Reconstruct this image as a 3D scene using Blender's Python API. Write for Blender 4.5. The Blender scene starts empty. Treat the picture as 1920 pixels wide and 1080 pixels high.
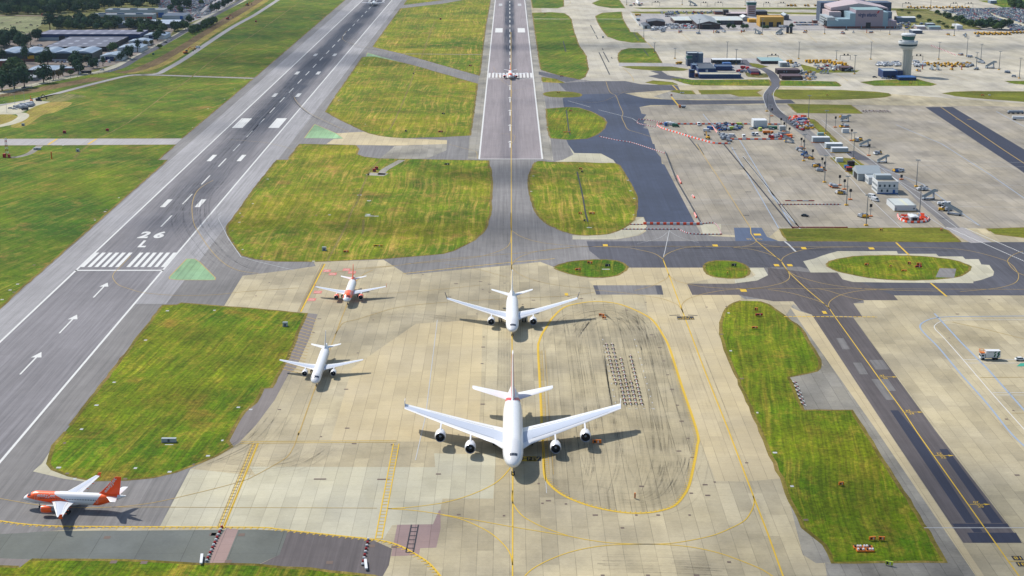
import bpy, bmesh, math, random
from mathutils import Vector, Matrix
R = math.radians
random.seed(7)
C = bpy.context.scene.collection
SC = bpy.context.scene

# ---------------------------------------------------------------- camera
F_PX, CAM_H, PITCH, YAW = 2897.0, 200.5, R(15.42), -0.00166
cam_d = bpy.data.cameras.new('camera'); cam = bpy.data.objects.new('camera', cam_d); C.objects.link(cam)
cam.location = (0, 0, CAM_H); cam.rotation_euler = (math.pi/2 - PITCH, 0, YAW)
cam_d.sensor_width = 36; cam_d.lens = F_PX/1920*36; cam_d.clip_start = 1; cam_d.clip_end = 40000
SC.camera = cam
# ---------------------------------------------------------------- light
SUN_V = Vector((-0.70, 0.66, 1.0)).normalized()          # towards the sun
elev = math.asin(SUN_V.z); azim = math.atan2(SUN_V.x, SUN_V.y)
w = bpy.data.worlds.new('World'); SC.world = w; w.use_nodes = True
nt = w.node_tree; sky = nt.nodes.new('ShaderNodeTexSky'); sky.sky_type = 'NISHITA'; sky.sun_disc = False
sky.sun_elevation = elev; sky.sun_rotation = azim; sky.air_density = 1.0; sky.dust_density = 1.0
bg = nt.nodes['Background']; bg.inputs[1].default_value = 0.13; nt.links.new(sky.outputs[0], bg.inputs[0])
sl = bpy.data.lights.new('sun', 'SUN'); sl.energy = 4.4; sl.angle = R(0.5); sl.color = (1, 0.955, 0.88)
so = bpy.data.objects.new('sun', sl); C.objects.link(so); so.rotation_euler = (-SUN_V).to_track_quat('-Z', 'Y').to_euler()
so.location = (-300, 300, 600)
SC.view_settings.view_transform = 'Standard'; SC.view_settings.look = 'None'; SC.view_settings.exposure = 0.34
SC.view_settings.gamma = 1; SC.render.engine = 'CYCLES'
SC.cycles.max_bounces = 6

# ---------------------------------------------------------------- photo measurement -> ground metres
def G(px, py, h=0.0):
    """world x, y of the point at height h that is seen at photo position px, py"""
    hh = CAM_H - h; t = py + 259.0
    D = F_PX*hh/(math.cos(PITCH)*t)
    Y = (D - hh*math.sin(PITCH))/math.cos(PITCH); X = (px-960.0)*D/F_PX
    return (X*math.cos(YAW) - Y*math.sin(YAW), X*math.sin(YAW) + Y*math.cos(YAW))
def mpp(py):                         # metres per photo pixel on the ground at row py
    return CAM_H/(math.cos(PITCH)*(py+259.0))

# ---------------------------------------------------------------- node helper
def lin(v):
    v /= 255.0
    return v/12.92 if v <= 0.04045 else ((v+0.055)/1.055)**2.4
def col(r, g, b, k=1.5): return (lin(r)/k, lin(g)/k, lin(b)/k, 1)
class NT:
    def __init__(s, name, rough=0.9, spec=0.2):
        s.m = bpy.data.materials.new(name); s.m.use_nodes = True; s.nt = s.m.node_tree
        s.b = s.nt.nodes['Principled BSDF']; s.b.inputs['Roughness'].default_value = rough
        s.b.inputs['Specular IOR Level'].default_value = spec
    def n(s, t, **k):
        x = s.nt.nodes.new(t)
        for a, v in k.items(): setattr(x, a, v)
        return x
    def put(s, sock, v):
        if hasattr(v, 'is_output'): s.nt.links.new(v, sock)
        else: sock.default_value = v
    def math(s, op, a, b=0.0, c=None, clamp=False):
        x = s.n('ShaderNodeMath', operation=op, use_clamp=clamp); s.put(x.inputs[0], a); s.put(x.inputs[1], b)
        if c is not None: s.put(x.inputs[2], c)
        return x.outputs[0]
    def mix(s, f, a, b, mode='MIX'):
        x = s.n('ShaderNodeMix', data_type='RGBA', blend_type=mode); x.clamp_factor = True
        s.put(x.inputs[0], f); s.put(x.inputs[6], a); s.put(x.inputs[7], b); return x.outputs[2]
    def pos(s, obj=False):
        if obj: o = s.n('ShaderNodeTexCoord').outputs['Object']
        else: o = s.n('ShaderNodeNewGeometry').outputs['Position']
        x = s.n('ShaderNodeSeparateXYZ'); s.nt.links.new(o, x.inputs[0]); return x.outputs
    def vec(s, a, b, c=0.0):
        x = s.n('ShaderNodeCombineXYZ'); s.put(x.inputs[0], a); s.put(x.inputs[1], b); s.put(x.inputs[2], c); return x.outputs[0]
    def noise(s, v, scale=1.0, det=3.0, rough=0.5, dist=0.0):
        x = s.n('ShaderNodeTexNoise'); s.nt.links.new(v, x.inputs['Vector']); x.inputs['Scale'].default_value = scale
        x.inputs['Detail'].default_value = det; x.inputs['Roughness'].default_value = rough; x.inputs['Distortion'].default_value = dist
        return x.outputs[0]
    def white(s, v):
        x = s.n('ShaderNodeTexWhiteNoise', noise_dimensions='3D'); s.nt.links.new(v, x.inputs['Vector']); return x.outputs['Value']
    def rng(s, v, a, b, c=0.0, d=1.0):
        x = s.n('ShaderNodeMapRange'); x.clamp = True; s.put(x.inputs[0], v)
        for i, q in enumerate((a, b, c, d)): s.put(x.inputs[i+1], q)
        return x.outputs[0]
    def scalecol(s, c, f):
        x = s.n('ShaderNodeVectorMath', operation='SCALE'); s.put(x.inputs[0], c if hasattr(c, 'is_output') else c[:3]); s.put(x.inputs[3], f); return x.outputs[0]
    def end(s, c): s.put(s.b.inputs['Base Color'], c); return s.m

def flat(name, rgb, rough=0.6, spec=0.3, metal=0.0, var=0.06):
    t = NT(name, rough, spec); t.b.inputs['Metallic'].default_value = metal
    p = t.pos(True); v = t.noise(t.vec(p[0], p[1], p[2]), 0.8, 4)
    return t.end(t.scalecol(rgb, t.math('MULTIPLY_ADD', v, 2*var, 1-var)))

def concrete(name, rgb, wx=4.9, wy=5.6, tint=0.10, stain=0.25, joint=0.35, long=3.0, rubber=0.0, ox=0.0):
    t = NT(name, 0.88, 0.25); p = t.pos(); x = t.math('ADD', p[0], ox); y = p[1]
    cx = t.math('FLOOR', t.math('DIVIDE', x, wx)); r1 = t.white(t.vec(cx, 3.3))
    yy = t.math('ADD', t.math('DIVIDE', y, wy), t.math('MULTIPLY', t.math('FLOOR', t.math('MULTIPLY', r1, 3)), 1/3.0))
    cy = t.math('FLOOR', yy); cl = t.math('FLOOR', t.math('DIVIDE', t.math('ADD', yy, t.math('MULTIPLY', r1, 7)), long))
    ti = t.white(t.vec(cx, cl, 1.0)); t2 = t.white(t.vec(cx, cy, 5.0)); big = t.noise(t.vec(x, y), 0.012, 3)
    f = t.math('MULTIPLY_ADD', ti, 2*tint, 1-tint)
    f = t.math('MULTIPLY', f, t.math('MULTIPLY_ADD', t2, tint*0.5, 1-tint*0.25))
    f = t.math('MULTIPLY', f, t.rng(big, 0.3, 0.7, 1-stain*0.5, 1+stain*0.3))
    b1 = t.white(t.vec(t.math('FLOOR', t.math('DIVIDE', x, wx*4)), t.math('FLOOR', t.math('DIVIDE', t.math('ADD', y, t.math('MULTIPLY', t.math('FLOOR', t.math('DIVIDE', x, wx*4)), 17.0)), 48.0)), 9.0))
    f = t.math('MULTIPLY', f, t.math('MULTIPLY_ADD', b1, tint*1.3, 1-tint*0.65))
    st = t.noise(t.vec(x, t.math('MULTIPLY', y, 0.6)), 0.05, 6, 0.62)
    f = t.math('MULTIPLY', f, t.rng(st, 0.42, 0.72, 1.0, 1-stain))
    fine = t.noise(t.vec(x, t.math('MULTIPLY', y, 1.0)), 0.9, 5, 0.7)
    f = t.math('MULTIPLY', f, t.rng(fine, 0.3, 0.7, 1-stain*0.25, 1+stain*0.2))
    fx = t.math('ABSOLUTE', t.math('SUBTRACT', t.math('FRACT', t.math('DIVIDE', x, wx)), 0.5))
    fy = t.math('ABSOLUTE', t.math('SUBTRACT', t.math('FRACT', yy), 0.5))
    jn = t.noise(t.vec(x, y), 0.08, 2)
    jx = t.math('MULTIPLY', t.rng(fx, 0.5-0.14/wx, 0.5-0.06/wx), t.rng(jn, 0.3, 0.6, joint*0.5, joint*1.25))
    jy = t.math('MULTIPLY', t.rng(fy, 0.5-0.12/wy, 0.5-0.05/wy), joint*0.55)
    f = t.math('MULTIPLY', f, t.math('SUBTRACT', 1.0, t.math('MAXIMUM', jx, jy)))
    if rubber:
        sk = t.noise(t.vec(t.math('MULTIPLY', x, 1.0), t.math('MULTIPLY', y, 0.012)), 0.55, 5, 0.65)
        bl = t.noise(t.vec(x, y), 0.018, 3)
        m = t.math('MULTIPLY', t.rng(sk, 0.48, 0.68), t.rng(bl, 0.38, 0.62))
        f = t.math('MULTIPLY', f, t.math('SUBTRACT', 1.0, t.math('MULTIPLY', m, rubber)))
    warm = t.mix(t.rng(t.noise(t.vec(x, y), 0.03, 4), 0.35, 0.65), rgb, (rgb[0]*0.93, rgb[1]*0.95, rgb[2]*1.03, 1))
    c = t.scalecol(warm, f)
    return t.end(c)

def asphalt(name, rgb, lane=4.0, var=0.12, streak=0.12, rub=None, tyre=0.0):
    t = NT(name, 0.85, 0.3); p = t.pos(); x, y = p[0], p[1]
    lx = t.math('FLOOR', t.math('DIVIDE', x, lane)); sg = t.math('FLOOR', t.math('DIVIDE', y, 90.0))
    f = t.math('MULTIPLY_ADD', t.white(t.vec(lx, sg, 2.0)), var*0.7, 1-var*0.35)
    f = t.math('MULTIPLY', f, t.rng(t.noise(t.vec(x, y), 0.01, 3), 0.3, 0.7, 1-var, 1+var))
    f = t.math('MULTIPLY', f, t.rng(t.noise(t.vec(x, y), 0.12, 5, 0.65), 0.3, 0.7, 1-var*0.5, 1+var*0.5))
    sk = t.noise(t.vec(x, t.math('MULTIPLY', y, 0.02)), 0.7, 5, 0.7)
    f = t.math('MULTIPLY', f, t.rng(sk, 0.35, 0.65, 1-streak, 1+streak))
    fx = t.math('ABSOLUTE', t.math('SUBTRACT', t.math('FRACT', t.math('DIVIDE', x, lane)), 0.5))
    f = t.math('MULTIPLY', f, t.math('SUBTRACT', 1.0, t.math('MULTIPLY', t.rng(fx, 0.472, 0.488), t.rng(sk, 0.4, 0.6, 0.02, 0.16))))
    fy = t.math('ABSOLUTE', t.math('SUBTRACT', t.math('FRACT', t.math('DIVIDE', y, 30.3)), 0.5))
    f = t.math('MULTIPLY', f, t.math('SUBTRACT', 1.0, t.math('MULTIPLY', t.rng(fy, 0.494, 0.497), 0.10)))
    c = t.scalecol(rgb, f)
    if rub:
        cx, wd, segs, amt = rub
        d = t.math('DIVIDE', t.math('SUBTRACT', x, cx), wd)
        dd = t.math('MULTIPLY', d, d); g = t.math('EXPONENT', t.math('MULTIPLY', t.math('MULTIPLY', dd, dd), -1.0))
        e = None
        for (a, b, c2, d2, lv) in segs:
            q = t.math('MULTIPLY', t.math('MULTIPLY', t.rng(y, a, b), t.rng(y, c2, d2, 1.0, 0.0)), lv)
            e = q if e is None else t.math('MAXIMUM', e, q)
        s2 = t.noise(t.vec(x, t.math('MULTIPLY', y, 0.006)), 1.5, 4, 0.7)
        m = t.math('MULTIPLY', t.math('MULTIPLY', g, e), t.rng(s2, 0.34, 0.56, 0.55, 1.25))
        bm = t.noise(t.vec(x, y), 0.01, 3); m = t.math('MULTIPLY', m, t.rng(bm, 0.35, 0.62, 0.5, 1.05))
        c = t.mix(t.math('MULTIPLY', m, amt), c, col(34, 44, 64))
    return t.end(c)

def grass(name, a, b, dry, streak=0.5, ang=0.0, spk=0.35):
    t = NT(name, 0.95, 0.1); p = t.pos(); x0, y0 = p[0], p[1]
    ca, sa = math.cos(ang), math.sin(ang)
    x = t.math('ADD', t.math('MULTIPLY', x0, ca), t.math('MULTIPLY', y0, sa))
    y = t.math('SUBTRACT', t.math('MULTIPLY', y0, ca), t.math('MULTIPLY', x0, sa))
    c = t.mix(t.rng(t.noise(t.vec(x, y), 0.011, 5, 0.6), 0.36, 0.64), a, b)
    wob = t.math('ADD', x, t.math('MULTIPLY', t.noise(t.vec(x, y), 0.012, 2), 9.0))
    s1 = t.noise(t.vec(wob, t.math('MULTIPLY', y, 0.035)), 0.33, 6, 0.72)
    pm = t.noise(t.vec(x, y), 0.017, 4, 0.6)
    c = t.mix(t.math('MULTIPLY', t.rng(s1, 0.50, 0.66), t.rng(pm, 0.38, 0.6, 0.12*streak, streak)), c, dry)
    s2 = t.noise(t.vec(t.math('MULTIPLY', x, 1.0), t.math('MULTIPLY', y, 0.5)), 0.16, 6, 0.75)
    c = t.mix(t.rng(s2, 0.50, 0.70, 0, streak*0.9), c, dry)
    br = t.noise(t.vec(x, y, 4.0), 0.045, 5, 0.7)
    c = t.mix(t.rng(br, 0.56, 0.72, 0, 0.55), c, (dry[0]*0.85, dry[1]*0.62, dry[2]*0.9, 1))
    f = t.rng(t.noise(t.vec(x, y), 0.55, 6, 0.85), 0.36, 0.64, 1-spk, 1+spk*1.1)
    mow = t.noise(t.vec(t.math('MULTIPLY', wob, 1.0), t.math('MULTIPLY', y, 0.004)), 0.42, 3, 0.8)
    f = t.math('MULTIPLY', f, t.rng(mow, 0.40, 0.60, 0.86, 1.12))
    f = t.math('MULTIPLY', f, t.rng(t.noise(t.vec(wob, t.math('MULTIPLY', y, 0.03)), 1.0, 3, 0.6), 0.35, 0.65, 1-spk*0.55, 1+spk*0.45))
    f = t.math('MULTIPLY', f, t.rng(t.noise(t.vec(x, y), 0.03, 5, 0.7), 0.34, 0.66, 0.66, 1.22))
    return t.end(t.scalecol(c, f))

M = {}
TAN = col(200, 186, 150)
M['con_tan'] = concrete('concrete_tan', TAN, stain=0.34, tint=0.12, joint=0.28)
M['con_warm'] = concrete('concrete_warm', col(212, 194, 152), stain=0.18, tint=0.07, ox=1.2, joint=0.3)
M['con_light'] = concrete('concrete_light', col(206, 199, 170), stain=0.22, tint=0.08, joint=0.25)
M['con_dirty'] = concrete('concrete_tyre_marked', col(194, 180, 144), stain=0.34, tint=0.10, rubber=0.42, joint=0.42)
M['con_grey'] = concrete('concrete_grey', col(168, 162, 146), stain=0.5, tint=0.10)
M['con_far'] = concrete('concrete_far', col(206, 197, 174), wx=6.5, wy=14, stain=0.30, tint=0.07, joint=0.22)
M['con_apron'] = concrete('concrete_old_apron', col(178, 168, 148), wx=6.2, wy=6.2, stain=0.34, tint=0.10, rubber=0.2, joint=0.42)
M['con_green'] = concrete('concrete_greenish', col(120, 124, 116), wx=14, wy=40, stain=0.30, tint=0.08)
M['con_pink'] = concrete('concrete_pink', col(168, 142, 134), stain=0.2, tint=0.06)
M['asp_run'] = asphalt('runway_asphalt_pinkish', col(150, 141, 142), lane=3.8, var=0.10, rub=(None or (0.0, 7.0, [(1350, 1850, 6000, 7000, 1.3), (700, 900, 1300, 1900, 0.4)], 0.95)))
M['asp_south'] = asphalt('runway_asphalt_grooved', col(130, 127, 130), lane=4.5, var=0.14, streak=0.24, rub=(-198.6, 13.5, [(700, 950, 1180, 1300, 0.55), (1020, 1250, 2600, 2900, 1.05), (1280, 1450, 2400, 2700, 1.4)], 1.0))
M['asp_grey'] = asphalt('taxiway_asphalt', col(130, 127, 125), lane=7.5, var=0.18, streak=0.2)
M['asp_shoulder'] = asphalt('runway_shoulder_asphalt', col(158, 156, 157), lane=7.5, var=0.12, streak=0.2)
M['asp_pale'] = asphalt('shoulder_asphalt', col(170, 166, 164), lane=7.5, var=0.10)
M['asp_dark'] = asphalt('dark_asphalt', col(84, 84, 92), lane=6.0, var=0.18, streak=0.2)
M['asp_new'] = asphalt('new_asphalt', col(60, 70, 92), lane=4.0, var=0.24, streak=0.10)
M['asp_purple'] = asphalt('purple_asphalt', col(98, 91, 91), lane=5.0, var=0.18, streak=0.2)
M['asp_black'] = asphalt('black_asphalt', col(48, 53, 72), lane=5.0, var=0.10)
M['asp_brown'] = asphalt('brown_asphalt', col(132, 124, 120), lane=5.0, var=0.14)
M['asp_blue'] = asphalt('blue_asphalt', col(84, 98, 124), lane=5.0, var=0.10)
GA = (col(88, 120, 10), col(136, 140, 20), col(204, 168, 84))
M['grass_a'] = grass('grass_bright', col(62, 104, 6), col(106, 126, 10), GA[2], 0.38, ang=-0.30)
M['grass_b'] = grass('grass_mixed', GA[0], GA[1], GA[2], 0.85)
M['grass_c'] = grass('grass_deep', col(70, 112, 4), col(118, 130, 12), col(184, 154, 60), 0.55, ang=-0.12, spk=0.5)
M['grass_d'] = grass('grass_olive', col(96, 108, 26), col(124, 126, 34), col(150, 138, 62), 0.5, ang=1.5)
M['grass_e'] = grass('grass_rough', col(96, 108, 52), col(140, 138, 78), col(178, 158, 104), 0.8)
M['grass_f'] = grass('grass_brown', col(150, 144, 56), col(168, 148, 72), col(190, 156, 96), 0.6)
M['pasture'] = grass('pasture', col(150, 158, 106), col(164, 162, 120), col(182, 172, 136), 0.3)
M['yardm'] = concrete('yard_concrete', col(164, 148, 132), wx=8, wy=8, stain=0.35, tint=.1)
M['ditch'] = grass('ditch_bank', col(104, 84, 50), col(134, 112, 74), col(150, 124, 88), 0.5)
M['greenpaint'] = concrete('green_surface_paint', col(160, 200, 148), wx=3.7, wy=60, stain=0.4, tint=0.12, rubber=0.3, joint=0.3)
M['path_dry'] = grass('trodden_path', col(124, 120, 52), col(140, 128, 66), col(160, 140, 92), 0.6)
M['turf_edge'] = grass('dry_turf_edge', col(116, 108, 40), col(136, 122, 56), col(160, 136, 84), 0.7)
M['white_mark'] = flat('white_marking', col(228, 228, 224), 0.8, var=0.16)
M['white_worn'] = flat('white_worn_marking', col(196, 198, 198), 0.8, var=0.12)
M['blue_mark'] = flat('bluish_marking', col(160, 176, 196), 0.8, var=0.12)
M['yellow_mark'] = flat('yellow_marking', col(228, 188, 52), 0.8, var=0.08)
M['ochre_mark'] = flat('ochre_marking', col(190, 160, 88), 0.8, var=0.12)
M['black_mark'] = flat('black_marking', col(40, 44, 54), 0.8)
M['red_mark'] = flat('red_marking', col(222, 130, 116), 0.8, var=0.1)
M['drain'] = flat('drain_cover', col(116, 98, 88), 0.8)

# ---------------------------------------------------------------- mesh helpers
def props(o, kind=None, label=None, cat=None, group=None):
    if kind: o['kind'] = kind
    if label: o['label'] = label
    if cat: o['category'] = cat
    if group: o['group'] = group
    return o
def mk(name, verts, faces, mats, mi=None, parent=None, smooth=False):
    me = bpy.data.meshes.new(name); me.from_pydata([tuple(v) for v in verts], [], faces)
    for m in (mats if isinstance(mats, (list, tuple)) else [mats]): me.materials.append(M[m] if isinstance(m, str) else m)
    if mi: me.polygons.foreach_set('material_index', mi)
    if smooth: me.polygons.foreach_set('use_smooth', [True]*len(me.polygons))
    me.update(); o = bpy.data.objects.new(name, me); C.objects.link(o)
    if parent: o.parent = parent
    return o
def crom(pts, n=6, closed=True):
    out = []; N = len(pts); rngs = range(N) if closed else range(N-1)
    for i in rngs:
        if closed: p0, p1, p2, p3 = pts[i-1], pts[i], pts[(i+1) % N], pts[(i+2) % N]
        else: p0, p1, p2, p3 = pts[max(i-1, 0)], pts[i], pts[i+1], pts[min(i+2, N-1)]
        for k in range(n):
            t = k/n; q = []
            for a in (0, 1):
                q.append(0.5*((2*p1[a]) + (-p0[a]+p2[a])*t + (2*p0[a]-5*p1[a]+4*p2[a]-p3[a])*t*t + (-p0[a]+3*p1[a]-3*p2[a]+p3[a])*t**3))
            out.append(tuple(q))
    if not closed: out.append(tuple(pts[-1]))
    return out
def poly(name, px, layer, mat, smooth=False, kind='structure', label=None, cat=None, group=None):
    w = [G(*p) for p in px]
    if smooth: w = crom(w, 6)
    a = sum(w[i-1][0]*w[i][1]-w[i][0]*w[i-1][1] for i in range(len(w)))
    if a < 0: w = w[::-1]
    vs = [(x, y, layer*0.006) for x, y in w]; fs = [list(range(len(w)))]; mi = None; mm = mat
    if kind == 'stuff' and name == 'grass' and layer == 7:
        q = Acc(); ww_ = w+[w[0]]; d = []
        for i in range(len(ww_)-1):                 # jittered dry rim
            a_, b_ = Vector(ww_[i]), Vector(ww_[i+1]); L_ = (b_-a_).length; k = max(1, int(L_/6)); 
            for j in range(k): p_ = a_+(b_-a_)*(j/k); d.append((p_.x+random.uniform(-.35, .35), p_.y+random.uniform(-.35, .35)))
        q.line(d, 1.5, layer*0.006+0.004); n0 = len(vs); vs += q.v; fs += [[n0+t for t in f] for f in q.f]; mi = [0]+[1]*len(q.f); mm = [mat, 'turf_edge']
    o = mk(name, vs, fs, mm, mi)
    return props(o, kind, label, cat, group)
class Acc:
    """collects flat pieces of paint into one mesh"""
    def __init__(s): s.v = []; s.f = []
    def quad(s, pts, z):
        i = len(s.v); a = sum(pts[k-1][0]*pts[k][1]-pts[k][0]*pts[k-1][1] for k in range(len(pts)))
        if a < 0: pts = pts[::-1]
        s.v += [(p[0], p[1], z) for p in pts]; s.f.append(list(range(i, i+len(pts))))
    def line(s, pts, wd, z, dash=None):
        n = len(pts)
        if dash:
            on, off = dash; run = 0.0
            for i in range(n-1):
                a, b = Vector(pts[i]), Vector(pts[i+1]); L = (b-a).length
                if L < 1e-6: continue
                d = (b-a)/L; q = 0.0
                while q < L:
                    ph = run % (on+off)
                    if ph < on-1e-6:
                        st = min(on-ph, L-q); s.line([tuple(a+d*q), tuple(a+d*(q+st))], wd, z)
                    else: st = min(on+off-ph, L-q)
                    st = max(st, 1e-3); q += st; run += st
            return
        L, Rr = [], []
        for i in range(n):
            a = Vector(pts[max(i-1, 0)]); b = Vector(pts[min(i+1, n-1)]); d = (b-a).normalized(); nn = Vector((-d.y, d.x))*wd/2
            p = Vector(pts[i]); L.append(p+nn); Rr.append(p-nn)
        i0 = len(s.v); s.v += [(p.x, p.y, z) for p in L] + [(p.x, p.y, z) for p in Rr]
        for i in range(n-1): s.f.append([i0+i, i0+n+i, i0+n+i+1, i0+i+1])
    def build(s, name, mat, **k):
        return props(mk(name, s.v, s.f, mat), 'structure', **k) if s.f else None
def curve(px, n=8, smooth=True):
    w = [G(*p) for p in px]
    return crom(w, n, False) if smooth and len(w) > 2 else w
def road(name, px, wd, layer, mat, smooth=True, **k):
    a = Acc(); a.line(curve(px, 8, smooth), wd, layer*0.006); return a.build(name, mat, **k)

_tc = {}
def text2d(s, bold=0.0, spacing=1.0):
    """letters as a flat mesh in a unit box: verts (x,y), faces; x 0..w, y 0..h"""
    key = (s, bold, spacing)
    if key not in _tc:
        cu = bpy.data.curves.new('lettering', 'FONT'); cu.body = s; cu.offset = bold; cu.space_character = spacing; cu.resolution_u = 3
        ob = bpy.data.objects.new('lettering', cu); C.objects.link(ob); bpy.context.view_layer.update()
        me = bpy.data.meshes.new_from_object(ob.evaluated_get(bpy.context.evaluated_depsgraph_get()))
        v = [(q.co.x, q.co.y) for q in me.vertices]; f = [list(p.vertices) for p in me.polygons]
        x0 = min(p[0] for p in v); y0 = min(p[1] for p in v); x1 = max(p[0] for p in v); y1 = max(p[1] for p in v)
        v = [((p[0]-x0)/(x1-x0), (p[1]-y0)/(y1-y0)) for p in v]
        bpy.data.objects.remove(ob); bpy.data.curves.remove(cu); bpy.data.meshes.remove(me); _tc[key] = (v, f)
    return _tc[key]
def ground_text(acc, s, c, wd, ht, z, rot=0.0, bold=0.0, skew=0.0):
    v, f = text2d(s, bold); i0 = len(acc.v); cr, sr = math.cos(rot), math.sin(rot)
    for x, y in v:
        X = (x-0.5)*wd + skew*(y-0.5)*ht; Y = (y-0.5)*ht
        acc.v.append((c[0]+X*cr-Y*sr, c[1]+X*sr+Y*cr, z))
    acc.f += [[i0+k for k in q] for q in f]

# ---------------------------------------------------------------- unseen cumulus added high above the frame to cast cloud shade on the field
def shade_cloud_bank():
    t = NT('shade_cloud', 1.0, 0.0); tr = t.n('ShaderNodeBsdfTransparent'); tl = t.n('ShaderNodeBsdfDiffuse'); tl.inputs[0].default_value = (.9, .9, .9, 1)
    mx = t.n('ShaderNodeMixShader'); at = t.n('ShaderNodeAttribute', attribute_name='thick'); t.nt.links.new(at.outputs['Fac'], mx.inputs[0])
    t.nt.links.new(tr.outputs[0], mx.inputs[1]); t.nt.links.new(tl.outputs[0], mx.inputs[2]); t.nt.links.new(mx.outputs[0], t.nt.nodes['Material Output'].inputs['Surface'])
    H_ = 2600.0; off = SUN_V*(H_/SUN_V.z); rd_ = random.Random(5)
    for px, py, rx, ry, dn in ((55, 62, 330, 560, .34), (548, 112, 150, 60, .45), (935, 328, 42, 34, .5), (660, 420, 150, 26, .4), (1600, 88, 420, 44, .38), (1560, 141, 150, 16, .3), (560, 66, 80, 60, .3), (330, 238, 90, 40, .25), (1720, 1010, 60, 70, .28),
                               (1420, 192, 230, 22, .35), (1850, 980, 40, 60, .3), (420, 60, 50, 200, .2), (1130, 84, 50, 30, .3), (1490, 20, 300, 30, .2)):
        x, y = G(px, py); v = []; f = []; bm = bmesh.new(); bmesh.ops.create_icosphere(bm, subdivisions=4, radius=1.0)
        for q in bm.verts:
            d = q.co.normalized(); k = 1+.16*math.sin(3*d.x+px)+.12*math.sin(7*d.y+py)+.08*math.sin(13*d.x*d.y+px)+rd_.uniform(-.03, .03)
            q.co = Vector((d.x*rx*k, d.y*ry*k, d.z*min(rx, ry)*.35*k))
        me = bpy.data.meshes.new('shade_cloud'); bm.to_mesh(me); bm.free(); me.materials.append(t.m)
        a = me.attributes.new('thick', 'FLOAT', 'POINT'); a.data.foreach_set('value', [(1-math.sqrt(1-dn))*min(1.0, .25+1.3*abs(p.co.z)/(min(rx, ry)*.35)) for p in me.vertices])  # opacity set for partial shade
        o = bpy.data.objects.new('shade_clouds', me); C.objects.link(o); o.location = (x+off.x, y+off.y, H_); props(o, 'stuff')
shade_cloud_bank()
# ================================================================= THE GROUND
props(mk('ground', [(-5000, -1500, -0.1), (5000, -1500, -0.1), (5000, 9000, -0.1), (-5000, 9000, -0.1)], [(0, 1, 2, 3)], 'grass_e'), 'structure')
poly('apron', [(560, -60), (760, -60), (1000, -60), (2300, -60), (2300, 1300), (-400, 1300), (-400, 577), (-20, 270), (200, 268), (330, 268), (480, 145), (647, 0)], 1, 'con_tan')
poly('apron', [(1050, -60), (2300, -60), (2300, 200), (1920, 194), (1440, 160), (1150, 160), (1040, 150), (1000, -60)], 2, 'con_far')
poly('apron', [(1199, 201), (1264, 197), (1440, 196), (1500, 196), (1920, 200), (2300, 205), (2300, 431), (1762, 428), (1461, 429), (1440, 446), (1312, 436), (1303, 420), (1224, 270)], 2, 'con_apron')

# grey asphalt: both runways, their shoulders and the taxiways between them
ASP = [(656, -8), (478, 145), (341, 260), (330, 270), (296, 300), (314, 300), (41, 540), (-20, 595), (-300, 850), (-300, 1003), (-20, 1002), (35, 1000), (90, 996), (180, 990), (300, 987),
 (357, 879), (375, 871), (447, 831), (480, 797), (515, 750), (542, 700), (555, 690), (580, 635), (595, 589), (575, 587), (480, 579), (420, 574), (455, 517), (480, 514), (552, 505), (592, 499),
 (588, 491), (719, 487), (763, 515), (860, 506), (960, 497), (1013, 491), (1042, 502), (1080, 500), (1176, 502), (1321, 502), (1404, 502), (1432, 502), (1440, 516), (1420, 526), (1375, 532), (1288, 532), (1298, 553),
 (1385, 553), (1397, 561), (1430, 561), (1450, 565), (1487, 565), (1502, 583), (1522, 590), (1667, 810), (1806, 1018), (1916, 1018), (1756, 810), (1600, 596), (1617, 594), (1600, 569), (1620, 568),
 (1619, 563), (1684, 563), (1676, 554), (2200, 554), (2200, 454), (1801, 454), (1476, 452), (1420, 452), (1385, 445), (1335, 443), (1310, 437), (1213, 420), (1206, 425), (1212, 433), (1200, 441),
 (1181, 445), (1155, 449), (1073, 449), (1075, 441), (1192, 407), (1240, 300), (1224, 270), (1215, 242), (1172, 175), (1235, 170), (1275, 169), (1270, 160), (1202, 158), (1172, 152), (1110, 152),
 (1090, 149), (1047, 141), (1014, 131), (996, 15), (994, -8)]
poly('taxiway', ASP, 3, 'asp_grey')
# south runway with its shoulders, north runway
XS0, XS1, XN = -198.6-22.5, -198.6+22.5, 0.9
def rect(name, x0, x1, y0, y1, layer, mat):
    return props(mk(name, [(x0, y0, layer*0.006), (x1, y0, layer*0.006), (x1, y1, layer*0.006), (x0, y1, layer*0.006)], [(0, 1, 2, 3)], mat), 'structure')
rect('runway_shoulder', XS0-15.5, XS0+0.2, 250, 3200, 3.5, 'asp_shoulder'); rect('runway_shoulder', XS1-0.2, XS1+14.5, G(0, 570)[1], 3200, 3.5, 'asp_shoulder')
rect('runway', XS0, XS1, 250, 3200, 4, 'asp_south')
rect('runway', XN-22.5, XN+22.5, G(957, 298)[1], 3400, 4, 'asp_run')
poly('runway_shoulder', [(921, -8), (899, 142), (895, 157), (881, 254), (877, 298), (898, 298), (930, -8)], 4, 'con_grey')
poly('runway_shoulder', [(986, -8), (1016, 298), (1038, 302), (1032, 259), (1024, 204), (1014, 131), (996, 15), (993, -8)], 4, 'con_grey')
# tiny pale strip at the far left taxi track
poly('taxi_track', [(-200, 262), (0, 260), (341, 259.5), (330, 271), (0, 273), (-200, 274)], 3, 'asp_pale')
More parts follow.
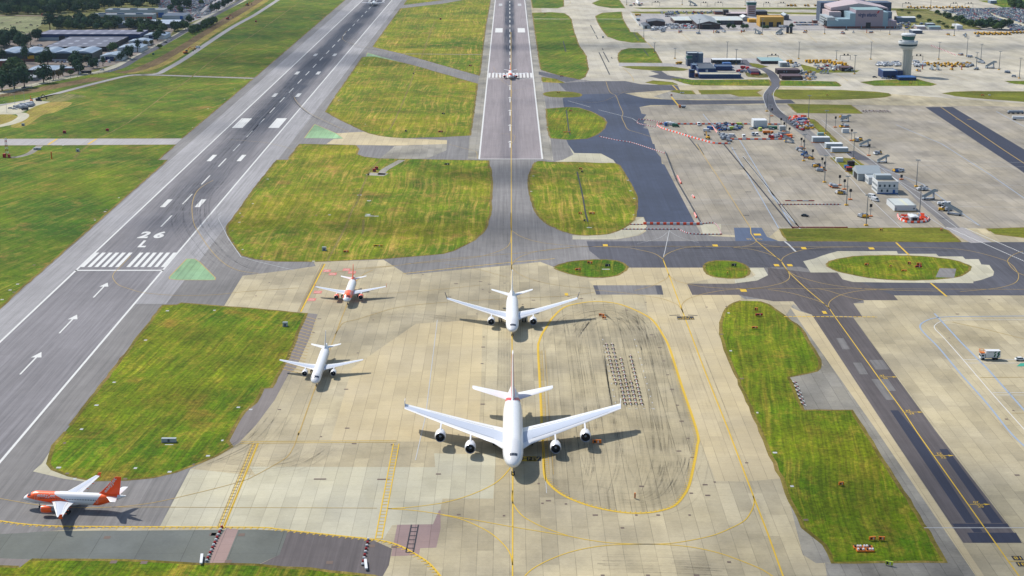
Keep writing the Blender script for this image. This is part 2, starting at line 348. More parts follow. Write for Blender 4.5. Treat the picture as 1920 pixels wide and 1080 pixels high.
# dark / new asphalt areas
poly('taxiway', [(1092, 177), (1055, 184), (1057, 201), (1085, 201), (1110, 210), (1135, 222), (1139, 230), (1134, 242), (1122, 252), (1100, 260), (1062, 262), (1066, 272), (1077, 287), (1127, 288), (1150, 300), (1155, 307),
 (1167, 320), (1182, 342), (1195, 377), (1192, 407), (1207, 407), (1214, 424), (1304, 420), (1246, 309), (1241, 307), (1239, 295), (1230, 285), (1227, 270), (1224, 270), (1215, 242), (1206, 240), (1213, 232), (1206, 231), (1210, 225),
 (1205, 224), (1212, 215), (1203, 213), (1199, 201), (1220, 197), (1264, 197), (1260, 187), (1240, 186), (1207, 184), (1172, 175)], 5, 'asp_new')
poly('taxiway', [(1047, 156), (1110, 152.5), (1172, 152), (1202, 158), (1250, 160), (1270, 160), (1275, 169), (1235, 170), (1172, 175), (1092, 177), (1060, 170)], 5, 'asp_dark')
poly('taxiway', [(1260, 187), (1310, 188), (1440, 188), (1483, 187), (1492, 194), (1440, 194), (1264, 197)], 5, 'asp_dark')
poly('taxiway', [(1010, 134), (1047, 141), (1090, 149), (1062, 154), (1042, 148), (1010, 140)], 5, 'asp_dark')
poly('taxiway', [(1100, 452.5), (1380, 452), (1801, 454), (2200, 454), (2200, 554), (1676, 554), (1640, 540), (1500, 500), (1432, 502), (1321, 502), (1176, 502), (1125, 486), (1105, 470)], 4, 'asp_dark')
poly('taxiway', [(1440, 502), (1520, 511), (1570, 511), (1640, 540), (1676, 554), (1684, 563), (1619, 563), (1600, 569), (1617, 594), (1522, 590), (1502, 583), (1487, 565), (1450, 565), (1385, 553), (1298, 553), (1288, 532), (1375, 532), (1420, 526), (1440, 516)], 5, 'asp_purple')
poly('taxiway', [(1522, 590), (1600, 596), (1756, 810), (1916, 1018), (1806, 1018), (1667, 810)], 5, 'asp_purple')
poly('asphalt_patch', [(1376, 427), (1428, 427), (1438, 444), (1460, 452), (1379, 452)], 6, 'asp_blue')
poly('asphalt_patch', [(1213, 420), (1303, 419), (1314, 437), (1290, 436), (1275, 431), (1216, 430)], 6, 'asp_grey')
for q in ([(1669, 769.5), (1684, 769.5), (1717, 810), (1830, 981), (1811, 981), (1696, 810)], [(1761, 842), (1776, 842), (1881, 981), (1859, 981)],
          [(1785, 982), (1889, 982), (1893, 988), (1790, 988)], [(1818, 988.5), (1836, 988.5), (1843, 998.5), (1826, 998.5)], [(1813, 999), (1905, 999), (1916, 1018), (1824, 1018)]):
    poly('asphalt_patch', q, 6, 'asp_black')
for q in ([(1568, 634), (1581, 634), (1594, 655), (1580, 655)], [(1599, 680), (1615, 680), (1628, 702), (1612, 702)], [(1634, 711), (1665, 711), (1680, 733), (1664, 733), (1678, 750), (1662, 750)],
          [(1630, 675), (1655, 675), (1668, 693), (1642, 693)]):
    poly('asphalt_patch', q, 6, 'asp_grey')
poly('asphalt_patch', [(1112, 535), (1240, 535), (1244, 552.5), (1118, 552.5)], 4, 'asp_grey')
poly('asphalt_patch', [(1112, 535), (1120, 535), (1126, 552.5), (1118, 552.5)], 5, 'asp_dark')
poly('asphalt_patch', [(1228, 535), (1240, 535), (1244, 552.5), (1233, 552.5)], 5, 'asp_dark')
poly('asphalt_patch', [(1735, 201), (1786, 200.5), (1903, 270), (1990, 322), (1990, 375), (1910, 317), (1849, 277)], 4, 'asp_black')
# brown asphalt strip beside the turf, hatched
poly('shoulder_strip', [(574, 588), (595, 590), (580, 635), (555, 690), (542, 700), (515, 750), (480, 797), (447, 831), (425, 836), (437, 810), (457, 772), (480, 755), (492, 729), (509, 727), (540, 670)], 4, 'asp_brown')
# service roads
road('service_road', [(1392, 112), (1402, 121), (1425, 127), (1442, 135), (1452, 147), (1454, 158), (1450, 166), (1443, 174), (1441, 184), (1447, 200), (1460, 214), (1500, 240)], 9, 6, 'asp_dark')
road('service_road', [(1610, 292), (1665, 322), (1700, 346), (1738, 383), (1767, 408), (1787, 427)], 8, 5, 'asp_grey')
road('service_road', [(1787, 427), (1840, 455)], 12, 5, 'asp_pale')
road('service_road', [(1500, 240), (1535, 268), (1552, 292)], 11, 5, 'asp_grey')
road('service_road', [(1590, 283), (1620, 300)], 10, 6, 'asp_dark')
poly('service_road', [(1155, 58.5), (1185, 58), (1250, 58.5), (1400, 58.5), (1560, 57), (1800, 58), (2200, 60), (2200, 57), (1830, 54), (1560, 54.5), (1220, 56)], 5, 'asp_pale')
road('service_road', [(1460, 42), (1480, 46), (1505, 56)], 12, 6, 'asp_pale')
poly('yard', [(1190, 26), (1265, 26), (1280, 30), (1550, 30), (1560, 54), (1240, 55), (1200, 50)], 5, 'asp_pale')
poly('yard', [(1282, 108), (1440, 110), (1445, 120), (1430, 130), (1400, 134), (1290, 118)], 5, 'asp_pale')
poly('service_road', [(1161, 118), (1245, 118.5), (1290, 121), (1290, 126), (1160, 124)], 5, 'asp_pale')
poly('asphalt_patch', [(1218, 133), (1240, 133), (1252, 141), (1300, 150), (1322, 158), (1285, 157), (1262, 150), (1237, 148), (1215, 143), (1236, 139)], 6, 'asp_dark')
poly('asphalt_patch', [(1257, 171), (1297, 170), (1304, 177), (1370, 177), (1386, 181), (1430, 182), (1430, 187), (1245, 186), (1225, 181)], 4, 'con_grey')
poly('asphalt_patch', [(1262, 200), (1436, 197), (1436, 207), (1300, 209), (1264, 205)], 4, 'con_grey')
# small light concrete strips and patches
def sm(px, mat, layer=6, nm='concrete_patch'): return poly(nm, px, layer, mat)
sm([(1571, 471), (1681, 471), (1684, 476), (1755, 476), (1760, 481), (1805, 481), (1810, 486), (1835, 486), (1840, 496), (1855, 497), (1864, 510), (1862, 517), (1840, 525), (1825, 528), (1825, 531), (1670, 530), (1600, 529), (1580, 524), (1570, 511), (1520, 511), (1506, 490), (1527, 485), (1540, 480), (1556, 475)], 'con_light')
sm([(1066, 272), (1077, 287), (1127, 288), (1150, 300), (1155, 306), (1040, 303), (1055, 300), (1075, 290)], 'con_light', 5)
sm([(1073, 441), (1100, 443), (1150, 437), (1178, 422), (1206, 407), (1213, 424), (1206, 434), (1196, 441), (1181, 444), (1154, 449), (1074, 449)], 'con_light', 5)
sm([(1312, 420), (1352, 420), (1352, 440), (1335, 443), (1318, 438)], 'con_light', 5)
sm([(1176, 502), (1321, 502), (1327, 514), (1345, 520), (1288, 532), (1298, 553), (1244, 553), (1240, 535), (1112, 535), (1105, 528), (1145, 519), (1165, 512)], 'con_warm', 4)
sm([(1244, 553), (1298, 553), (1388, 553), (1390, 564), (1370, 572), (1357, 587), (1351, 627), (1360, 657), (1380, 702), (1427, 810), (1465, 897), (1400, 903), (1342, 902), (1307, 810), (1277, 720), (1242, 627), (1215, 594), (1210, 553)], 'con_warm', 2)
sm([(1404, 502), (1432, 502), (1440, 516), (1420, 526), (1378, 532), (1378, 524), (1410, 520), (1417, 516)], 'con_light', 5)
sm([(631, 250), (682, 247), (700, 252), (755, 259), (838, 263), (838, 270), (750, 273), (665, 272), (612, 270), (625, 261), (644, 260)], 'con_warm', 5)
sm([(667, 272), (740, 274), (712, 297), (680, 294), (669, 289), (672, 280)], 'asp_grey', 6, 'holding_pad')
sm([(740, 274), (838, 270), (837, 282), (800, 298), (712, 298)], 'con_grey', 6, 'holding_pad')
sm([(1011, 640), (1037, 595), (1057, 577), (1085, 569), (1120, 565), (1155, 569), (1185, 579), (1215, 594), (1242, 627), (1277, 720), (1307, 810), (1302, 867), (1292, 910), (1280, 932), (1242, 957), (1210, 963), (1167, 962), (1110, 950), (1060, 931), (1032, 910), (1021, 890), (1016, 802)], 'con_dirty', 2, 'engine_run_bay')
sm([(780, 607), (905, 599), (902, 730), (898, 800), (905, 828), (620, 828), (660, 690)], 'con_warm', 2.2)
sm([(480, 892), (468, 875), (816, 876), (814, 850), (905, 852), (930, 850), (925, 935), (830, 935), (820, 984), (745, 984), (735, 985), (720, 1010), (630, 1004), (555, 996), (415, 989), (300, 987), (357, 879)], 'con_light', 2)
sm([(823, 957), (826, 957), (826, 991), (818, 1027), (788, 1028), (785, 1041), (733, 1043), (745, 984), (812, 983)], 'con_pink', 3)
sm([(425, 990), (447, 993), (440, 1010), (421, 1057), (393, 1056), (403, 1020)], 'con_pink', 5)
sm([(-300, 1003), (-20, 1002), (35, 1000), (90, 996), (180, 995), (240, 995), (480, 993), (540, 996), (524, 1040), (480, 1061), (375, 1057), (57, 1050), (37, 1064), (-300, 1068)], 'con_green', 4)
sm([(540, 996), (700, 1013), (735, 1029), (729, 1060), (718, 1080), (700, 1085), (580, 1067), (480, 1062), (524, 1040)], 'asp_purple', 4)
sm([(0, 1047), (57, 1049), (37, 1065), (-20, 1063)], 'asp_brown', 5)
sm([(1472, 594), (1487, 570), (1520, 590), (1667, 812), (1865, 1110), (1810, 1110), (1771, 1054), (1620, 810), (1501, 615)], 'con_grey', 4)
sm([(1500, 584), (1522, 590), (1667, 812), (1865, 1110), (1850, 1110), (1640, 802), (1480, 575)], 'con_warm', 5)
sm([(1479, 707), (1512, 701), (1530, 696), (1539, 685), (1560, 690), (1600, 769.5), (1507, 769.5), (1494, 745)], 'con_grey', 5)
sm([(1547, 1056), (1771, 1054), (1850, 1110), (1555, 1110)], 'con_grey', 3)
sm([(1505, 989), (1547, 1022), (1562, 1055), (1530, 1056), (1505, 1040), (1480, 940)], 'con_grey', 3)
sm([(79, 869), (101, 835), (97, 850), (92, 870), (110, 878), (135, 889), (175, 899), (172, 905), (120, 898), (62, 884)], 'con_light', 6)

# ---------------------------------------------------------------- grass (one sheet per turf area)
GR = [
 ('bright mown turf between the perimeter track and the south runway', 'grass_a', 0, [(530, -8), (656, -8), (478, 144.6), (300, 139), (318, 128), (345, 111.5), (400, 75), (440, 50), (480, 29)]),
 ('striped turf with a diagonal trodden path below the thin cross track', 'grass_a', 0, [(240, 143.5), (300, 142.5), (474, 148), (341, 259.5), (0, 260), (-200, 262), (-200, 205), (0, 201), (60, 191), (130, 172), (180, 159)]),
 ('large deep green turf left of the south runway threshold', 'grass_a', 0, [(-200, 274), (0, 273), (329, 271.5), (296, 300), (314, 300), (41, 540), (-20, 595), (-300, 840)]),
 ('small turf corner above the curved exit taxiway', 'grass_b', 0, [(765, -2), (757, 9.5), (832, 0), (868, -3), (870, -8), (770, -8)]),
 ('mown turf between the runways with a concrete track across it', 'grass_b', 0, [(751, 16), (830, 7), (880, -2), (900, -8), (921, -8), (910, 52), (899, 142), (755, 101), (699, 88)]),
 ('turf between the runways below the angled exit taxiway', 'grass_b', 0, [(680, 107), (702, 106), (757, 118), (780, 124), (895, 157), (889, 205), (881, 254), (830, 257), (755, 259), (720, 256), (692, 250), (640, 226), (611, 210), (627, 184)]),
 ('largest straw-striped turf area in the middle of the airfield', 'grass_b', 0, [(562, 270), (667, 272.5), (672, 280), (669, 289), (680, 294), (710, 297.5), (915, 301), (921, 325), (922, 345), (919, 402), (910, 430), (890, 450), (850, 470), (830, 476), (720, 485), (615, 490), (590, 490.5), (517, 490), (480, 485.5), (455, 479), (440, 460), (427, 437), (425, 425), (435, 412), (480, 350), (519, 300), (540, 300)]),
 ('rounded turf island with a dark slit drain', 'grass_b', 1, [(1007, 303), (1035, 304), (1080, 304), (1125, 306), (1155, 307), (1167, 320), (1180, 342), (1190, 360), (1194, 377), (1191, 405), (1177, 422), (1150, 436), (1120, 440.5), (1080, 440), (1047, 430), (1022, 417), (1007, 400), (995, 370), (992, 337), (997, 317)]),
 ('small D-shaped turf island beside the north runway end', 'grass_c', 0, [(1024, 204), (1065, 201), (1085, 202), (1110, 210), (1130, 221), (1137, 230), (1132, 242), (1120, 252), (1100, 260), (1067, 262), (1032, 259), (1027, 240)]),
 ('long turf strip right of the north runway', 'grass_a', 0, [(998, 24), (1035, 23), (1058, 25), (1067, 31), (1071, 37), (1076, 60), (1085, 85), (1099, 105), (1103, 130), (1097, 144), (1087, 149), (1047, 141), (1014, 131)]),
 ('turf at the far right edge of the north runway', 'grass_a', 0, [(995, -8), (1056, -8), (1057, 12), (1045, 15.5), (999, 15)]),
 ('far oval turf beside the upper taxiway', 'grass_a', 0, [(1110, 6), (1130, -2), (1140, -8), (1155, -8), (1172, 15.5), (1147, 15.5), (1120, 11)]),
 ('leaf-shaped turf beside the far apron with a slanted drain', 'grass_a', 0, [(1117, 30), (1130, 24), (1165, 22), (1167, 35), (1177, 52), (1182, 60), (1195, 61), (1206, 72), (1212, 80), (1185, 80), (1160, 76), (1140, 69), (1130, 57), (1120, 40)]),
 ('turf with a rounded left end next to the far apron', 'grass_a', 0, [(1160, 100), (1166, 94), (1180, 90.5), (1225, 90.5), (1241, 118), (1161, 117.5), (1158.5, 107)]),
 ('narrow turf left of the blue fire station', 'grass_d', 0, [(1166, 125), (1180, 124), (1260, 125), (1290, 130), (1282, 132.5), (1235, 133), (1185, 129)]),
 ('tiny turf sliver by the north runway closed taxiway', 'grass_b', 0, [(1016, 144.5), (1042, 148), (1060, 156), (1017, 154)]),
 ('small lens of turf above the D-shaped island', 'grass_d', 1, [(1019, 176), (1035, 171.5), (1067, 172), (1090, 177), (1080, 182), (1035, 182)]),
 ('thin pointed turf right of the dark taxiway fan', 'grass_d', 0, [(1210, 155), (1225, 151), (1260, 154), (1271, 159), (1235, 159)]),
 ('long turf bank in front of the fire station with a dark ditch', 'grass_c', 0, [(1258, 147), (1280, 148), (1300, 150), (1442, 149), (1445, 155), (1444, 161), (1300, 160), (1282, 156)]),
 ('small turf trapezium by the crossing service track', 'grass_d', 0, [(1256, 171), (1265, 169), (1297, 170), (1304, 177), (1277, 176)]),
 ('olive turf strip left of the winding service road', 'grass_d', 0, [(1310, 169), (1430, 168), (1418, 173), (1429, 181), (1386, 181), (1370, 176.5), (1315, 177)]),
 ('long olive turf tongue right of the winding service road', 'grass_d', 0, [(1455, 168), (1515, 168.5), (1577, 169), (1640, 172), (1665, 175), (1671, 179), (1659, 182.5), (1627, 185), (1565, 187), (1466, 186), (1447, 177.5)]),
 ('turf strip with ditch in front of the dark brown sheds', 'grass_c', 0, [(1464, 151), (1567, 153), (1577, 160), (1574, 162), (1462, 161)]),
 ('turf strip in front of the control tower', 'grass_a', 0, [(1614, 154), (1640, 151), (1719, 148), (1732, 152), (1756, 158), (1745, 161), (1639, 161)]),
 ('olive turf trapezium above the container compound', 'grass_d', 0, [(1477, 195), (1595, 197), (1616, 213), (1494, 212)]),
 ('pointed turf running off to the right above the stands', 'grass_d', 0, [(1767, 175), (1790, 172), (1830, 171), (1990, 172), (1990, 196), (1827, 184), (1790, 180)]),
 ('turf corner at the right edge level with the tower', 'grass_c', 0, [(1884, 152), (1990, 152), (1990, 164), (1900, 157)]),
 ('thin far turf strip across the distant apron', 'grass_d', 0, [(1187, 14.5), (1545, 14.5), (1700, 16), (1747, 17.5), (1740, 20), (1690, 20), (1545, 18), (1202, 17)]),
 ('thin turf strip behind the brown hangar', 'grass_d', 0, [(1182, 22), (1340, 21.5), (1535, 24), (1535, 27.5), (1440, 25.5), (1265, 26), (1190, 25)]),
 ('scrubby grass slope between the big hangar and the car park', 'grass_e', 0, [(1680, 18), (1745, 20), (1780, 30), (1840, 54), (1700, 55), (1690, 45), (1684, 30)]),
 ('slanted turf strip along the container road', 'grass_d', 0, [(1514, 223), (1526, 224), (1571, 266), (1556, 268)]),
 ('turf plot behind the white tent shed', 'grass_d', 0, [(1557, 296), (1567, 295), (1602, 298), (1622, 312), (1615, 330), (1600, 330)]),
 ('grass at the foot of the stands above the taxiway', 'grass_d', 0, [(1461, 429), (1600, 428), (1762, 427), (1777, 432), (1801, 454), (1476, 452)]),
 ('grass triangle at the right edge above the taxiway', 'grass_d', 0, [(1850, 429), (1920, 427), (2100, 427), (2100, 452), (1920, 446), (1865, 439)]),
 ('pointed oval turf island ringed by stepped pale concrete', 'grass_c', 1, [(1551, 497), (1560, 489), (1602, 481), (1652, 479), (1715, 480), (1777, 486), (1812, 496), (1819, 502), (1810, 512), (1785, 521), (1715, 525.5), (1640, 522), (1580, 511), (1558, 503)]),
 ('small oval turf island beyond the twin-engined white jet', 'grass_c', 1, [(1040, 501), (1065, 492), (1095, 488), (1130, 487), (1160, 490), (1174, 498), (1175, 504), (1165, 512), (1145, 519), (1110, 520), (1080, 516), (1055, 509)]),
 ('small rounded turf island with a pale arc on its right', 'grass_c', 1, [(1321, 496), (1335, 490), (1360, 489), (1385, 492), (1400, 500), (1404, 510), (1397, 519), (1380, 522), (1345, 520), (1327, 514), (1322, 505)]),
 ('long green turf on the right with a concrete pad notched into it', 'grass_c', 0, [(1390, 564), (1378, 568), (1370, 572), (1363, 579), (1357, 587), (1353, 597), (1351, 612), (1351, 627), (1360, 657), (1380, 702), (1427, 810), (1440, 842), (1465, 897), (1505, 989), (1520, 1001), (1547, 1022), (1562, 1055), (1771, 1054), (1740, 997), (1684, 907), (1625, 815), (1597, 769.5), (1507, 769.5), (1494, 745), (1479, 707), (1512, 701), (1530, 696), (1537, 690), (1538, 682), (1536, 675), (1520, 645), (1501, 615), (1472, 594), (1440, 571), (1425, 565)]),
 ('turf between the runway threshold and the side-on orange jet', 'grass_c', 0, [(306, 572), (331, 572), (339, 568), (400, 573), (480, 579), (574, 588), (540, 670), (509, 727), (492, 729), (480, 755), (457, 772), (437, 810), (425, 827), (434, 838), (405, 855), (375, 868), (327, 885), (287, 895), (240, 900), (175, 901), (130, 893), (100, 880), (92, 870), (97, 850), (101, 835), (122, 810)]),
 ('grass strip along the bottom edge on the left', 'grass_c', 0, [(57, 1049), (277, 1052), (375, 1057), (480, 1060), (580, 1067), (702, 1081), (800, 1110), (-300, 1110), (-300, 1066), (0, 1062), (37, 1064)]),
]
for lb, mt, smo, pts in GR:
    poly('grass', pts, 7, mt, bool(smo), 'stuff', lb, 'grass')
poly('grass', [(42, 218), (60, 203), (90, 192), (135, 193), (105, 210), (80, 216), (45, 238), (20, 237)], 8, 'grass_f', True, 'stuff', 'browned grass beside the curved loop road', 'grass')
poly('grass', [(-30, 217), (12, 214), (30, 217), (34, 222), (20, 232), (-30, 236)], 8, 'grass_f', True, 'stuff', 'ochre grass patch inside the loop road at the left edge', 'grass')
poly('grass', [(76, 183), (110, 176), (140, 177), (162, 181), (140, 184), (120, 190), (92, 190)], 8, 'grass_e', True, 'stuff', 'long dark grass by the roadworks compound', 'grass')
poly('grass', [(1405, 118), (1420, 120), (1440, 125), (1424, 128), (1410, 124)], 7, 'grass_d', False, 'stuff', 'grass corner by the teal-roofed shed', 'grass')
poly('grass', [(1398, 136), (1436, 138), (1440, 145), (1425, 146), (1402, 144)], 7, 'grass_e', False, 'stuff', 'grass plot round the shed of the fire training yard', 'grass')
poly('grass', [(1500, 120), (1545, 131), (1612, 132), (1605, 136), (1510, 137)], 5, 'grass_d', False, 'stuff', 'patchy grass behind the orange barriers', 'grass')

# left landscape beyond the perimeter
poly('yard', [(-300, 60), (60, 60), (275, 50), (330, 50), (310, 80), (240, 115), (185, 128), (120, 145), (0, 170), (-300, 190)], 2, 'yardm')
poly('grass', [(-300, 196), (0, 178), (60, 163), (130, 144), (200, 137), (235, 120), (290, 97), (345, 60), (400, 30), (440, 8), (480, -20), (560, -20), (524, 0), (480, 24), (440, 46), (400, 70), (345, 108), (300, 135), (240, 140), (180, 155), (130, 166), (60, 187), (-20, 200)], 3, 'grass_a', False, 'stuff', 'rough grass between the public road and the perimeter track', 'grass')
road('ditch_bank', [(-60, 186), (0, 179), (60, 170), (130, 157), (190, 146)], 20, 4, 'ditch')
road('ditch_bank', [(225, 137), (260, 131), (300, 114), (330, 98), (360, 80), (400, 54), (440, 28), (480, 6), (500, -10)], 17, 4, 'ditch')
road('dirt_strip', [(240, 138), (270, 133), (305, 121), (345, 98), (400, 62), (440, 38), (500, 0)], 9, 5, 'grass_f')
road('perimeter_track', [(-60, 204), (0, 197), (60, 187), (130, 169), (180, 156), (240, 142), (270, 140.5), (296, 138), (312, 130), (345, 111), (400, 74), (440, 48.5), (480, 26.5), (524, -2), (560, -25)], 6.5, 8, 'asp_pale')
road('cross_track', [(265, 141), (300, 141), (400, 144.5), (475, 147)], 6, 8, 'asp_pale', False)
road('loop_road', [(-10, 238), (15, 233), (34, 226), (44, 218), (38, 213), (20, 213), (-10, 212)], 9, 9, 'con_light')
poly('works_ground', [(-30, 205), (60, 187), (95, 191), (70, 198), (55, 205), (35, 213), (-30, 216)], 8.5, 'con_light')
road('public_road', [(-80, 184), (0, 175), (60, 160), (100, 151), (150, 141), (190, 134), (215, 125), (240, 115), (280, 95), (330, 68), (380, 38), (420, 18), (460, -2), (500, -25)], 11, 6, 'con_light')
road('drain_road', [(200, 135), (230, 125), (262, 106), (300, 86), (345, 60), (400, 30), (440, 8), (470, -10)], 8, 6.5, 'asp_dark')
road('farm_track', [(-60, 30), (0, 29), (80, 30), (150, 32)], 8, 4, 'con_pink')
poly('pasture', [(-300, 30), (0, 31), (150, 32), (80, 45), (60, 60), (0, 78), (-300, 90)], 3, 'pasture', False, 'stuff', 'pale pasture with grazing cattle', 'pasture')
for q in ([(15, -8), (40, -8), (38, 4), (25, 10), (12, 4)], [(88, -8), (115, -8), (110, 3), (98, 4)], [(155, -8), (210, -8), (208, 2), (175, 5), (158, 2)], [(52, 20), (75, 22), (120, 20), (122, 27), (60, 26)]):
    poly('pasture', q, 3, 'pasture', True, 'stuff', 'dry meadow showing between far trees', 'pasture')
poly('car_park', [(296, 6), (310, -20), (480, -20), (445, 0), (400, 26), (330, 52), (318, 44), (300, 22)], 4, 'asp_pale')
poly('car_park', [(1760, 22), (1800, 17), (1900, 15), (2200, 14), (2200, 58), (1920, 57), (1882, 50), (1880, 44), (1850, 44), (1815, 40), (1790, 30)], 4, 'con_light')
road('service_road', [(1720, 22), (1750, 27), (1780, 39), (1815, 50), (1850, 56), (1990, 60)], 9, 5, 'asp_pale')
poly('grass', [(1834, 1), (1870, 0), (1990, -8), (1990, 8), (1880, 14), (1862, 8)], 4, 'grass_a', False, 'stuff', 'grass round the small tanks in the far corner', 'grass')
# thin concrete / trodden tracks over turf
for px, wd, mt in (([(755, 101), (903, 102.5)], 3.0, 'con_grey'), ([(1000, 35.5), (1068, 35.8)], 4, 'con_light'), ([(1117, 35.5), (1168, 36)], 4, 'con_light'), ([(739, 34), (915, 35)], 2, 'grass_e'),
                   ([(716, 297), (694, 320), (690, 330)], 1.3, 'path_dry'), ([(754, 300), (722, 318), (715, 328)], 5, 'con_grey'), ([(690, 326), (724, 328)], 9, 'con_grey'),
                   ([(689, 330), (680, 350), (670, 378), (660, 395), (648, 425), (635, 450), (614, 488)], 1.3, 'path_dry'), ([(781, 124), (770, 155), (752, 200), (735, 235), (728, 245)], 1.3, 'path_dry'),
                   ([(815, 40), (800, 80), (790, 110)], 1.3, 'path_dry'),
                   ([(186, 258), (210, 247), (240, 230), (270, 208), (310, 178), (350, 152), (380, 127), (420, 98), (480, 62), (560, 5)], 1.3, 'path_dry'), ([(164, 275), (150, 285), (140, 296)], 2.2, 'path_dry'),
                   ([(75, 273), (55, 288), (30, 295), (22, 294)], 5, 'con_grey'), ([(682, 412), (680, 440)], 1.4, 'path_dry')):
    road('turf_track', px, wd, 9, mt)
poly('hard_standing', [(1762, 503), (1793, 504), (1789, 521), (1754, 520)], 9, 'asp_grey')
# green painted corners of the exits
gp = [[(689, 99), (686, 106), (702, 106), (757, 118), (717, 107)], [(590, 233), (570.5, 259), (644, 260), (630, 250)], [(350, 485.5), (365, 485.5), (375, 492), (404, 521), (403, 525), (390, 525.5), (332, 525), (318, 523), (317, 520)]]
for q in gp: poly('green_surface', q, 8, 'greenpaint')
# ================================================================= PAINTED MARKINGS
Z = lambda k: 0.006*k
wm = Acc(); ww = Acc(); ym = Acc(); yo = Acc(); bk = Acc(); rd = Acc(); bl = Acc(); dr = Acc()
def yline(px, wd=0.45, acc=None, n=8, smooth=True, dash=None): (acc or yo).line(curve(px, n, smooth), wd, Z(12), dash)
# --- south runway
xc = (XS0+XS1)/2
Yof = lambda py: G(400, py)[1]
for x in (XS0+0.45, XS1-0.45): wm.line([(x, 250), (x, 3200)], 1.0, Z(10))
y0, y1 = Yof(500.8), Yof(473.8)
for k in range(6):
    for s in (-1, 1):
        x = xc + s*(2.0+3.55*k+0.9); wm.line([(x, y0), (x, y1)], 1.95, Z(10))
ya = Yof(507); wm.line([(XS0, ya), (XS1, ya)], 1.9, Z(10))
for tip, tail in ((530, 558), (590, 625), (660, 702), (742, 790)):
    a, b = Yof(tail), Yof(tip); h = b-7.5
    wm.line([(xc, a), (xc, h)], 0.75, Z(10)); wm.quad([(xc-2.2, h), (xc+2.2, h), (xc, b)], Z(10))
for a, b in ((425, 404), (383, 364), (346, 329), (312.5, 297.5)): wm.line([(xc, Yof(a)), (xc, Yof(b))], 0.9, Z(10))
y = Yof(312.5)+58.5
while y < 3000: ww.line([(xc, y), (xc, y+29)], 0.9, Z(10)); y += 58.5
for a, b in ((388.5, 374), (302.3, 290.5)):
    for s in (-1, 1): wm.line([(xc+s*10.4, Yof(a)), (xc+s*10.4, Yof(b))], 3.0, Z(10))
for py in (178.5, 137, 103): 
    yy = Yof(py)
    for s in (-1, 1): ww.line([(xc+s*10.4, yy-10.5), (xc+s*10.4, yy+10.5)], 3.4, Z(10))
yy = Yof(2)
for s in (-1, 1): ww.line([(xc+s*10.4, yy-12), (xc+s*10.4, yy+12)], 3.4, Z(10))
for s in (-1, 1): wm.line([(xc+s*14.2, Yof(240)), (xc+s*14.2, Yof(222))], 8.2, Z(10))
ground_text(wm, '2', (xc-4.6, Yof(440.3)), 5.6, 16.0, Z(10), bold=0.045)
ground_text(wm, '6', (xc+3.6, Yof(440.3)), 5.6, 16.0, Z(10), bold=0.045)
ground_text(wm, 'L', (xc-0.2, Yof(457.3)), 4.2, 15.5, Z(10), bold=0.035)
# --- north runway
for x in (XN-22.1, XN+22.1): wm.line([(x, Yof(298)), (x, 3300)], 1.1, Z(10))
wm.line([(XN-22.5, Yof(298.4)), (XN+22.5, Yof(298.4))], 1.2, Z(10))
wm.line([(XN-22, Yof(148)), (XN+22, Yof(148))], 2.0, Z(10))
for k in range(6):
    for s in (-1, 1): x = XN + s*(2.2+3.45*k+0.9); wm.line([(x, Yof(146)), (x, Yof(137))], 2.0, Z(10))
for tip, tail in ((160, 169), (182, 192), (206, 217), (233.5, 246), (264.5, 277)):
    a, b = Yof(tail), Yof(tip); h = b-9
    wm.line([(XN-0.4, a), (XN-0.4, h)], 0.9, Z(10)); wm.quad([(XN-2.1, h+3), (XN+1.3, h+3), (XN-0.4, b)], Z(10))
y = Yof(129.4)
while y < 3200: wm.line([(XN-0.3, y), (XN-0.3, y+30)], 0.95, Z(10)); y += 58.2
for s in (-1, 1): wm.line([(XN+s*13.8, Yof(61)), (XN+s*13.8, Yof(53))], 9.0, Z(10))
for s in (-1, 1): ww.line([(XN+s*13.8, Yof(11)), (XN+s*13.8, Yof(7))], 5.0, Z(10))
# --- yellow taxi lines
yline([(958, 60), (958.5, 298), (959, 460), (960, 640), (960.5, 700), (961.5, 890), (961, 1110)], 0.42, ym, smooth=False)
yline([(680, 505), (737, 499), (805, 490), (880, 482), (960, 476), (1020, 470), (1060, 465.5), (1100, 462.7), (1247, 462), (1440, 463), (1565, 463), (1740, 464.5), (1815, 470), (1877, 486), (1896, 496), (1906, 508), (1910, 517), (1907, 527), (1895, 534), (1865, 541), (1800, 547)], 0.35)
yline([(958, 400), (958, 428), (966, 437), (980, 445), (1010, 454), (1060, 460), (1100, 462)], 0.35)
yline([(958, 400), (958, 440), (955, 458), (940, 469), (905, 480), (860, 487), (805, 492), (760, 495)], 0.35)
yline([(757, 513), (850, 503), (960, 492), (1020, 487), (1040, 485)], 0.5, ym)
yline([(960, 510), (960, 496), (975, 482), (1010, 471), (1060, 465), (1100, 462.5)], 0.35)
yline([(1100, 462.5), (1170, 464), (1200, 469), (1225, 475), (1238, 482), (1243, 487)], 0.4)
yline([(1340, 461.5), (1290, 464), (1265, 470), (1250, 477), (1244, 483), (1243, 489)], 0.4)
yline([(1243, 486), (1254, 515), (1280, 585), (1320, 692), (1365, 805), (1415, 937), (1440, 1002), (1468, 1080), (1480, 1110)], 0.5, ym, smooth=False)
yline([(1254, 513), (1252, 520), (1242, 527), (1220, 537), (1190, 545)], 0.32); yline([(1254, 515), (1265, 525), (1287, 532), (1320, 538), (1370, 541), (1440, 541)], 0.32)
yline([(1115, 544), (1167, 549), (1210, 555), (1240, 560), (1258, 566), (1272, 573), (1280, 585)], 0.35)
yline([(1440, 541), (1370, 543), (1330, 549), (1312, 553), (1292, 560), (1282, 567), (1278, 575), (1281, 588)], 0.35)
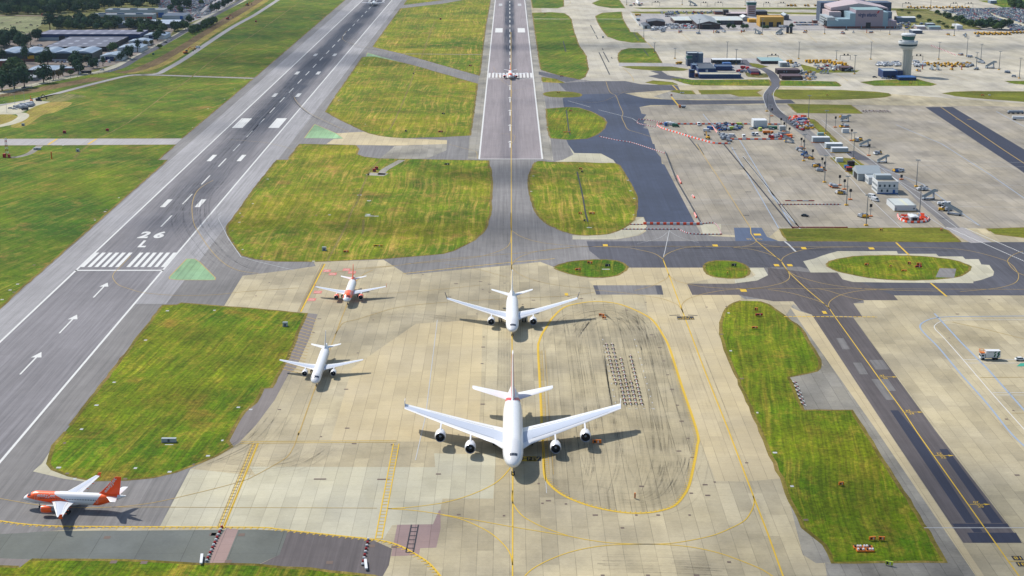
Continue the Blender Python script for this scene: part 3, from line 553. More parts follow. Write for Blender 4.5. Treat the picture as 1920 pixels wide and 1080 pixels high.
yline([(1407, 427), (1408, 438), (1418, 452), (1466, 491), (1478, 510), (1511, 541), (1554, 577), (1564, 592), (1645, 705), (1694, 772), (1719, 810), (1750, 854), (1815, 946), (1890, 1052), (1914, 1085), (1935, 1110)], 0.4, ym, smooth=False)
yline([(1418, 453), (1410, 458), (1395, 462), (1375, 464)], 0.32); yline([(1420, 454), (1440, 460), (1465, 463), (1500, 464)], 0.32)
yline([(1375, 464), (1410, 468), (1440, 476), (1458, 484), (1466, 491)], 0.35)
yline([(1600, 463.5), (1550, 464), (1515, 467), (1490, 473), (1475, 479), (1467, 485), (1466, 493), (1475, 506)], 0.35)
yline([(1475, 506), (1480, 515), (1479, 523), (1468, 530), (1450, 535), (1420, 540), (1380, 542)], 0.35)
yline([(1476, 507), (1490, 516), (1510, 523), (1545, 532), (1600, 540), (1660, 544), (1760, 546)], 0.35)
yline([(1380, 541.5), (1440, 541), (1560, 541.5), (1700, 542), (1990, 543)], 0.3)
yline([(1440, 543), (1480, 549), (1510, 557), (1535, 565), (1550, 573), (1556, 580)], 0.35)
yline([(1680, 542), (1645, 543.5), (1615, 545), (1580, 552), (1560, 562), (1554, 570), (1554, 578)], 0.35)
yline([(1530, 541), (1555, 546), (1590, 557), (1620, 563)], 0.35)
yline([(1918, 471), (1900, 478), (1890, 487), (1892, 496), (1906, 510), (1930, 520)], 0.35)
yline([(961, 870), (955, 880), (940, 897), (922, 910), (895, 923), (865, 934), (830, 943), (790, 949), (760, 952), (727, 954), (760, 953)], 0.36, ym)
yline([(560, 809), (556, 824), (551, 837), (540, 855), (520, 869), (480, 891), (455, 902), (400, 917), (350, 929), (297, 941), (250, 948), (210, 951), (150, 952), (72, 947), (0, 935), (-30, 930)], 0.32)
yline([(210, 951), (300, 951), (480, 952), (600, 952.5), (707, 953)], 0.3, smooth=False)
yline([(727, 954), (790, 959), (882, 974), (960, 988), (1027, 999), (1064, 1005), (1105, 1013), (1150, 1018.5), (1210, 1020.5), (1257, 1019), (1297, 1013), (1337, 1004), (1367, 992), (1395, 977), (1408, 960), (1414, 943), (1412, 930)], 0.36, ym)
yline([(830, 966), (862, 973), (890, 984), (920, 1000), (945, 1022), (957, 1040), (961, 1060)], 0.36, ym)
yline([(961, 920), (961, 942), (977, 965), (1000, 980), (1027, 992), (1064, 1004.5)], 0.36, ym)
yline([(984, 1080), (1000, 1066), (1030, 1050), (1067, 1036), (1107, 1027), (1150, 1022), (1210, 1020.5), (1257, 1022), (1302, 1027), (1347, 1037), (1385, 1050), (1422, 1065), (1440, 1075), (1470, 1095)], 0.36, ym)
yline([(560, 812), (562, 809), (590, 730), (630, 625), (640, 598), (652, 567), (658, 545), (666, 530), (680, 516), (700, 506)], 0.42)
yline([(628, 628), (636, 615), (645, 605), (670, 599), (695, 591), (755, 575), (850, 566), (960, 560), (1060, 555), (1115, 548)], 0.3)
yline([(600, 515), (640, 509), (680, 503), (740, 498)], 0.4)
yline([(958, 500), (975, 515), (1010, 528), (1060, 537), (1115, 541)], 0.25); yline([(700, 552), (800, 545), (900, 535)], 0.22)
yline([(835, 496), (870, 500), (900, 506), (950, 520)], 0.22)
yline([(559, 282.5), (500, 268), (430, 262)], 0.25)
yline([(551, 182), (560, 195), (580, 212), (620, 232), (655, 248)], 0.28); yline([(650, 58), (643, 68), (645, 76), (665, 83), (700, 92), (760, 107), (895, 148)], 0.22)
yline([(400, 338), (385, 346), (370, 358), (362, 375), (360, 395), (364, 420), (375, 440), (390, 462), (405, 480), (425, 497), (450, 508), (485, 513)], 0.36)
yline([(245, 480), (228, 498), (214, 512), (212, 522), (222, 534), (240, 541), (270, 549), (330, 554), (400, 553), (460, 547), (560, 540)], 0.32)
yline([(409, 404), (415, 398)], 0.3, ww); yline([(415, 404), (409, 410), (417, 425), (428, 447), (452, 482), (480, 490), (552, 507)], 0.35, ww, smooth=False)
yline([(840, 270), (880, 281), (893, 285), (895, 298)], 0.3); yline([(940, 250), (965, 255), (957, 275)], 0.2)
yline([(925, 125), (940, 150), (958, 165), (958, 190)], 0.2); yline([(1015, 165), (985, 167), (962, 172), (958, 190)], 0.2)
yline([(1136, 153), (1142, 170), (1148, 176), (1155, 180), (1162, 198), (1168, 212), (1166, 220), (1171, 232), (1178, 243), (1200, 250), (1225, 258)], 0.4)
yline([(1155, 180), (1120, 192), (1070, 189)], 0.2); yline([(1155, 180), (1175, 172), (1215, 170)], 0.2)
yline([(1068, 0), (1069, 6), (1060, 12), (1045, 16)], 0.4); yline([(1168, 128), (1180, 138), (1186, 146), (1188, 152)], 0.5)
# apron leads and far stands
for a, b in (((1415, 425), (1304, 270)),): yline([(1305, 270), (1345, 330), (1407, 427)], 0.5, smooth=False)
for x0, y0 in ((1275, 60), (1385, 60), (1445, 60), (1510, 60), (1618, 60)): yline([(x0, y0), (x0+22, y0+20)], 0.35, smooth=False)
yline([(1735, 127), (1815, 151)], 0.35, smooth=False); yline([(1568, 138), (1590, 152)], 0.5, smooth=False)
for x0 in (1216, 1322, 1437, 1560, 1585): ww.line([G(x0, 66), G(x0+22, 81)], 0.5, Z(12))
for x0 in (1450, 1466, 1268, 1405): ww.line([G(x0, 95), G(x0+26, 113)], 0.5, Z(12))
for x0, x1 in ((1250, 1240), (1260, 1268)): pass
yline([(1261, 160), (1270, 169)], 0.9, ym, smooth=False); yline([(1259, 182), (1272, 198)], 1.3, ym, smooth=False)
yline([(1187, 18), (1196, 21)], 0.6, ym, smooth=False); yline([(1214, 80), (1224, 90)], 0.6, ym, smooth=False)
yline([(1764, 201), (1880, 280), (1990, 352)], 0.7, smooth=False)
# bars
yline([(1680, 455), (1704, 478)], 1.0, ym, smooth=False); yline([(1745, 531), (1756, 540), (1775, 556)], 0.9, ym, smooth=False)
yline([(1470, 593.7), (1644, 594.5)], 0.9, ym, smooth=False, dash=(1.6, 0.5)); 
for a, b in (((107, 260.5), (90, 271.5)), ((181, 260.5), (165, 270.8))): yline([a, b], 1.6, ym, smooth=False)
for x, yy, wd in ((1135, 460, 2.6), (1341, 460.5, 2.8), (1507, 465.5, 2.6), (1634, 466, 2.8), (1456, 497.5, 2.6), (1481, 497.5, 2.6), (1546, 586, 1.8), (1420, 440, 4.0), (1394, 545, 3.0), (1062, 552, 1.6)):
    x_, y_ = G(x, yy); ym.quad([(x_-wd/2, y_-2.2), (x_+wd/2, y_-2.2), (x_+wd/2, y_+2.2), (x_-wd/2, y_+2.2)], Z(12))
# hatching on the brown strip
for k in range(19):
    f = k/18; ya_ = 594+f*98; 
    xl = 574+(ya_-594)*(529-574)/98; xr = 594+(ya_-594)*(566-594)/98
    yo.line([G(xl, ya_), G(xr, ya_+4+5*f*0.6+2)], 0.45, Z(12))
# taxiway edge line with ticks at the bottom left
E = [(-40, 974), (0, 977), (37, 982), (75, 985), (125, 987), (300, 988), (480, 989), (520, 992), (555, 996), (630, 1004), (695, 1011), (730, 1017), (755, 1026), (782, 1041), (805, 1057), (825, 1080), (838, 1100)]
ec = curve(E, 8)
ym.line(ec, 0.75, Z(12))
def ticks(cv, step, ln, side, acc, wd=0.28, slant=0.0, z=12):
    run = 0.0; nxt = 0.0
    for i in range(len(cv)-1):
        a, b = Vector(cv[i]), Vector(cv[i+1]); L = (b-a).length
        if L < 1e-6: continue
        d = (b-a)/L; nrm = Vector((-d.y, d.x))*side
        while nxt < run+L:
            p = a+d*(nxt-run); acc.line([tuple(p), tuple(p+nrm*ln+d*slant)], wd, Z(z)); nxt += step
        run += L
ticks(ec, 2.1, 1.5, -1, ym, 0.34, -0.6)
# racetrack double line
LP = [(1011, 640), (1016, 627), (1025, 613), (1037, 595), (1057, 577), (1085, 569), (1120, 565.5), (1155, 569), (1185, 579), (1215, 594), (1230, 608), (1242, 627), (1255, 652), (1277, 720), (1307, 810), (1307, 838), (1302, 867), (1292, 910), (1280, 932), (1265, 948), (1242, 957), (1210, 962), (1167, 961), (1110, 950), (1060, 931), (1032, 910), (1021, 890), (1019, 847), (1016, 802), (1014, 752), (1009, 657), (1011, 640)]
lc = curve(LP, 8); ym.line(lc, 0.95, Z(12))
n = len(lc); ticks(lc[int(n*0.40):int(n*0.97)], 1.75, 1.5, -1, ym, 0.22, 0.0)
ox_ = [(p[0]+1.6, p[1]) for p in curve([(1009, 657), (1014, 752), (1016, 802), (1019, 847), (1021, 890)], 6)]
yo.line(ox_, 0.25, Z(12)); yo.line([(p[0]+1.4, p[1]) for p in ox_], 0.18, Z(12))
yline([(1019, 847), (1025, 925)], 0.2, ww, smooth=False)
# ladder stop bars
def ladder(a, b, wd, acc_side, rung, cell=2.6, lw=0.36):
    A, B = Vector(G(*a)), Vector(G(*b)); d = (B-A).normalized(); n_ = Vector((-d.y, d.x))
    for s in (-0.5, 0.5): acc_side.line([tuple(A+n_*wd*s), tuple(B+n_*wd*s)], lw, Z(12))
    L = (B-A).length; k = 0.0
    while k < L: rung.line([tuple(A+d*k-n_*wd/2), tuple(A+d*k+n_*wd/2)], lw, Z(13)); k += cell
ladder((710, 1010), (743, 832), 2.0, ym, ym)
ladder((416, 987), (480, 832), 1.7, ym, ym, 40); ladder((412, 987), (476, 832), 1.4, yo, bk, 2.6, 0.22)
yline([(419.5, 987), (483, 832)], 0.4, ym, smooth=False)
ladder((560, 585), (606, 495), 0.9, yo, bk, 1.6, 0.2); yline([(563.5, 585), (609, 495)], 0.9, ym, smooth=False)
for o_ in (0, 1.6): ym.line([tuple(Vector(G(451, 831.5))+Vector((0, o_))), tuple(Vector(G(743, 829))+Vector((0, o_)))], 0.3, Z(12))
ladder((768, 1036), (778, 984), 2.2, bk, bk, 3.0, 0.4)
# crossing lines and stands (white / blue)
yline([(820, 600), (798, 780)], 0.3, ww, smooth=False); yline([(798, 780), (779, 863)], 0.3, ww, smooth=False)
for px in ([(1318, 214), (1333, 232)], [(1372, 276), (1460, 428)], [(1393, 294), (1440, 352), (1500, 428)], [(1440, 356), (1470, 398), (1500, 428)]): yline(px, 0.55, bl, smooth=False)
yline([(1393, 293), (1500, 429)], 1.0, ww, smooth=False); yline([(1385, 260), (1487, 428)], 0.55, bl, smooth=False)
bk.line([G(1308, 270), G(1320, 290)], 0.5, Z(12)); bk.line([G(1355, 268), G(1487, 428)], 1.0, Z(12)); bk.line([G(1285, 250), G(1310, 281)], 0.8, Z(12))
for px in ([(1525, 255), (1618, 360), (1660, 400), (1690, 428)], [(1545, 250), (1600, 300), (1700, 380), (1772, 428)], [(1540, 225), (1640, 305), (1720, 370), (1795, 428)], [(1655, 322), (1725, 362), (1800, 405), (1838, 424)]): yline(px, 0.4, ww, smooth=False)
for px in ([(1680, 234), (1766, 270), (1860, 330), (1925, 375)], [(1640, 310), (1730, 345), (1790, 390), (1838, 424)], [(1868, 209), (1925, 240)]): yline(px, 0.6, bl, smooth=False)
yline([(1459, 163), (1454, 168), (1450, 176), (1451, 184), (1457, 200), (1470, 213)], 0.5, ww); yline([(1443, 161), (1437, 169), (1431, 181), (1437, 201)], 0.5, ww)
yline([(1775, 426), (1925, 492)], 0.7, wm, smooth=False, dash=(1.2, 0.7)); yline([(1810, 428), (1925, 478)], 0.7, wm, smooth=False, dash=(1.2, 0.7))
yline([(1990, 592), (1830, 593.5), (1780, 594), (1750, 597), (1732, 604), (1725, 612), (1732, 624), (1760, 652), (1800, 700), (1850, 756), (1895, 812), (1930, 845)], 0.75, bl)
yline([(1990, 600), (1800, 600), (1768, 602), (1753, 610), (1754, 618), (1768, 632), (1800, 668), (1860, 738), (1920, 805), (1940, 828)], 0.35, wm)
yline([(1752, 588), (1800, 640), (1850, 690), (1919, 768), (1960, 810)], 0.8, bl, smooth=False)
for a, b in (((1805, 674.5), (1990, 674.5)), ((1812, 681), (1990, 681)), ((1861, 736.5), (1990, 736.5)), ((1868, 741), (1990, 741))): wm.line([G(*a), G(*b)], 0.35, Z(12))
yline([(1785, 604), (1850, 618), (1925, 637)], 0.32, smooth=False); yline([(1838, 708), (1990, 707)], 0.32, smooth=False); yline([(1898, 775), (1990, 774)], 0.3, smooth=False)
yline([(1733, 990), (1990, 990)], 0.45, ww, smooth=False)
gr_a = Acc(); gr_a.quad([G(1906, 687), G(1914, 681), G(1935, 681), G(1935, 684), G(1918, 687)], Z(12)); gr_a.build('stand_marking', flat('teal_marking', col(60, 168, 142), 0.8))
yline([(1471, 453), (1478, 458), (1492, 472)], 1.0, ww, smooth=False); yline([(1255, 432), (1247, 470), (1243, 485)], 0.35, ww, smooth=False)
yline([(1253, 434), (1235, 447), (1195, 457)], 0.22, ww); yline([(1256, 434), (1275, 445), (1310, 455)], 0.22, ww)
yline([(1065, 189), (1107, 201)], 0.6, ww, smooth=False); yline([(1122, 206), (1185, 222), (1197, 229)], 0.5, ww, smooth=False)
for y_ in (375, 381, 422): ww.line([G(1290 if y_ < 400 else 1315, y_-(0 if y_ < 400 else 1)), G(1445, y_)], 0.25, Z(12))
for y_ in (302, 310, 345, 386): ww.line([G(1700, y_), G(1990, y_+4)], 0.3, Z(12))
# black slit lines of the far taxiway
for a, b in (((1107, 47), (1116, 63)), ((1117, 66), (1121, 73)), ((1123, 98), (1143, 140)), ((1131, 97), (1142, 117)), ((1129, 91), (1131, 94)), ((1146, 107), (1148, 110)), ((1188, 61), (1198, 76)), ((1207, 93), (1216, 105)), ((1056, 77), (1061, 97))):
    bk.line([G(*a), G(*b)], 1.1, Z(12))
bk.line(curve([(1082, 322), (1091, 360), (1097, 395), (1102, 416)]), 0.9, Z(12)); bk.line(curve([(1062, 207), (1066, 240), (1069, 253)]), 0.9, Z(12))
bk.line([G(1255, 591.5), G(1275, 591)], 0.8, Z(12)); bk.line([G(1290, 591), G(1308, 592)], 0.8, Z(12)); bk.line([G(907, 294.5), G(957, 294.5)], 0.6, Z(12))
# location blocks with lettering
def block(cx_, cy_, wd, ht, base, acc, s=None, tacc=None, rot=math.pi, bold=0.02):
    x, y = G(cx_, cy_); acc.quad([(x-wd/2, y-ht/2), (x+wd/2, y-ht/2), (x+wd/2, y+ht/2), (x-wd/2, y+ht/2)], Z(13))
    if s: ground_text(tacc, s, (x, y), wd*0.86, ht*0.7, Z(14), rot, bold)
block(990, 860.5, 6.0, 4.6, None, ym); block(1001, 860.5, 5.0, 4.0, None, bk)
x, y = G(1001, 860.5); ground_text(yo, 'AN', (x, y), 4.2, 3.0, Z(15), math.pi, 0.02)
x, y = G(988, 860.5); ground_text(bk, '1H', (x, y), 3.4, 2.8, Z(15), math.pi, 0.02)
x, y = G(1285.5, 596.5); bk.quad([(x-3.8, y-2.6), (x+3.8, y-2.6), (x+3.8, y+2.6), (x-3.8, y+2.6)], Z(13)); ground_text(ym, 'STANDS', (x, y-1.3), 7.0, 1.9, Z(15), math.pi); ground_text(ym, '176', (x, y+1.3), 3.6, 1.9, Z(15), math.pi)
for px_, py_, s_ in ((1658, 707, '26'), (1706, 773, '24'), (1764, 854.5, '22'), (1832, 946, '20')):
    x, y = G(px_-14, py_); X2 = G(px_+25, py_)[0]
    ym.line([(x, y), (X2-1.6, y)], 0.32, Z(12)); ym.quad([(X2-2.0, y-0.75), (X2-2.0, y+0.75), (X2, y)], Z(12))
    ground_text(ym, s_, (x+2.6, y+1.6), 1.9, 1.9, Z(12), math.pi); ground_text(ym, s_, (x+3.0, y-1.6), 1.9, 1.9, Z(12), 0)
x, y = G(1891, 1052.5); ym.line([(x, y), (x+8, y)], 0.32, Z(12))
for dy_, r_ in ((2.1, math.pi), (-2.1, 0)):
    bk.quad([(x+1.8, y+dy_-1.4), (x+4.8, y+dy_-1.4), (x+4.8, y+dy_+1.4), (x+1.8, y+dy_+1.4)], Z(13)); ground_text(ym, '18', (x+3.3, y+dy_), 2.0, 1.9, Z(15), r_)
for px_, py_ in ((613, 508), (624, 514), (650, 506), (660, 511), (596, 548), (584.5, 562)):
    x, y = G(px_, py_); rd.quad([(x-1.9, y-2.4), (x+1.9, y-2.4), (x+1.9, y+2.4), (x-1.9, y+2.4)], Z(13)); ground_text(wm, 'NO', (x, y+0.8), 2.0, 1.0, Z(15), 0.0); ground_text(wm, 'ENTRY', (x, y-1.0), 2.8, 1.0, Z(15), 0.0)
for px_, py_ in ((1380, 281), (1394, 317), (1407, 360), (1440-37, 404)):
    x, y = G(px_-4, py_)
    for k in range(4): bk.quad([(x+k*0.9-1.6, y-0.9), (x+k*0.9-1.0, y-0.9), (x+k*0.9-1.0, y+0.9), (x+k*0.9-1.6, y+0.9)], Z(13))
x, y = G(1415, 448.5); ground_text(yo, '48R 48', (x, y), 9.0, 3.2, Z(13), math.pi)
x, y = G(1820, 224); ground_text(yo, '100', (x, y), 5.0, 3.0, Z(13), math.pi); x, y = G(1795, 224); ground_text(yo, '56', (x, y), 3, 3, Z(13), math.pi)
# drains and manholes scattered over the slabs
DR = [(793, 515), (901, 528), (918, 533), (905, 543), (918, 548), (855, 532), (946, 531), (843, 557), (1000, 563), (894, 589), (887, 499), (980, 571), (1010, 528), (1066, 556), (1090, 560), (1115, 561), (907, 632), (906, 651), (904, 682), (905, 758),
 (599, 598), (588, 624), (524, 768), (649, 730), (671, 662), (700, 600), (651, 803), (602, 819), (664, 832), (736, 834), (600, 898.5), (719, 899), (822, 889), (1010, 907), (1028, 939), (1061, 945), (1017, 944), (1116, 966), (1193, 966), (1234, 966), (1293, 966),
 (1167, 990), (1296, 925), (1322, 909), (1327, 929), (1367, 1054), (1203, 912), (1130, 1079), (1215, 1079), (1306, 1079), (1273, 846), (860, 965), (945, 967), (1400, 868), (1340, 904), (480, 555), (505, 530), (1325, 576), (1211, 567), (1175, 582), (1222, 628), (1228, 632),
 (1237, 652), (1245, 677), (1252, 703), (1260, 730), (1270, 760), (1278, 790), (1290, 822), (1299, 858), (1787, 512), (1855, 562), (1795, 589), (1780, 634), (1887, 786), (1907, 891), (1900, 770)]
rnd = random.Random(3)
for px_, py_ in DR:
    x, y = G(px_, py_); a_ = rnd.choice((0.6, 0.9, 1.3)) if px_ not in (600, 719) else 3.2
    dr.quad([(x-a_/2*1.3, y-0.5), (x+a_/2*1.3, y-0.5), (x+a_/2*1.3, y+0.5), (x-a_/2*1.3, y+0.5)], Z(11))
for px_, py_ in ((402, 1002), (399, 1002), (453, 1003), (201, 1008), (697, 1024), (740, 1025), (618, 1055), (213, 1054), (270, 1055), (428, 1053)):
    x, y = G(px_, py_); dr.quad([(x-1.0, y-1.0), (x+1.0, y-1.0), (x+1.0, y+1.0), (x-1.0, y+1.0)], Z(11))
# light concrete plinths in the turf
for px_, py_ in ((118, 272.5), (64, 497), (33, 533), (19, 544), (26, 548), (4, 562), (177, 410), (197, 397), (178, 413), (200, 393), (223, 371), (263, 336), (280, 308), (296, 281), (390, 204), (421, 186), (366, 226), (327, 250), (361, 239), (339, 240), (440, 167), (459, 150),
  (314, 583), (402, 582), (273, 638), (214, 717), (181, 760), (153, 805), (121, 831), (110, 877), (126, 888), (254, 878), (417, 826), (317, 827), (447, 764), (470, 768), (390, 855), (363, 871), (318, 885), (140, 898), (235, 898),
  (470, 374), (474, 382), (450, 400), (454, 406), (449, 417), (436, 433), (437, 455), (455, 468), (573, 274), (546, 305), (502, 336), (674, 366), (692, 377), (691, 403), (700, 405), (593, 404), (618, 403), (490, 481), (588, 490), (617, 490),
  (1362, 575), (1353, 627), (1366, 587), (1370, 658), (1391, 710), (1420, 774), (1453, 849), (1485, 912), (1511, 975), (1000, 330), (996, 359), (1003, 391), (1022, 417), (1040, 427), (1162, 319), (1177, 338), (1182, 358), (1189, 372), (1188, 403), (1104, 425),
  (683, 121), (670, 136), (661, 147), (655, 161), (635, 188), (624, 201), (621, 206), (685, 233), (711, 83), (713, 73), (722, 63), (728, 53), (600, 35), (578, 53), (559, 72), (540, 84)):
    x, y = G(px_, py_); a_ = rnd.uniform(0.4, 0.8); (dr if rnd.random() < .35 else ww).quad([(x-a_, y-0.7), (x+a_, y-0.7), (x+a_, y+0.7), (x-a_, y+0.7)], Z(12))
for px_, py_, a_, b_ in ((692, 405, 5, 2.2), (702, 405.5, 5, 1.6), (690, 402, 3, 1.5), (674, 366, 2.6, 1.6), (692, 376.5, 2.6, 1.6), (1105, 427, 3, 1.4), (1136, 505, 4, 1.2), (317, 834, 3, 0.6)):
    x, y = G(px_, py_); ww.quad([(x-a_/2, y-b_/2), (x+a_/2, y-b_/2), (x+a_/2, y+b_/2), (x-a_/2, y+b_/2)], Z(12))
# outline of the painted dolly park
for a, b in (((1157, 876), (1160, 876)),): pass
for f in range(12):
    t_ = f/11; ww.line([G(1130+t_*26, 636+t_*130), G(1130.4+t_*26, 638+t_*130)], 0.4, Z(12)); ww.line([G(1190+t_*36, 636+t_*130), G(1190.4+t_*36, 638+t_*130)], 0.4, Z(12))
for x_ in (1158, 1178, 1191, 1206, 1221): ww.line([G(x_, 766.5), G(x_+4, 766.5)], 0.4, Z(12))
wm.build('runway_marking', 'white_mark'); ww.build('worn_marking', 'white_worn'); ym.build('taxiway_marking', 'yellow_mark'); yo.build('taxiway_marking', 'ochre_mark')
bk.build('dark_marking', 'black_mark'); rd.build('no_entry_marking', 'red_mark'); bl.build('stand_marking', 'blue_mark'); dr.build('drain_covers', 'drain')

go_ = Acc()
for q in gp: go_.line([G(*p) for p in q+[q[0]]], .5, Z(10))
go_.build('green_surface_edge', 'ochre_mark')
# tyre marks: thin worn rubber arcs
tm = NT('tyre_marks', .9, .1); p_ = tm.pos(); tr_ = tm.n('ShaderNodeBsdfTransparent'); mx_ = tm.n('ShaderNodeMixShader')
tm.put(mx_.inputs[0], tm.rng(tm.noise(tm.vec(p_[0], p_[1]), .08, 5, .7), .40, .70, .01, .14)); tm.put(tm.b.inputs['Base Color'], col(62, 62, 64)); tm.nt.links.new(tr_.outputs[0], mx_.inputs[1]); tm.nt.links.new(tm.b.outputs[0], mx_.inputs[2]); tm.nt.links.new(mx_.outputs[0], tm.nt.nodes['Material Output'].inputs['Surface']); M['tyre_marks'] = tm.m
ta = Acc(); rt = random.Random(9)
def arcs(px, n, spread, wd, jit=1.0):
    W_ = curve(px, 8)
    for i in range(n):
        o_ = rt.gauss(0, spread); o2 = o_+rt.uniform(-jit, jit); a0 = rt.randrange(0, len(W_)//3+1); a1 = len(W_)-rt.randrange(0, len(W_)//3+1); q = []
        for k in range(a0, a1):
            a = Vector(W_[max(k-1, 0)]); b = Vector(W_[min(k+1, len(W_)-1)]); d = (b-a).normalized(); nn = Vector((-d.y, d.x)); t_ = (k-a0)/max(1, a1-a0); p = Vector(W_[k])+nn*(o_*(1-t_)+o2*t_); q.append((p.x, p.y))
        if len(q) > 2: ta.line(q, wd*rt.uniform(.6, 1.8), Z(11.5)+i*1e-5)
arcs([(430, 290), (400, 335), (372, 365), (362, 395), (368, 425), (390, 455), (420, 485), (470, 508), (540, 505)], 34, 5.5, .5, 5)
arcs([(660, 70), (652, 80), (670, 88), (720, 98), (800, 122)], 14, 3.5, .7, 3); arcs([(545, 160), (553, 190), (590, 220), (640, 240)], 10, 3.0, .6, 3)
arcs([(700, 20), (720, 22), (760, 16), (830, 6)], 12, 5, 1.2, 3); arcs([(380, 310), (330, 380), (260, 470)], 20, 8, .45, 4); arcs([(560, 130), (480, 220), (400, 310)], 46, 7.5, .5, 4)
for cx_, w_ in ((1085, 4), (1120, 5), (1165, 6), (1205, 6), (1238, 5)): arcs([(cx_-18, 590), (cx_-4, 650), (cx_+14, 760), (cx_+26, 860), (cx_+8, 930)], 14, w_, .35, 4)
arcs([(1035, 660), (1060, 600), (1110, 582), (1165, 584), (1205, 620), (1232, 690)], 34, 5.5, .45, 4); arcs([(1075, 640), (1110, 600), (1165, 600), (1200, 650)], 20, 3.5, .45, 3)
arcs([(1290, 800), (1285, 870), (1250, 930), (1180, 945), (1090, 925)], 20, 4.5, .35, 4); arcs([(1095, 760), (1090, 830), (1100, 900)], 14, 7, .35, 4)
arcs([(958, 330), (957, 480), (960, 700), (961, 900)], 10, 4.0, .35, 2); arcs([(690, 590), (780, 592), (860, 600), (940, 612)], 14, 4, .6, 3); arcs([(620, 830), (560, 870), (470, 880), (380, 875)], 22, 4, .4, 3)
arcs([(340, 880), (400, 860), (470, 825), (520, 770)], 26, 3.0, .4, 2); arcs([(1243, 500), (1262, 560), (1300, 650), (1370, 830), (1440, 1010)], 10, 2.5, .3, 1)
arcs([(1100, 470), (1300, 468), (1500, 470), (1800, 472)], 26, 5, .6, 3); arcs([(1440, 470), (1490, 520), (1560, 590), (1700, 790)], 18, 4, .45, 3); arcs([(1120, 1060), (1250, 1062), (1400, 1070)], 18, 3.5, .5, 2)
arcs([(1035, 60), (1075, 130), (1120, 170)], 8, 4, .5, 3); arcs([(1260, 480), (1400, 490), (1550, 560)], 10, 5, .5, 3)
ta.build('tyre_marks', 'tyre_marks')
# ================================================================= AIRLINERS
M['ac_white'] = flat('aircraft_white_paint', col(252, 252, 252, 1.55), 0.30, 0.5, var=0.015)
M['ac_grey'] = flat('aircraft_wing_grey', col(200, 208, 222, 1.45), 0.45, 0.4, var=0.03)
M['ac_orange'] = flat('aircraft_orange_paint', col(255, 92, 2, 1.12), 0.35, 0.5, var=0.02)
M['ac_red'] = flat('aircraft_red_paint', col(206, 30, 30, 1.2), 0.35, 0.5)
M['ac_fin'] = flat('aircraft_fin_orange_red', col(252, 76, 4, 1.0), 0.4, 0.5, var=0.02)
M['ac_dark'] = flat('aircraft_dark', col(24, 26, 30), 0.6, 0.3)
M['ac_glass'] = flat('cockpit_glass', col(40, 52, 70), 0.1, 0.6)
M['ac_metal'] = flat('engine_lip_metal', col(214, 218, 228), 0.25, 0.6, 0.5)
M['ac_navy'] = flat('winglet_navy', col(60, 70, 92), 0.4, 0.4)
M['tyre'] = flat('tyre_rubber', col(34, 34, 36), 0.9)
M['strut'] = flat('gear_strut', col(170, 172, 176), 0.4, 0.5)
M['ac_text'] = flat('white_lettering', col(244, 244, 242), 0.4)

def fus_mat():
    t = NT('fuselage_white_paint', 0.28, 0.5); p = t.pos(True)
    fy = t.math('ABSOLUTE', t.math('SUBTRACT', t.math('FRACT', t.math('DIVIDE', p[1], 3.3)), 0.5))
    f = t.math('SUBTRACT', 1.0, t.math('MULTIPLY', t.rng(fy, 0.483, 0.492), 0.12))
    f = t.math('MULTIPLY', f, t.rng(t.noise(t.vec(p[0], t.math('MULTIPLY', p[1], .25), p[2]), 1.2, 4), .3, .7, .96, 1.02))
    return t.end(t.scalecol(col(252, 252, 252, 1.5), f))
M['ac_fus'] = fus_mat()
def livery(name, base, swoosh, L, front_end):
    """white fuselage with an orange swoosh behind the cockpit and an orange tail (paint edges follow curves in the airframe's own axes)"""
    t = NT(name, 0.32, 0.5); p = t.pos(True); s = p[1]; z = p[2]
    def fc(pts):
        x = t.n('ShaderNodeFloatCurve'); c = x.mapping.curves[0]
        c.points[0].location = pts[0]; c.points[1].location = pts[-1]
        for q in pts[1:-1]: c.points.new(*q)
        for q in c.points: q.handle_type = 'AUTO'
        x.mapping.update(); return x
    up = fc([(0, 1.0), (0.30, 0.98), (0.34, 0.82), (0.42, 0.66), (0.53, 0.44), (0.62, 0.27), (0.66, 0.17), (1, 0.0)])
    lo = fc([(0, 0.72), (0.055, 0.635), (0.125, 0.56), (0.26, 0.44), (0.39, 0.35), (0.50, 0.27), (0.60, 0.215), (1, 0.2)])
    sn = t.math('MULTIPLY_ADD', s, 1.0/32.0, 5.1/32.0); zn = t.math('MULTIPLY', z, 1/6.6)
    t.put(up.inputs[1], sn); t.put(lo.inputs[1], sn)
    a = t.math('MULTIPLY', t.math('LESS_THAN', zn, up.outputs[0]), t.math('GREATER_THAN', zn, lo.outputs[0]))
    ab = t.math('MULTIPLY', t.math('MULTIPLY', a, t.math('GREATER_THAN', sn, 0.05)), t.math('LESS_THAN', sn, 0.64))
    e = t.math('SUBTRACT', t.math('SUBTRACT', s, L-8.2-5.1), t.math('MULTIPLY', t.math('SUBTRACT', z, 5.2), 0.84))
    tail = t.math('MULTIPLY', t.math('GREATER_THAN', e, 0.0), t.math('LESS_THAN', s, L-2.6-5.1))
    m = t.math('MAXIMUM', ab, tail)
    return t.end(t.mix(m, base, swoosh))

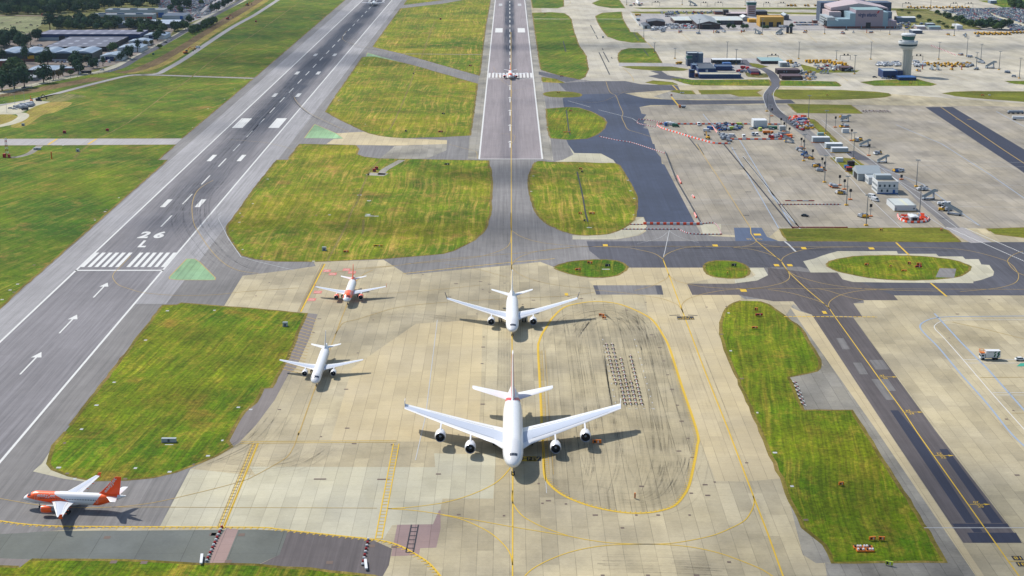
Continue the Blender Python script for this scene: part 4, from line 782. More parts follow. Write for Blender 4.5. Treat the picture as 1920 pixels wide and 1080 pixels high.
def ring(cx, cz, rx, rzt, rzb, y, n=32):
    out = []
    for k in range(n):
        a = 2*math.pi*k/n; c, s_ = math.cos(a), math.sin(a)
        out.append((cx+rx*s_, y, cz+(rzt if c > 0 else rzb)*c))
    return out
def loft(rings, cap=True):
    v = []; f = []; n = len(rings[0])
    for r in rings: v += r
    for i in range(len(rings)-1):
        for k in range(n): a = i*n+k; b = i*n+(k+1) % n; f.append((a, a+n, b+n, b))
    if cap: f.append(tuple(range(n))); f.append(tuple(reversed(range((len(rings)-1)*n, len(rings)*n))))
    return v, f
def tube(p0, p1, r0, r1=None, n=8):
    r1 = r0 if r1 is None else r1; a, b = Vector(p0), Vector(p1); d = (b-a).normalized()
    u = d.orthogonal().normalized(); w_ = d.cross(u)
    v = [tuple(a+(u*math.cos(2*math.pi*k/n)+w_*math.sin(2*math.pi*k/n))*r0) for k in range(n)] + [tuple(b+(u*math.cos(2*math.pi*k/n)+w_*math.sin(2*math.pi*k/n))*r1) for k in range(n)]
    f = [(k, (k+1) % n, n+(k+1) % n, n+k) for k in range(n)] + [tuple(reversed(range(n))), tuple(range(n, 2*n))]
    return v, f
class Mesh:
    def __init__(s): s.v = []; s.f = []; s.m = []
    def add(s, vf, mi=0):
        i = len(s.v); s.v += list(vf[0]); s.f += [tuple(i+k for k in q) for q in vf[1]]; s.m += [mi]*len(vf[1]); return s
    def box(s, x0, x1, y0, y1, z0, z1, mi=0, taper=0.0):
        t = taper; v = [(x0, y0, z0), (x1, y0, z0), (x1, y1, z0), (x0, y1, z0), (x0+t, y0+t, z1), (x1-t, y0+t, z1), (x1-t, y1-t, z1), (x0+t, y1-t, z1)]
        return s.add((v, [(3, 2, 1, 0), (4, 5, 6, 7), (0, 1, 5, 4), (1, 2, 6, 5), (2, 3, 7, 6), (3, 0, 4, 7)]), mi)
    def wheel(s, x, y, z, r, w_, mi=0): return s.add(tube((x-w_/2, y, z), (x+w_/2, y, z), r, r, 12), mi)
    def out(s, name, mats, parent=None, smooth=False): return mk(name, s.v, s.f, mats, s.m, parent, smooth)
def empty(name, loc, rz=0.0, label=None, cat=None, group=None, sc=1.0):
    o = bpy.data.objects.new(name, None); C.objects.link(o); o.location = (loc[0], loc[1], loc[2] if len(loc) > 2 else 0.05); o.rotation_euler = (0, 0, rz)
    o.empty_display_size = 0.5
    if sc != 1.0: o.scale = (sc,)*3
    return props(o, None, label, cat, group)
def auto_smooth(o, ang=35):
    me = o.data; me.polygons.foreach_set('use_smooth', [True]*len(me.polygons))
    bm = bmesh.new(); bm.from_mesh(me)
    for e in bm.edges:
        if len(e.link_faces) == 2 and e.calc_face_angle(3.0) > math.radians(ang): e.smooth = False
    bm.to_mesh(me); bm.free(); return o

# aerofoil section: list of (chord fraction, half thickness factor top, bottom)
SEC = [(0, 0, 0), (0.03, .32, .28), (0.14, .72, .5), (0.40, 1.0, .62), (0.68, .66, .4), (0.84, .36, .2), (1.0, .05, .05)]
def wing_mesh(st, side):
    """st: stations (x, yLE, yTE, z, thick). returns verts, faces, material slots (0 white edge, 1 grey panel)"""
    v = []; f = []; m = []; n = len(SEC)
    for (x, y0, y1, z, th) in st:
        for (c, a, b) in SEC: v.append((side*x, y0+(y1-y0)*c, z+th*a*0.5))
        for (c, a, b) in SEC: v.append((side*x, y0+(y1-y0)*c, z-th*b*0.5))
    N = 2*n
    for i in range(len(st)-1):
        for k in range(n-1):
            a = i*N+k; q = [a, a+1, a+1+N, a+N]; f.append(q if side < 0 else q[::-1]); m.append(1 if 2 <= k <= 3 else 0)
            a = i*N+n+k; q = [a, a+N, a+1+N, a+1]; f.append(q if side < 0 else q[::-1]); m.append(0)
        a = i*N; q = [a+n-1, a+N-1, a+2*N-1, a+N+n-1]; f.append(q if side < 0 else q[::-1]); m.append(0)
    e = (len(st)-1)*N; f.append([e+k for k in range(n)]+[e+N-1-k for k in range(n)]); m.append(0)
    return v, f, m

def airliner(P, name, label, cat, loc, heading, group=None):
    root = empty(name, loc, heading, label, cat, group)
    L, r, rz_, zc, sg = P['L'], P['r'], P.get('rz', P['r']*1.03), P['zc'], P['sg']
    Y = lambda s: s-sg                                   # s = distance from the nose, gear at 0
    body = P.get('body', 'ac_fus'); nl, tl = P.get('nose', 1.75*r*1.2), P.get('tail', 3.4*r*1.35)
    st = []
    for q in [0, .004, .015, .04, .08, .14, .22, .32, .45, .6, .78, 1]:
        e = q**0.52 if q < 1 else 1; top = (q**0.62); st.append((q*nl, zc-0.22*rz_*(1-q)**1.6, r*math.sin(min(1, e)*math.pi/2)**0.92, rz_*(top*0.55+0.45*e), rz_*(e**0.85)))
    k = nl+1.5
    while k < L-tl-0.5: st.append((k, zc, r, rz_, rz_)); k += 2.0
    for q in [0, .12, .25, .4, .55, .7, .82, .92, .975, 1]:
        w_ = (1-q**1.65); rr = max(0.16*r, r*w_**0.95); up = rz_*(1-0.10*q)
        zt = zc+rz_*(1-0.17*q**1.6); zb = zc-rz_+(rz_*1.62)*q**1.15; h_ = max((zt-zb)/2, 0.13*r); zm = (zt+zb)/2
        st.append((L-tl+q*tl, zm, rr, h_, h_))
    rings = [ring(0, s_[1], max(s_[2], 0.02), max(s_[3], 0.02), max(s_[4], 0.02), Y(s_[0]), 40) for s_ in st]
    v, f = loft(rings)
    fus = mk('fuselage', v, f, body, None, root); auto_smooth(fus, 50)
    # belly fairing
    wl = P['wroot']; b = Mesh(); rr = []
    for q in [0, .08, .2, .4, .6, .8, .92, 1]:
        h_ = math.sin(math.pi*min(max(q, .03), .97))**0.45
        rr.append(ring(0, zc-rz_*0.62, r*1.10*h_, rz_*0.34*h_, rz_*0.52*h_, Y(wl[0]-1.5+q*(wl[1]-wl[0]+4.5)), 24))
    b.add(loft(rr)); auto_smooth(b.out('belly_fairing', 'ac_white', fus), 60)
    # cockpit glazing: panes laid 2 cm proud of the nose
    def nose_pt(s_, a, off=0.03):
        for i in range(len(st)-1):
            if st[i][0] <= s_ <= st[i+1][0]: break
        t_ = (s_-st[i][0])/(st[i+1][0]-st[i][0]); q = [st[i][j]+(st[i+1][j]-st[i][j])*t_ for j in range(5)]
        return ((q[2]+off)*math.sin(a), Y(s_)-off*0.5, q[1]+(q[3]+off)*math.cos(a))
    cs0, cs1 = P['cock']; g = Mesh()
    for i in range(6):
        a0 = (-0.92+i*0.31)*P.get('cw', 1.0); a1 = a0+0.27*P.get('cw', 1.0); d0 = 0.10*abs(a0+0.12)**2; d1 = 0.10*abs(a1-0.12)**2
        vv = [nose_pt(cs0+d0*cs1, a0), nose_pt(cs0+d1*cs1, a1), nose_pt(cs1+d1*cs1, a1*0.97), nose_pt(cs1+d0*cs1, a0*0.97)]
        g.add((vv, [(0, 1, 2, 3)]))
    g.out('cockpit_windows', 'ac_glass', fus)
    # cabin windows and doors
    for sd in (-1, 1):
        for (zz, s_a, s_b) in (P['rows'] if P.get('wins') else []):
            s_ = s_a; a = math.acos(max(-1, min(1, (zz-zc)/rz_)))
            while s_ < s_b:
                x0 = sd*(r*math.sin(a)+0.035); 
                a2 = math.acos(max(-1, min(1, (zz+0.34-zc)/rz_))); x1 = sd*(r*math.sin(a2)+0.035)
                if sd > 0: g = Mesh(); g.add(([(x0, Y(s_), zz), (x0, Y(s_)+0.26, zz), (x1, Y(s_)+0.26, zz+0.36), (x1, Y(s_), zz+0.36)], [(0, 1, 2, 3)])); g.out('cabin_window', 'ac_glass', fus)
                s_ += 0.53
    dm = P.get('doors', [])
    for (s_, zz) in dm:
        for sd in (-1, 1):
            g = Mesh(); pts = []
            for dz in (0, 0.6, 1.2, 1.8):
                a = math.acos(max(-1, min(1, (zz+dz-zc)/rz_))); pts.append((sd*(r*math.sin(a)+0.03), zz+dz))
            for k in range(3):
                for (ya, yb) in ((0, .06), (.76, .82)): g.add(([(pts[k][0], Y(s_)+ya, pts[k][1]), (pts[k][0], Y(s_)+yb, pts[k][1]), (pts[k+1][0], Y(s_)+yb, pts[k+1][1]), (pts[k+1][0], Y(s_)+ya, pts[k+1][1])], [(0, 1, 2, 3)]))
            for k in (0, 3): g.add(([(pts[k][0], Y(s_), pts[k][1]), (pts[k][0], Y(s_)+.82, pts[k][1]), (pts[k][0]-0.01*sd, Y(s_)+.82, pts[k][1]+.07), (pts[k][0]-0.01*sd, Y(s_), pts[k][1]+.07)], [(0, 1, 2, 3)]))
            g.out('door', P.get('doorm', 'ac_grey'), fus)
    # wings
    (s0, s1, wz), (xk, ks0, ks1), (xt, ts0, ts1, tz) = P['wroot'], P['wkink'], P['wtip']
    span = P['span']/2
    for sd in (-1, 1):
        stn = []
        x0 = r*0.55
        for q in range(9):
            x = x0+(span-x0)*q/8.0
            le = s0+(ts0-s0)*(x-x0)/(span-x0)
            if q == 0: le -= P.get('lex', 0.8)
            te = s1+(ks1-s1)*(x-x0)/(xk-x0) if x < xk else ks1+(ts1-ks1)*(x-xk)/(span-xk)
            fr = (x-x0)/(span-x0); z = wz+(tz-wz)*(fr**1.12); ch = te-le
            stn.append((x, Y(le), Y(te), z, ch*(0.135-0.045*fr)))
        v, f, m = wing_mesh(stn, sd); wg = mk('wing', v, f, ['ac_white', 'ac_grey'], m, root); auto_smooth(wg, 25)
        # flap / slat gaps and flap track fairings
        for q in P.get('tracks', ()):
            g = Mesh()
            x = span*q; fr = (x-x0)/(span-x0); te = s1+(ks1-s1)*(x-x0)/(xk-x0) if x < xk else ks1+(ts1-ks1)*(x-xk)/(span-xk)
            z = wz+(tz-wz)*(fr**1.12); ln = P['L']*0.055
            g.add(tube((sd*x, Y(te)-ln*0.75, z-0.22*r*0.6), (sd*x, Y(te)+ln*0.28, z-0.20*r), 0.10*r, 0.03*r, 8))
            g.out('flap_fairing', P.get('trackm', 'ac_white'), wg)
        g = Mesh()
        for (qa, qb, c0, c1) in ((0.12, 0.92, 0.15, 0.162), (0.12, 0.70, 0.765, 0.775)):
            for k in range(8):
                for kk in (0, 1): pass
            pts = []
            for k in range(9):
                x = stn[k][0]; fr = k/8
                if fr < qa or fr > qb+0.05: continue
                xx, ya, yb, z, th = stn[k]; c = (c0+c1)/2; ht = 0.74 if c < .5 else .52
                pts.append([(sd*xx, ya+(yb-ya)*c0, z+th*ht*0.5+0.03), (sd*xx, ya+(yb-ya)*c1, z+th*ht*0.5+0.03)])
            for k in range(len(pts)-1): g.add(([pts[k][0], pts[k][1], pts[k+1][1], pts[k+1][0]], [(0, 1, 2, 3)]))
        g.out('panel_gap', 'ac_dark', wg)
        # winglet
        wk = P.get('winglet'); xx, ya, yb, z, th = stn[-1]
        if wk:
            g = Mesh(); h_, lean, swp, dn = wk; ch = yb-ya; t_ = 0.06
            for s2, hh in ((1, h_),)+(((-1, dn),) if dn else ()):
                a0 = (sd*xx, ya+ch*0.25, z); a1 = (sd*xx, yb, z); b0 = (sd*(xx+lean*hh), ya+ch*0.25+swp*hh, z+s2*hh); b1 = (sd*(xx+lean*hh), yb+swp*hh*0.55, z+s2*hh)
                vv = [tuple(Vector(p)+Vector((o_, 0, 0))) for o_ in (-t_, t_) for p in (a0, a1, b1, b0)]
                g.add((vv, [(3, 2, 1, 0), (4, 5, 6, 7), (0, 1, 5, 4), (1, 2, 6, 5), (2, 3, 7, 6), (3, 0, 4, 7)]))
            g.out('winglet', P.get('wlm', 'ac_white'), wg)
        # engines
        for (ex, es, er, el) in P['eng']:
            fr = (ex-x0)/(span-x0); z = wz+(tz-wz)*fr**1.12; ez = z-er*P.get('edrop', 1.12)
            e = Mesh(); prof = [(0.10, .80), (0.0, .86), (-0.02, .92), (0.02, .97), (.10, 1.03), (.30, 1.07), (.55, 1.02), (.78, .84), (.80, .78)]
            rr = [ring(sd*ex, ez, er*q[1], er*q[1], er*q[1], Y(es)+q[0]*el, 28) for q in prof]
            v, f = loft(rr, False); i = len(v); 
            mi = [1 if j//28 <= 2 else 0 for j in range(len(f))]
            en = mk('engine', v, f, [P.get('engm', 'ac_white'), 'ac_metal'], mi, root); auto_smooth(en, 50)
            c = Mesh(); c.add(loft([ring(sd*ex, ez, er*.83, er*.83, er*.83, Y(es)+.04*el, 24), ring(sd*ex, ez, er*.74, er*.74, er*.74, Y(es)+.22*el, 24)], False)); c.add(([p for p in ring(sd*ex, ez, er*.74, er*.74, er*.74, Y(es)+.22*el, 24)], [tuple(range(24))]))
            auto_smooth(c.out('fan_inlet', 'ac_dark', en), 40)
            c = Mesh(); c.add(tube((sd*ex, Y(es)+.06*el, ez), (sd*ex, Y(es)+.21*el, ez), 0.03*er, 0.24*er, 10)); c.out('spinner', 'ac_grey', en)
            c = Mesh(); c.add(tube((sd*ex, Y(es)+.72*el, ez), (sd*ex, Y(es)+1.12*el, ez), 0.62*er, 0.34*er, 16)); c.out('exhaust_nozzle', 'strut', en)
            c = Mesh(); pw = 0.11*er+0.06; le = s0+(ts0-s0)*(ex-x0)/(span-x0)
            vv = []
            for o_ in (-pw, pw): vv += [(sd*ex+o_, Y(es)+.18*el, ez+er*.92), (sd*ex+o_, Y(es)+.95*el, ez+er*.60), (sd*ex+o_, Y(le)+el*.55, z-0.1*er), (sd*ex+o_, Y(le)+0.15, z+0.06*er), (sd*ex+o_, Y(es)+.42*el, ez+er*1.12)]
            c.add((vv, [(4, 3, 2, 1, 0), (5, 6, 7, 8, 9), (0, 1, 6, 5), (1, 2, 7, 6), (2, 3, 8, 7), (3, 4, 9, 8), (4, 0, 5, 9)])); c.out('pylon', 'ac_white', en)
    # tail
    hs, hx, h0, h1, ht0, ht1, hz, hzt = P['stab']
    for sd in (-1, 1):
        stn = [(r*0.10, Y(h0), Y(h1), hz, (h1-h0)*.11), (hx*.5, Y((h0+ht0)/2), Y((h1+ht1)/2), (hz+hzt)/2, (h1-h0)*.07), (hx*.96, Y(h0+(ht0-h0)*.96), Y(h1+(ht1-h1)*.97), hzt, (ht1-ht0)*.08), (hx, Y(ht0+(ht1-ht0)*.3), Y(ht1), hzt, 0.06)]
        v, f, m = wing_mesh(stn, sd); o = mk('tailplane', v, f, ['ac_white', 'ac_white'], m, root); auto_smooth(o, 25)
    f0, f1, fz0, g0, g1, fz1 = P['fin']; th = P.get('finth', 0.09)
    v = []; n = len(SEC)
    lv = [(f0-(f1-f0)*.22, f1, fz0-0.3), (f0, f1, fz0+0.12*(fz1-fz0)), ((f0+g0)/2, (f1+g1)/2, (fz0+fz1)/2), (g0, g1, fz1-0.15), (g0+0.5, g1-0.1, fz1)]
    for (a, b_, z) in lv:
        for s2 in (-1, 1):
            for (c, tp, _) in SEC: v.append((s2*tp*(b_-a)*th*0.5, Y(a+(b_-a)*c), z))
    f = []; N = 2*n
    for i in range(len(lv)-1):
        for k in range(n-1):
            a = i*N+k; f.append([a, a+N, a+N+1, a+1]); a = i*N+n+k; f.append([a, a+1, a+N+1, a+N])
        a = i*N; f.append([a+n-1, a+N+n-1, a+2*N-1, a+N-1])
    e = (len(lv)-1)*N; f.append([e+k for k in range(n)]+[e+N-1-k for k in range(n)])
    fin = mk('fin', v, f, [P.get('finm', 'ac_white'), 'ac_red'], [1 if P.get('finred') and (i_ // (2*n-1)) < 3 and 3 < (i_ % (2*n-1)) < 13 else 0 for i_ in range(len(f))], root); auto_smooth(fin, 25)
    # undercarriage
    def gear(nm, x, y, wr, ww_, nax, top, pair=1, gap=1.5):
        m = Mesh(); m.add(tube((x, y, wr), (x, y, top), 0.13*wr+0.08, None, 8), 1)
        for k in range(nax):
            yy = y+(k-(nax-1)/2)*gap
            m.add(tube((x-ww_*1.4, yy, wr), (x+ww_*1.4, yy, wr), 0.10, None, 6), 1)
            for s2 in (-1, 1): m.wheel(x+s2*ww_*0.95, yy, wr, wr, ww_*0.75)
        if nax > 1: m.box(x-0.15, x+0.15, y-gap*(nax-1)/2, y+gap*(nax-1)/2, wr-0.12, wr+0.12, 1)
        m.out(nm, ['tyre', 'strut'], root)
    ng = P['ngear']; gear('nose_gear', 0, 0, ng[0], ng[1], 1, zc-rz_*0.75)
    for (x, y, wr, ww_, nax, gap) in P['mgear']:
        for sd in ((-1, 1)): gear('main_gear', sd*x, y, wr, ww_, nax, zc-rz_*0.35, 1, gap)
    return root, fus, fin

def wrap_text(s, parent, P, sd, s_c, z_c, wd, ht, mat, bold=0.05):
    """lettering bent round the fuselage side, read from outside"""
    v, f = text2d(s, bold); r, rz_, zc, sg = P['r'], P.get('rz', P['r']*1.03), P['zc'], P['sg']; a_c = math.acos((z_c-zc)/rz_); vv = []
    for x, y in v:
        a = a_c-(y-0.5)*ht/r; X = (x-0.5)*wd
        vv.append((sd*(r*math.sin(a)+0.03*math.sin(a)), s_c-sg+(X if sd > 0 else X*-1)*(1 if sd > 0 else -1)*(1 if sd > 0 else 1)*1.0, zc+(rz_+0.04)*math.cos(a)))
    return vv, f

A320 = dict(r=1.975, zc=3.75, sg=5.07, span=34.0, rows=[], ngear=(0.38, 0.22), cock=(1.75, 2.75), eng=[(5.75, 0, 1.15, 4.4)], tracks=(.33, .52, .72), lex=0.6)
def a32x(L, wb, **k):
    P = dict(A320); P['L'] = L; m = 5.07+wb-17.7+0.0
    P['wroot'] = (11.4+m, 18.9+m, 3.05); P['wkink'] = (6.4, 0, 18.9+m); P['wtip'] = (0, 19.3+m, 20.9+m, 4.75)
    P['eng'] = [(5.75, 9.7+m, 1.12, 4.3)]
    P['stab'] = (0, 6.22, L-6.6, L-2.6, L-3.0, L-1.3, 5.0, 5.75); P['fin'] = (L-8.2, L-2.0, 5.55, L-3.3, L-1.1, 11.7)
    P['mgear'] = [(3.8, wb, 0.58, 0.42, 1, 0)]; P['rows'] = [(4.0, 6.2, L-9.2)]; P['doors'] = [(4.4, 3.2), (L-9.4, 3.2)]
    P['mid'] = m; P.update(k); return P
EJ = livery('orange_white_livery', col(252, 252, 252, 1.55), col(255, 92, 2, 1.12), 33.84, 10); M['livery319'] = EJ
M['livery320'] = livery('orange_white_livery_long', col(252, 252, 252, 1.55), col(255, 92, 2, 1.12), 37.57, 10)
EZ = dict(engm='ac_orange', finm='ac_fin', trackm='ac_orange', doorm='ac_white', winglet=(1.0, 0.15, 0.6, 0.5), wlm='ac_orange')

def side_text(P, s, sd, s_c, z_c, wd, ht, parent, mat='ac_text', bold=0.05):
    v, f = text2d(s, bold); r, rz_, zc, sg = P['r'], P['r']*1.03, P['zc'], P['sg']; a_c = math.acos((z_c-zc)/rz_); vv = []
    for x, y in v:
        a = a_c-(y-0.5)*ht/r; X = (x-0.5)*wd*(1 if sd > 0 else -1)
        # nose points to -Y: on the aircraft's left side (x > 0) letters run aft
        vv.append((sd*(r+0.04)*math.sin(a), s_c-sg+(X if sd > 0 else X), zc+(rz_+0.04)*math.cos(a)))
    return mk('airline_name', vv, f, mat, None, parent)

# --- side-on orange and white jet
P = a32x(33.84, 11.04, body='livery319', wins=1, **EZ)
nx, ny = G(75, 952.3)
j319, fus, fin = airliner(P, 'passenger_jet', 'orange and white jet seen side-on with its name on the fuselage and tail', 'airliner', (nx, ny), -math.pi/2-R(5.5))
for sd in (-1, 1): side_text(P, 'easyJet', sd, 8.2, 4.95, 6.0, 1.45, fus, bold=0.015)
v, f = text2d('easyJet', 0.02); 
for sd in (-1, 1):
    vv = []
    for x, y in v:
        X = (x-0.5)*6.2*(1 if sd > 0 else -1)*(1); Yv = (y-0.5)*1.45
        an = R(52) ; yy = X*math.cos(an)*(1 if sd > 0 else 1); zz = abs(0)
        if sd > 0: yy = (x-0.5)*6.2*math.cos(an)-Yv*math.sin(an); zz = (x-0.5)*6.2*math.sin(an)+Yv*math.cos(an)
        else: yy = -((x-0.5)*6.2*math.cos(an))+Yv*math.sin(an)*0 + 0; yy = (0.5-x)*6.2*math.cos(an)*-1; yy = -(x-0.5)*6.2*math.cos(an)*-1
        if sd < 0:
            # mirrored side: text runs forward and downwards
            yy = -(x-0.5)*6.2*math.cos(an)+Yv*math.sin(an)*-1; zz = -(x-0.5)*6.2*math.sin(an)+Yv*math.cos(an); yy = -(x-0.5)*6.2*math.cos(an)-Yv*math.sin(an)*1
        ys = 33.84-4.75+yy; zv = 8.8+zz; ch = 6.2-(zv-5.55)*0.62
        vv.append((sd*(0.03+0.045*ch+0.03), ys-5.07, zv))
    mk('airline_name', vv, f, 'ac_text', None, fin)
# --- facing jets
P = a32x(37.57, 12.64, body='livery320', wins=1, **EZ)
nx, ny = G(651.8, 571.4)
j320, fus, _ = airliner(P, 'passenger_jet', 'orange-nosed white jet facing the camera on the pale apron', 'airliner', (nx, ny), 0)
for sd in (-1, 1): side_text(P, 'easyJet', sd, 8.2, 4.95, 6.0, 1.45, fus, bold=0.015)
nx, ny = G(957.0, 149.5)
P = dict(P, wins=0); airliner(P, 'passenger_jet', 'small orange and white jet crossing the north runway threshold stripes', 'airliner', (nx+0.0, ny), 0)
P['wins'] = 0
P = a32x(44.51, 16.9, wins=1)
nx, ny = G(593.4, 724.3); 
airliner(P, 'passenger_jet', 'plain white narrow-body jet on the slanting taxi line', 'airliner', (nx, ny), R(0.4))
P3 = dict(L=58.8, r=2.82, zc=5.0, sg=6.67, span=59.6, nose=8.2, tail=19.5, cock=(2.3, 3.5), rows=[(5.4, 9, 46)], doors=[(5.8, 4.5), (44, 4.5)], ngear=(0.52, 0.35),
 mgear=[(5.34, 22.2, 0.70, 0.65, 2, 2.0)], wroot=(18.2, 30.6, 3.9), wkink=(9.6, 0, 31.4), wtip=(0, 36.2, 39.2, 8.4), eng=[(9.37, 17.4, 1.60, 5.6)], tracks=(.25, .45, .62), lex=2.0,
 winglet=(2.3, 0.42, 1.0, 0), wlm='ac_navy', stab=(0, 9.7, 48.2, 54.0, 54.2, 56.6, 6.0, 7.6), fin=(44.6, 54.4, 7.6, 52.2, 56.4, 17.3), cw=0.8)
nx, ny = G(960.6, 630.0)
airliner(P3, 'passenger_jet', 'white twin-engined wide-body jet with dark winglets facing the camera', 'airliner', (nx, ny), 0)
P8 = dict(L=72.7, r=3.57, rz=4.2, zc=6.35, sg=4.97, span=79.0, nose=12.0, tail=27, cock=(3.1, 4.3), cw=0.62, rows=[(5.4, 9, 60), (8.3, 12, 56)], doors=[(7.5, 4.6), (58, 4.6)], ngear=(0.64, 0.45),
 mgear=[(6.23, 28.6, 0.70, 0.65, 2, 1.7), (2.63, 31.6, 0.70, 0.65, 3, 1.7)], wroot=(18.6, 37.6, 4.3), wkink=(14.5, 0, 42.6), wtip=(0, 48.0, 53.4, 8.2), eng=[(14.9, 20.2, 1.85, 6.6), (25.7, 28.4, 1.85, 6.6)], edrop=1.15,
 tracks=(.2, .33, .47, .6), lex=3.2, winglet=(1.9, 0.06, 0.9, 0.6), stab=(0, 15.2, 57.5, 66.6, 66.4, 70.4, 7.6, 9.4), fin=(52.5, 66.6, 10.1, 63.3, 69.6, 24.0), finm='ac_white', finred=1)
nx, ny = G(962.0, 890.5)
j380, fus, fin8 = airliner(P8, 'passenger_jet', 'huge white double-deck jet with four engines and a red fin root', 'airliner', (nx, ny), 0)
# red swash at the fin root and sides of the fin
m = Mesh()
for sd in (-1, 1):
    pts = []
    for k in range(7):
        s_ = 51.5+k*1.1; w_ = 3.57*(1-((s_-45.7)/27)**1.65); a = 0.25+0.13*k; hh = 4.2*(1-0.17*((s_-45.7)/27)**1.6)
        pts.append((s_, w_))
    for k in range(6):
        for j in range(5):
            def P_(s_, a):
                q = (s_-45.7)/27; w_ = 3.57*(1-q**1.65)**.95; zt = 6.35+4.2*(1-0.17*q**1.6); zb = 6.35-4.2+4.2*1.62*q**1.15; h_ = (zt-zb)/2
                return (sd*(w_+0.06)*math.sin(a), s_-4.97, (zt+zb)/2+(h_+0.06)*math.cos(a))
            a0, a1 = 0.18+0.2*j, 0.18+0.2*(j+1); sh = 1.6*j
            if j < 5: 
                s0_ = 50.6+k*0.5+j*0.85; m.add(([P_(s0_, a0), P_(s0_+0.5, a0), P_(s0_+0.5+0.85, a1), P_(s0_+0.85, a1)], [(0, 1, 2, 3)]))
m.out('fin_stripe', 'ac_red', fin8)
# distant jets at the top edge
P = a32x(37.57, 12.64)
nx, ny = G(700, 10.5); airliner(P, 'passenger_jet', 'distant white jet with a red fin rolling away down the south runway', 'airliner', (nx, ny+14), math.pi)
nx, ny = G(1197, 11); airliner(dict(P, engm='ac_red'), 'passenger_jet', 'distant parked white jet with red engines at the top edge', 'airliner', (nx, ny+3), 0)
nx, ny = G(1592, 6); airliner(P3, 'passenger_jet', 'far white jet showing behind the grey and pink hangar', 'airliner', (nx, ny+25), 0)
# ================================================================= BUILDINGS
def hgt(ytop, yb): return CAM_H*(1-(ytop+259.0)/(yb+259.0))
def back(yrb, h): return G(960, yrb, h)[1]
for nm, c_ in dict(b_navy=(18, 52, 108), b_blue=(44, 96, 160), b_steel=(72, 88, 112), b_bluegrey=(116, 138, 160), b_brown=(74, 52, 52), b_brick=(128, 74, 62), b_darkbrown=(56, 44, 48), b_yellow=(214, 166, 66), b_white=(226, 230, 232),
   b_lgrey=(178, 188, 192), b_grey=(132, 138, 142), b_dgrey=(84, 88, 96), b_tan=(190, 150, 110), b_teal=(150, 180, 180), b_green=(48, 62, 62), b_black=(30, 32, 38), b_red=(196, 52, 52), b_orange=(240, 110, 40), b_pink=(204, 186, 186), b_pinkd=(172, 156, 166),
   b_aqua=(152, 180, 192), b_concrete=(206, 202, 188), b_glass=(38, 66, 78), b_tglass=(40, 110, 100), b_redroof=(92, 62, 64), y_veh=(236, 178, 30), o_veh=(242, 132, 28), r_veh=(190, 34, 40), w_veh=(236, 238, 240), s_veh=(170, 178, 188), n_veh=(38, 48, 66), k_veh=(44, 46, 50), bl_veh=(38, 98, 170), g_veh=(40, 110, 84), lime=(200, 220, 70)).items():
    M[nm] = flat(nm, col(*c_), 0.55, 0.3)
def roofmat(name, a, b, wx, wy, sx, sy, ox=0.0, var=.1):
    """sheet roof with a regular pattern of rooflights"""
    t = NT(name, 0.6, 0.3); p = t.pos(True)
    fx = t.math('FRACT', t.math('DIVIDE', t.math('ADD', p[0], ox), wx)); fy = t.math('FRACT', t.math('DIVIDE', p[1], wy))
    m = t.math('MULTIPLY', t.math('LESS_THAN', fx, sx), t.math('LESS_THAN', fy, sy))
    n_ = t.white(t.vec(t.math('FLOOR', t.math('DIVIDE', p[0], wx)), t.math('FLOOR', t.math('DIVIDE', p[1], wy))))
    c = t.mix(t.math('MULTIPLY', m, t.math('MULTIPLY_ADD', n_, 0.4, 0.6)), a, b)
    rib = t.math('ABSOLUTE', t.math('SUBTRACT', t.math('FRACT', t.math('DIVIDE', p[0], 2.0)), 0.5))
    f = t.math('MULTIPLY', t.rng(t.noise(t.vec(p[0], p[1]), 0.06, 4), 0.3, 0.7, 1-var, 1+var), t.rng(rib, 0.42, 0.5, 1.0, 0.9))
    return t.end(t.scalecol(c, f))
M['rf_dark'] = roofmat('dark_roof_with_rooflights', col(98, 100, 118), col(176, 180, 192), 16, 26, 0.30, 0.42)
M['rf_dark2'] = roofmat('blue_roof_with_rooflights', col(112, 112, 134), col(168, 168, 184), 14, 30, 0.34, 0.5)
M['rf_white'] = roofmat('white_roof_brown_slots', col(186, 200, 216), col(110, 96, 110), 11, 90, 0.0, 0.0)
M['rf_pale'] = roofmat('pale_sheet_roof', col(152, 174, 196), col(184, 200, 212), 12, 60, 0.3, 0.9)
M['rf_cream'] = roofmat('cream_sheet_roof', col(206, 212, 208), col(222, 222, 190), 16, 60, 0.12, 0.3)
M['rf_grey'] = roofmat('grey_sheet_roof', col(150, 156, 160), col(176, 184, 186), 10, 12, 0.4, 0.3)

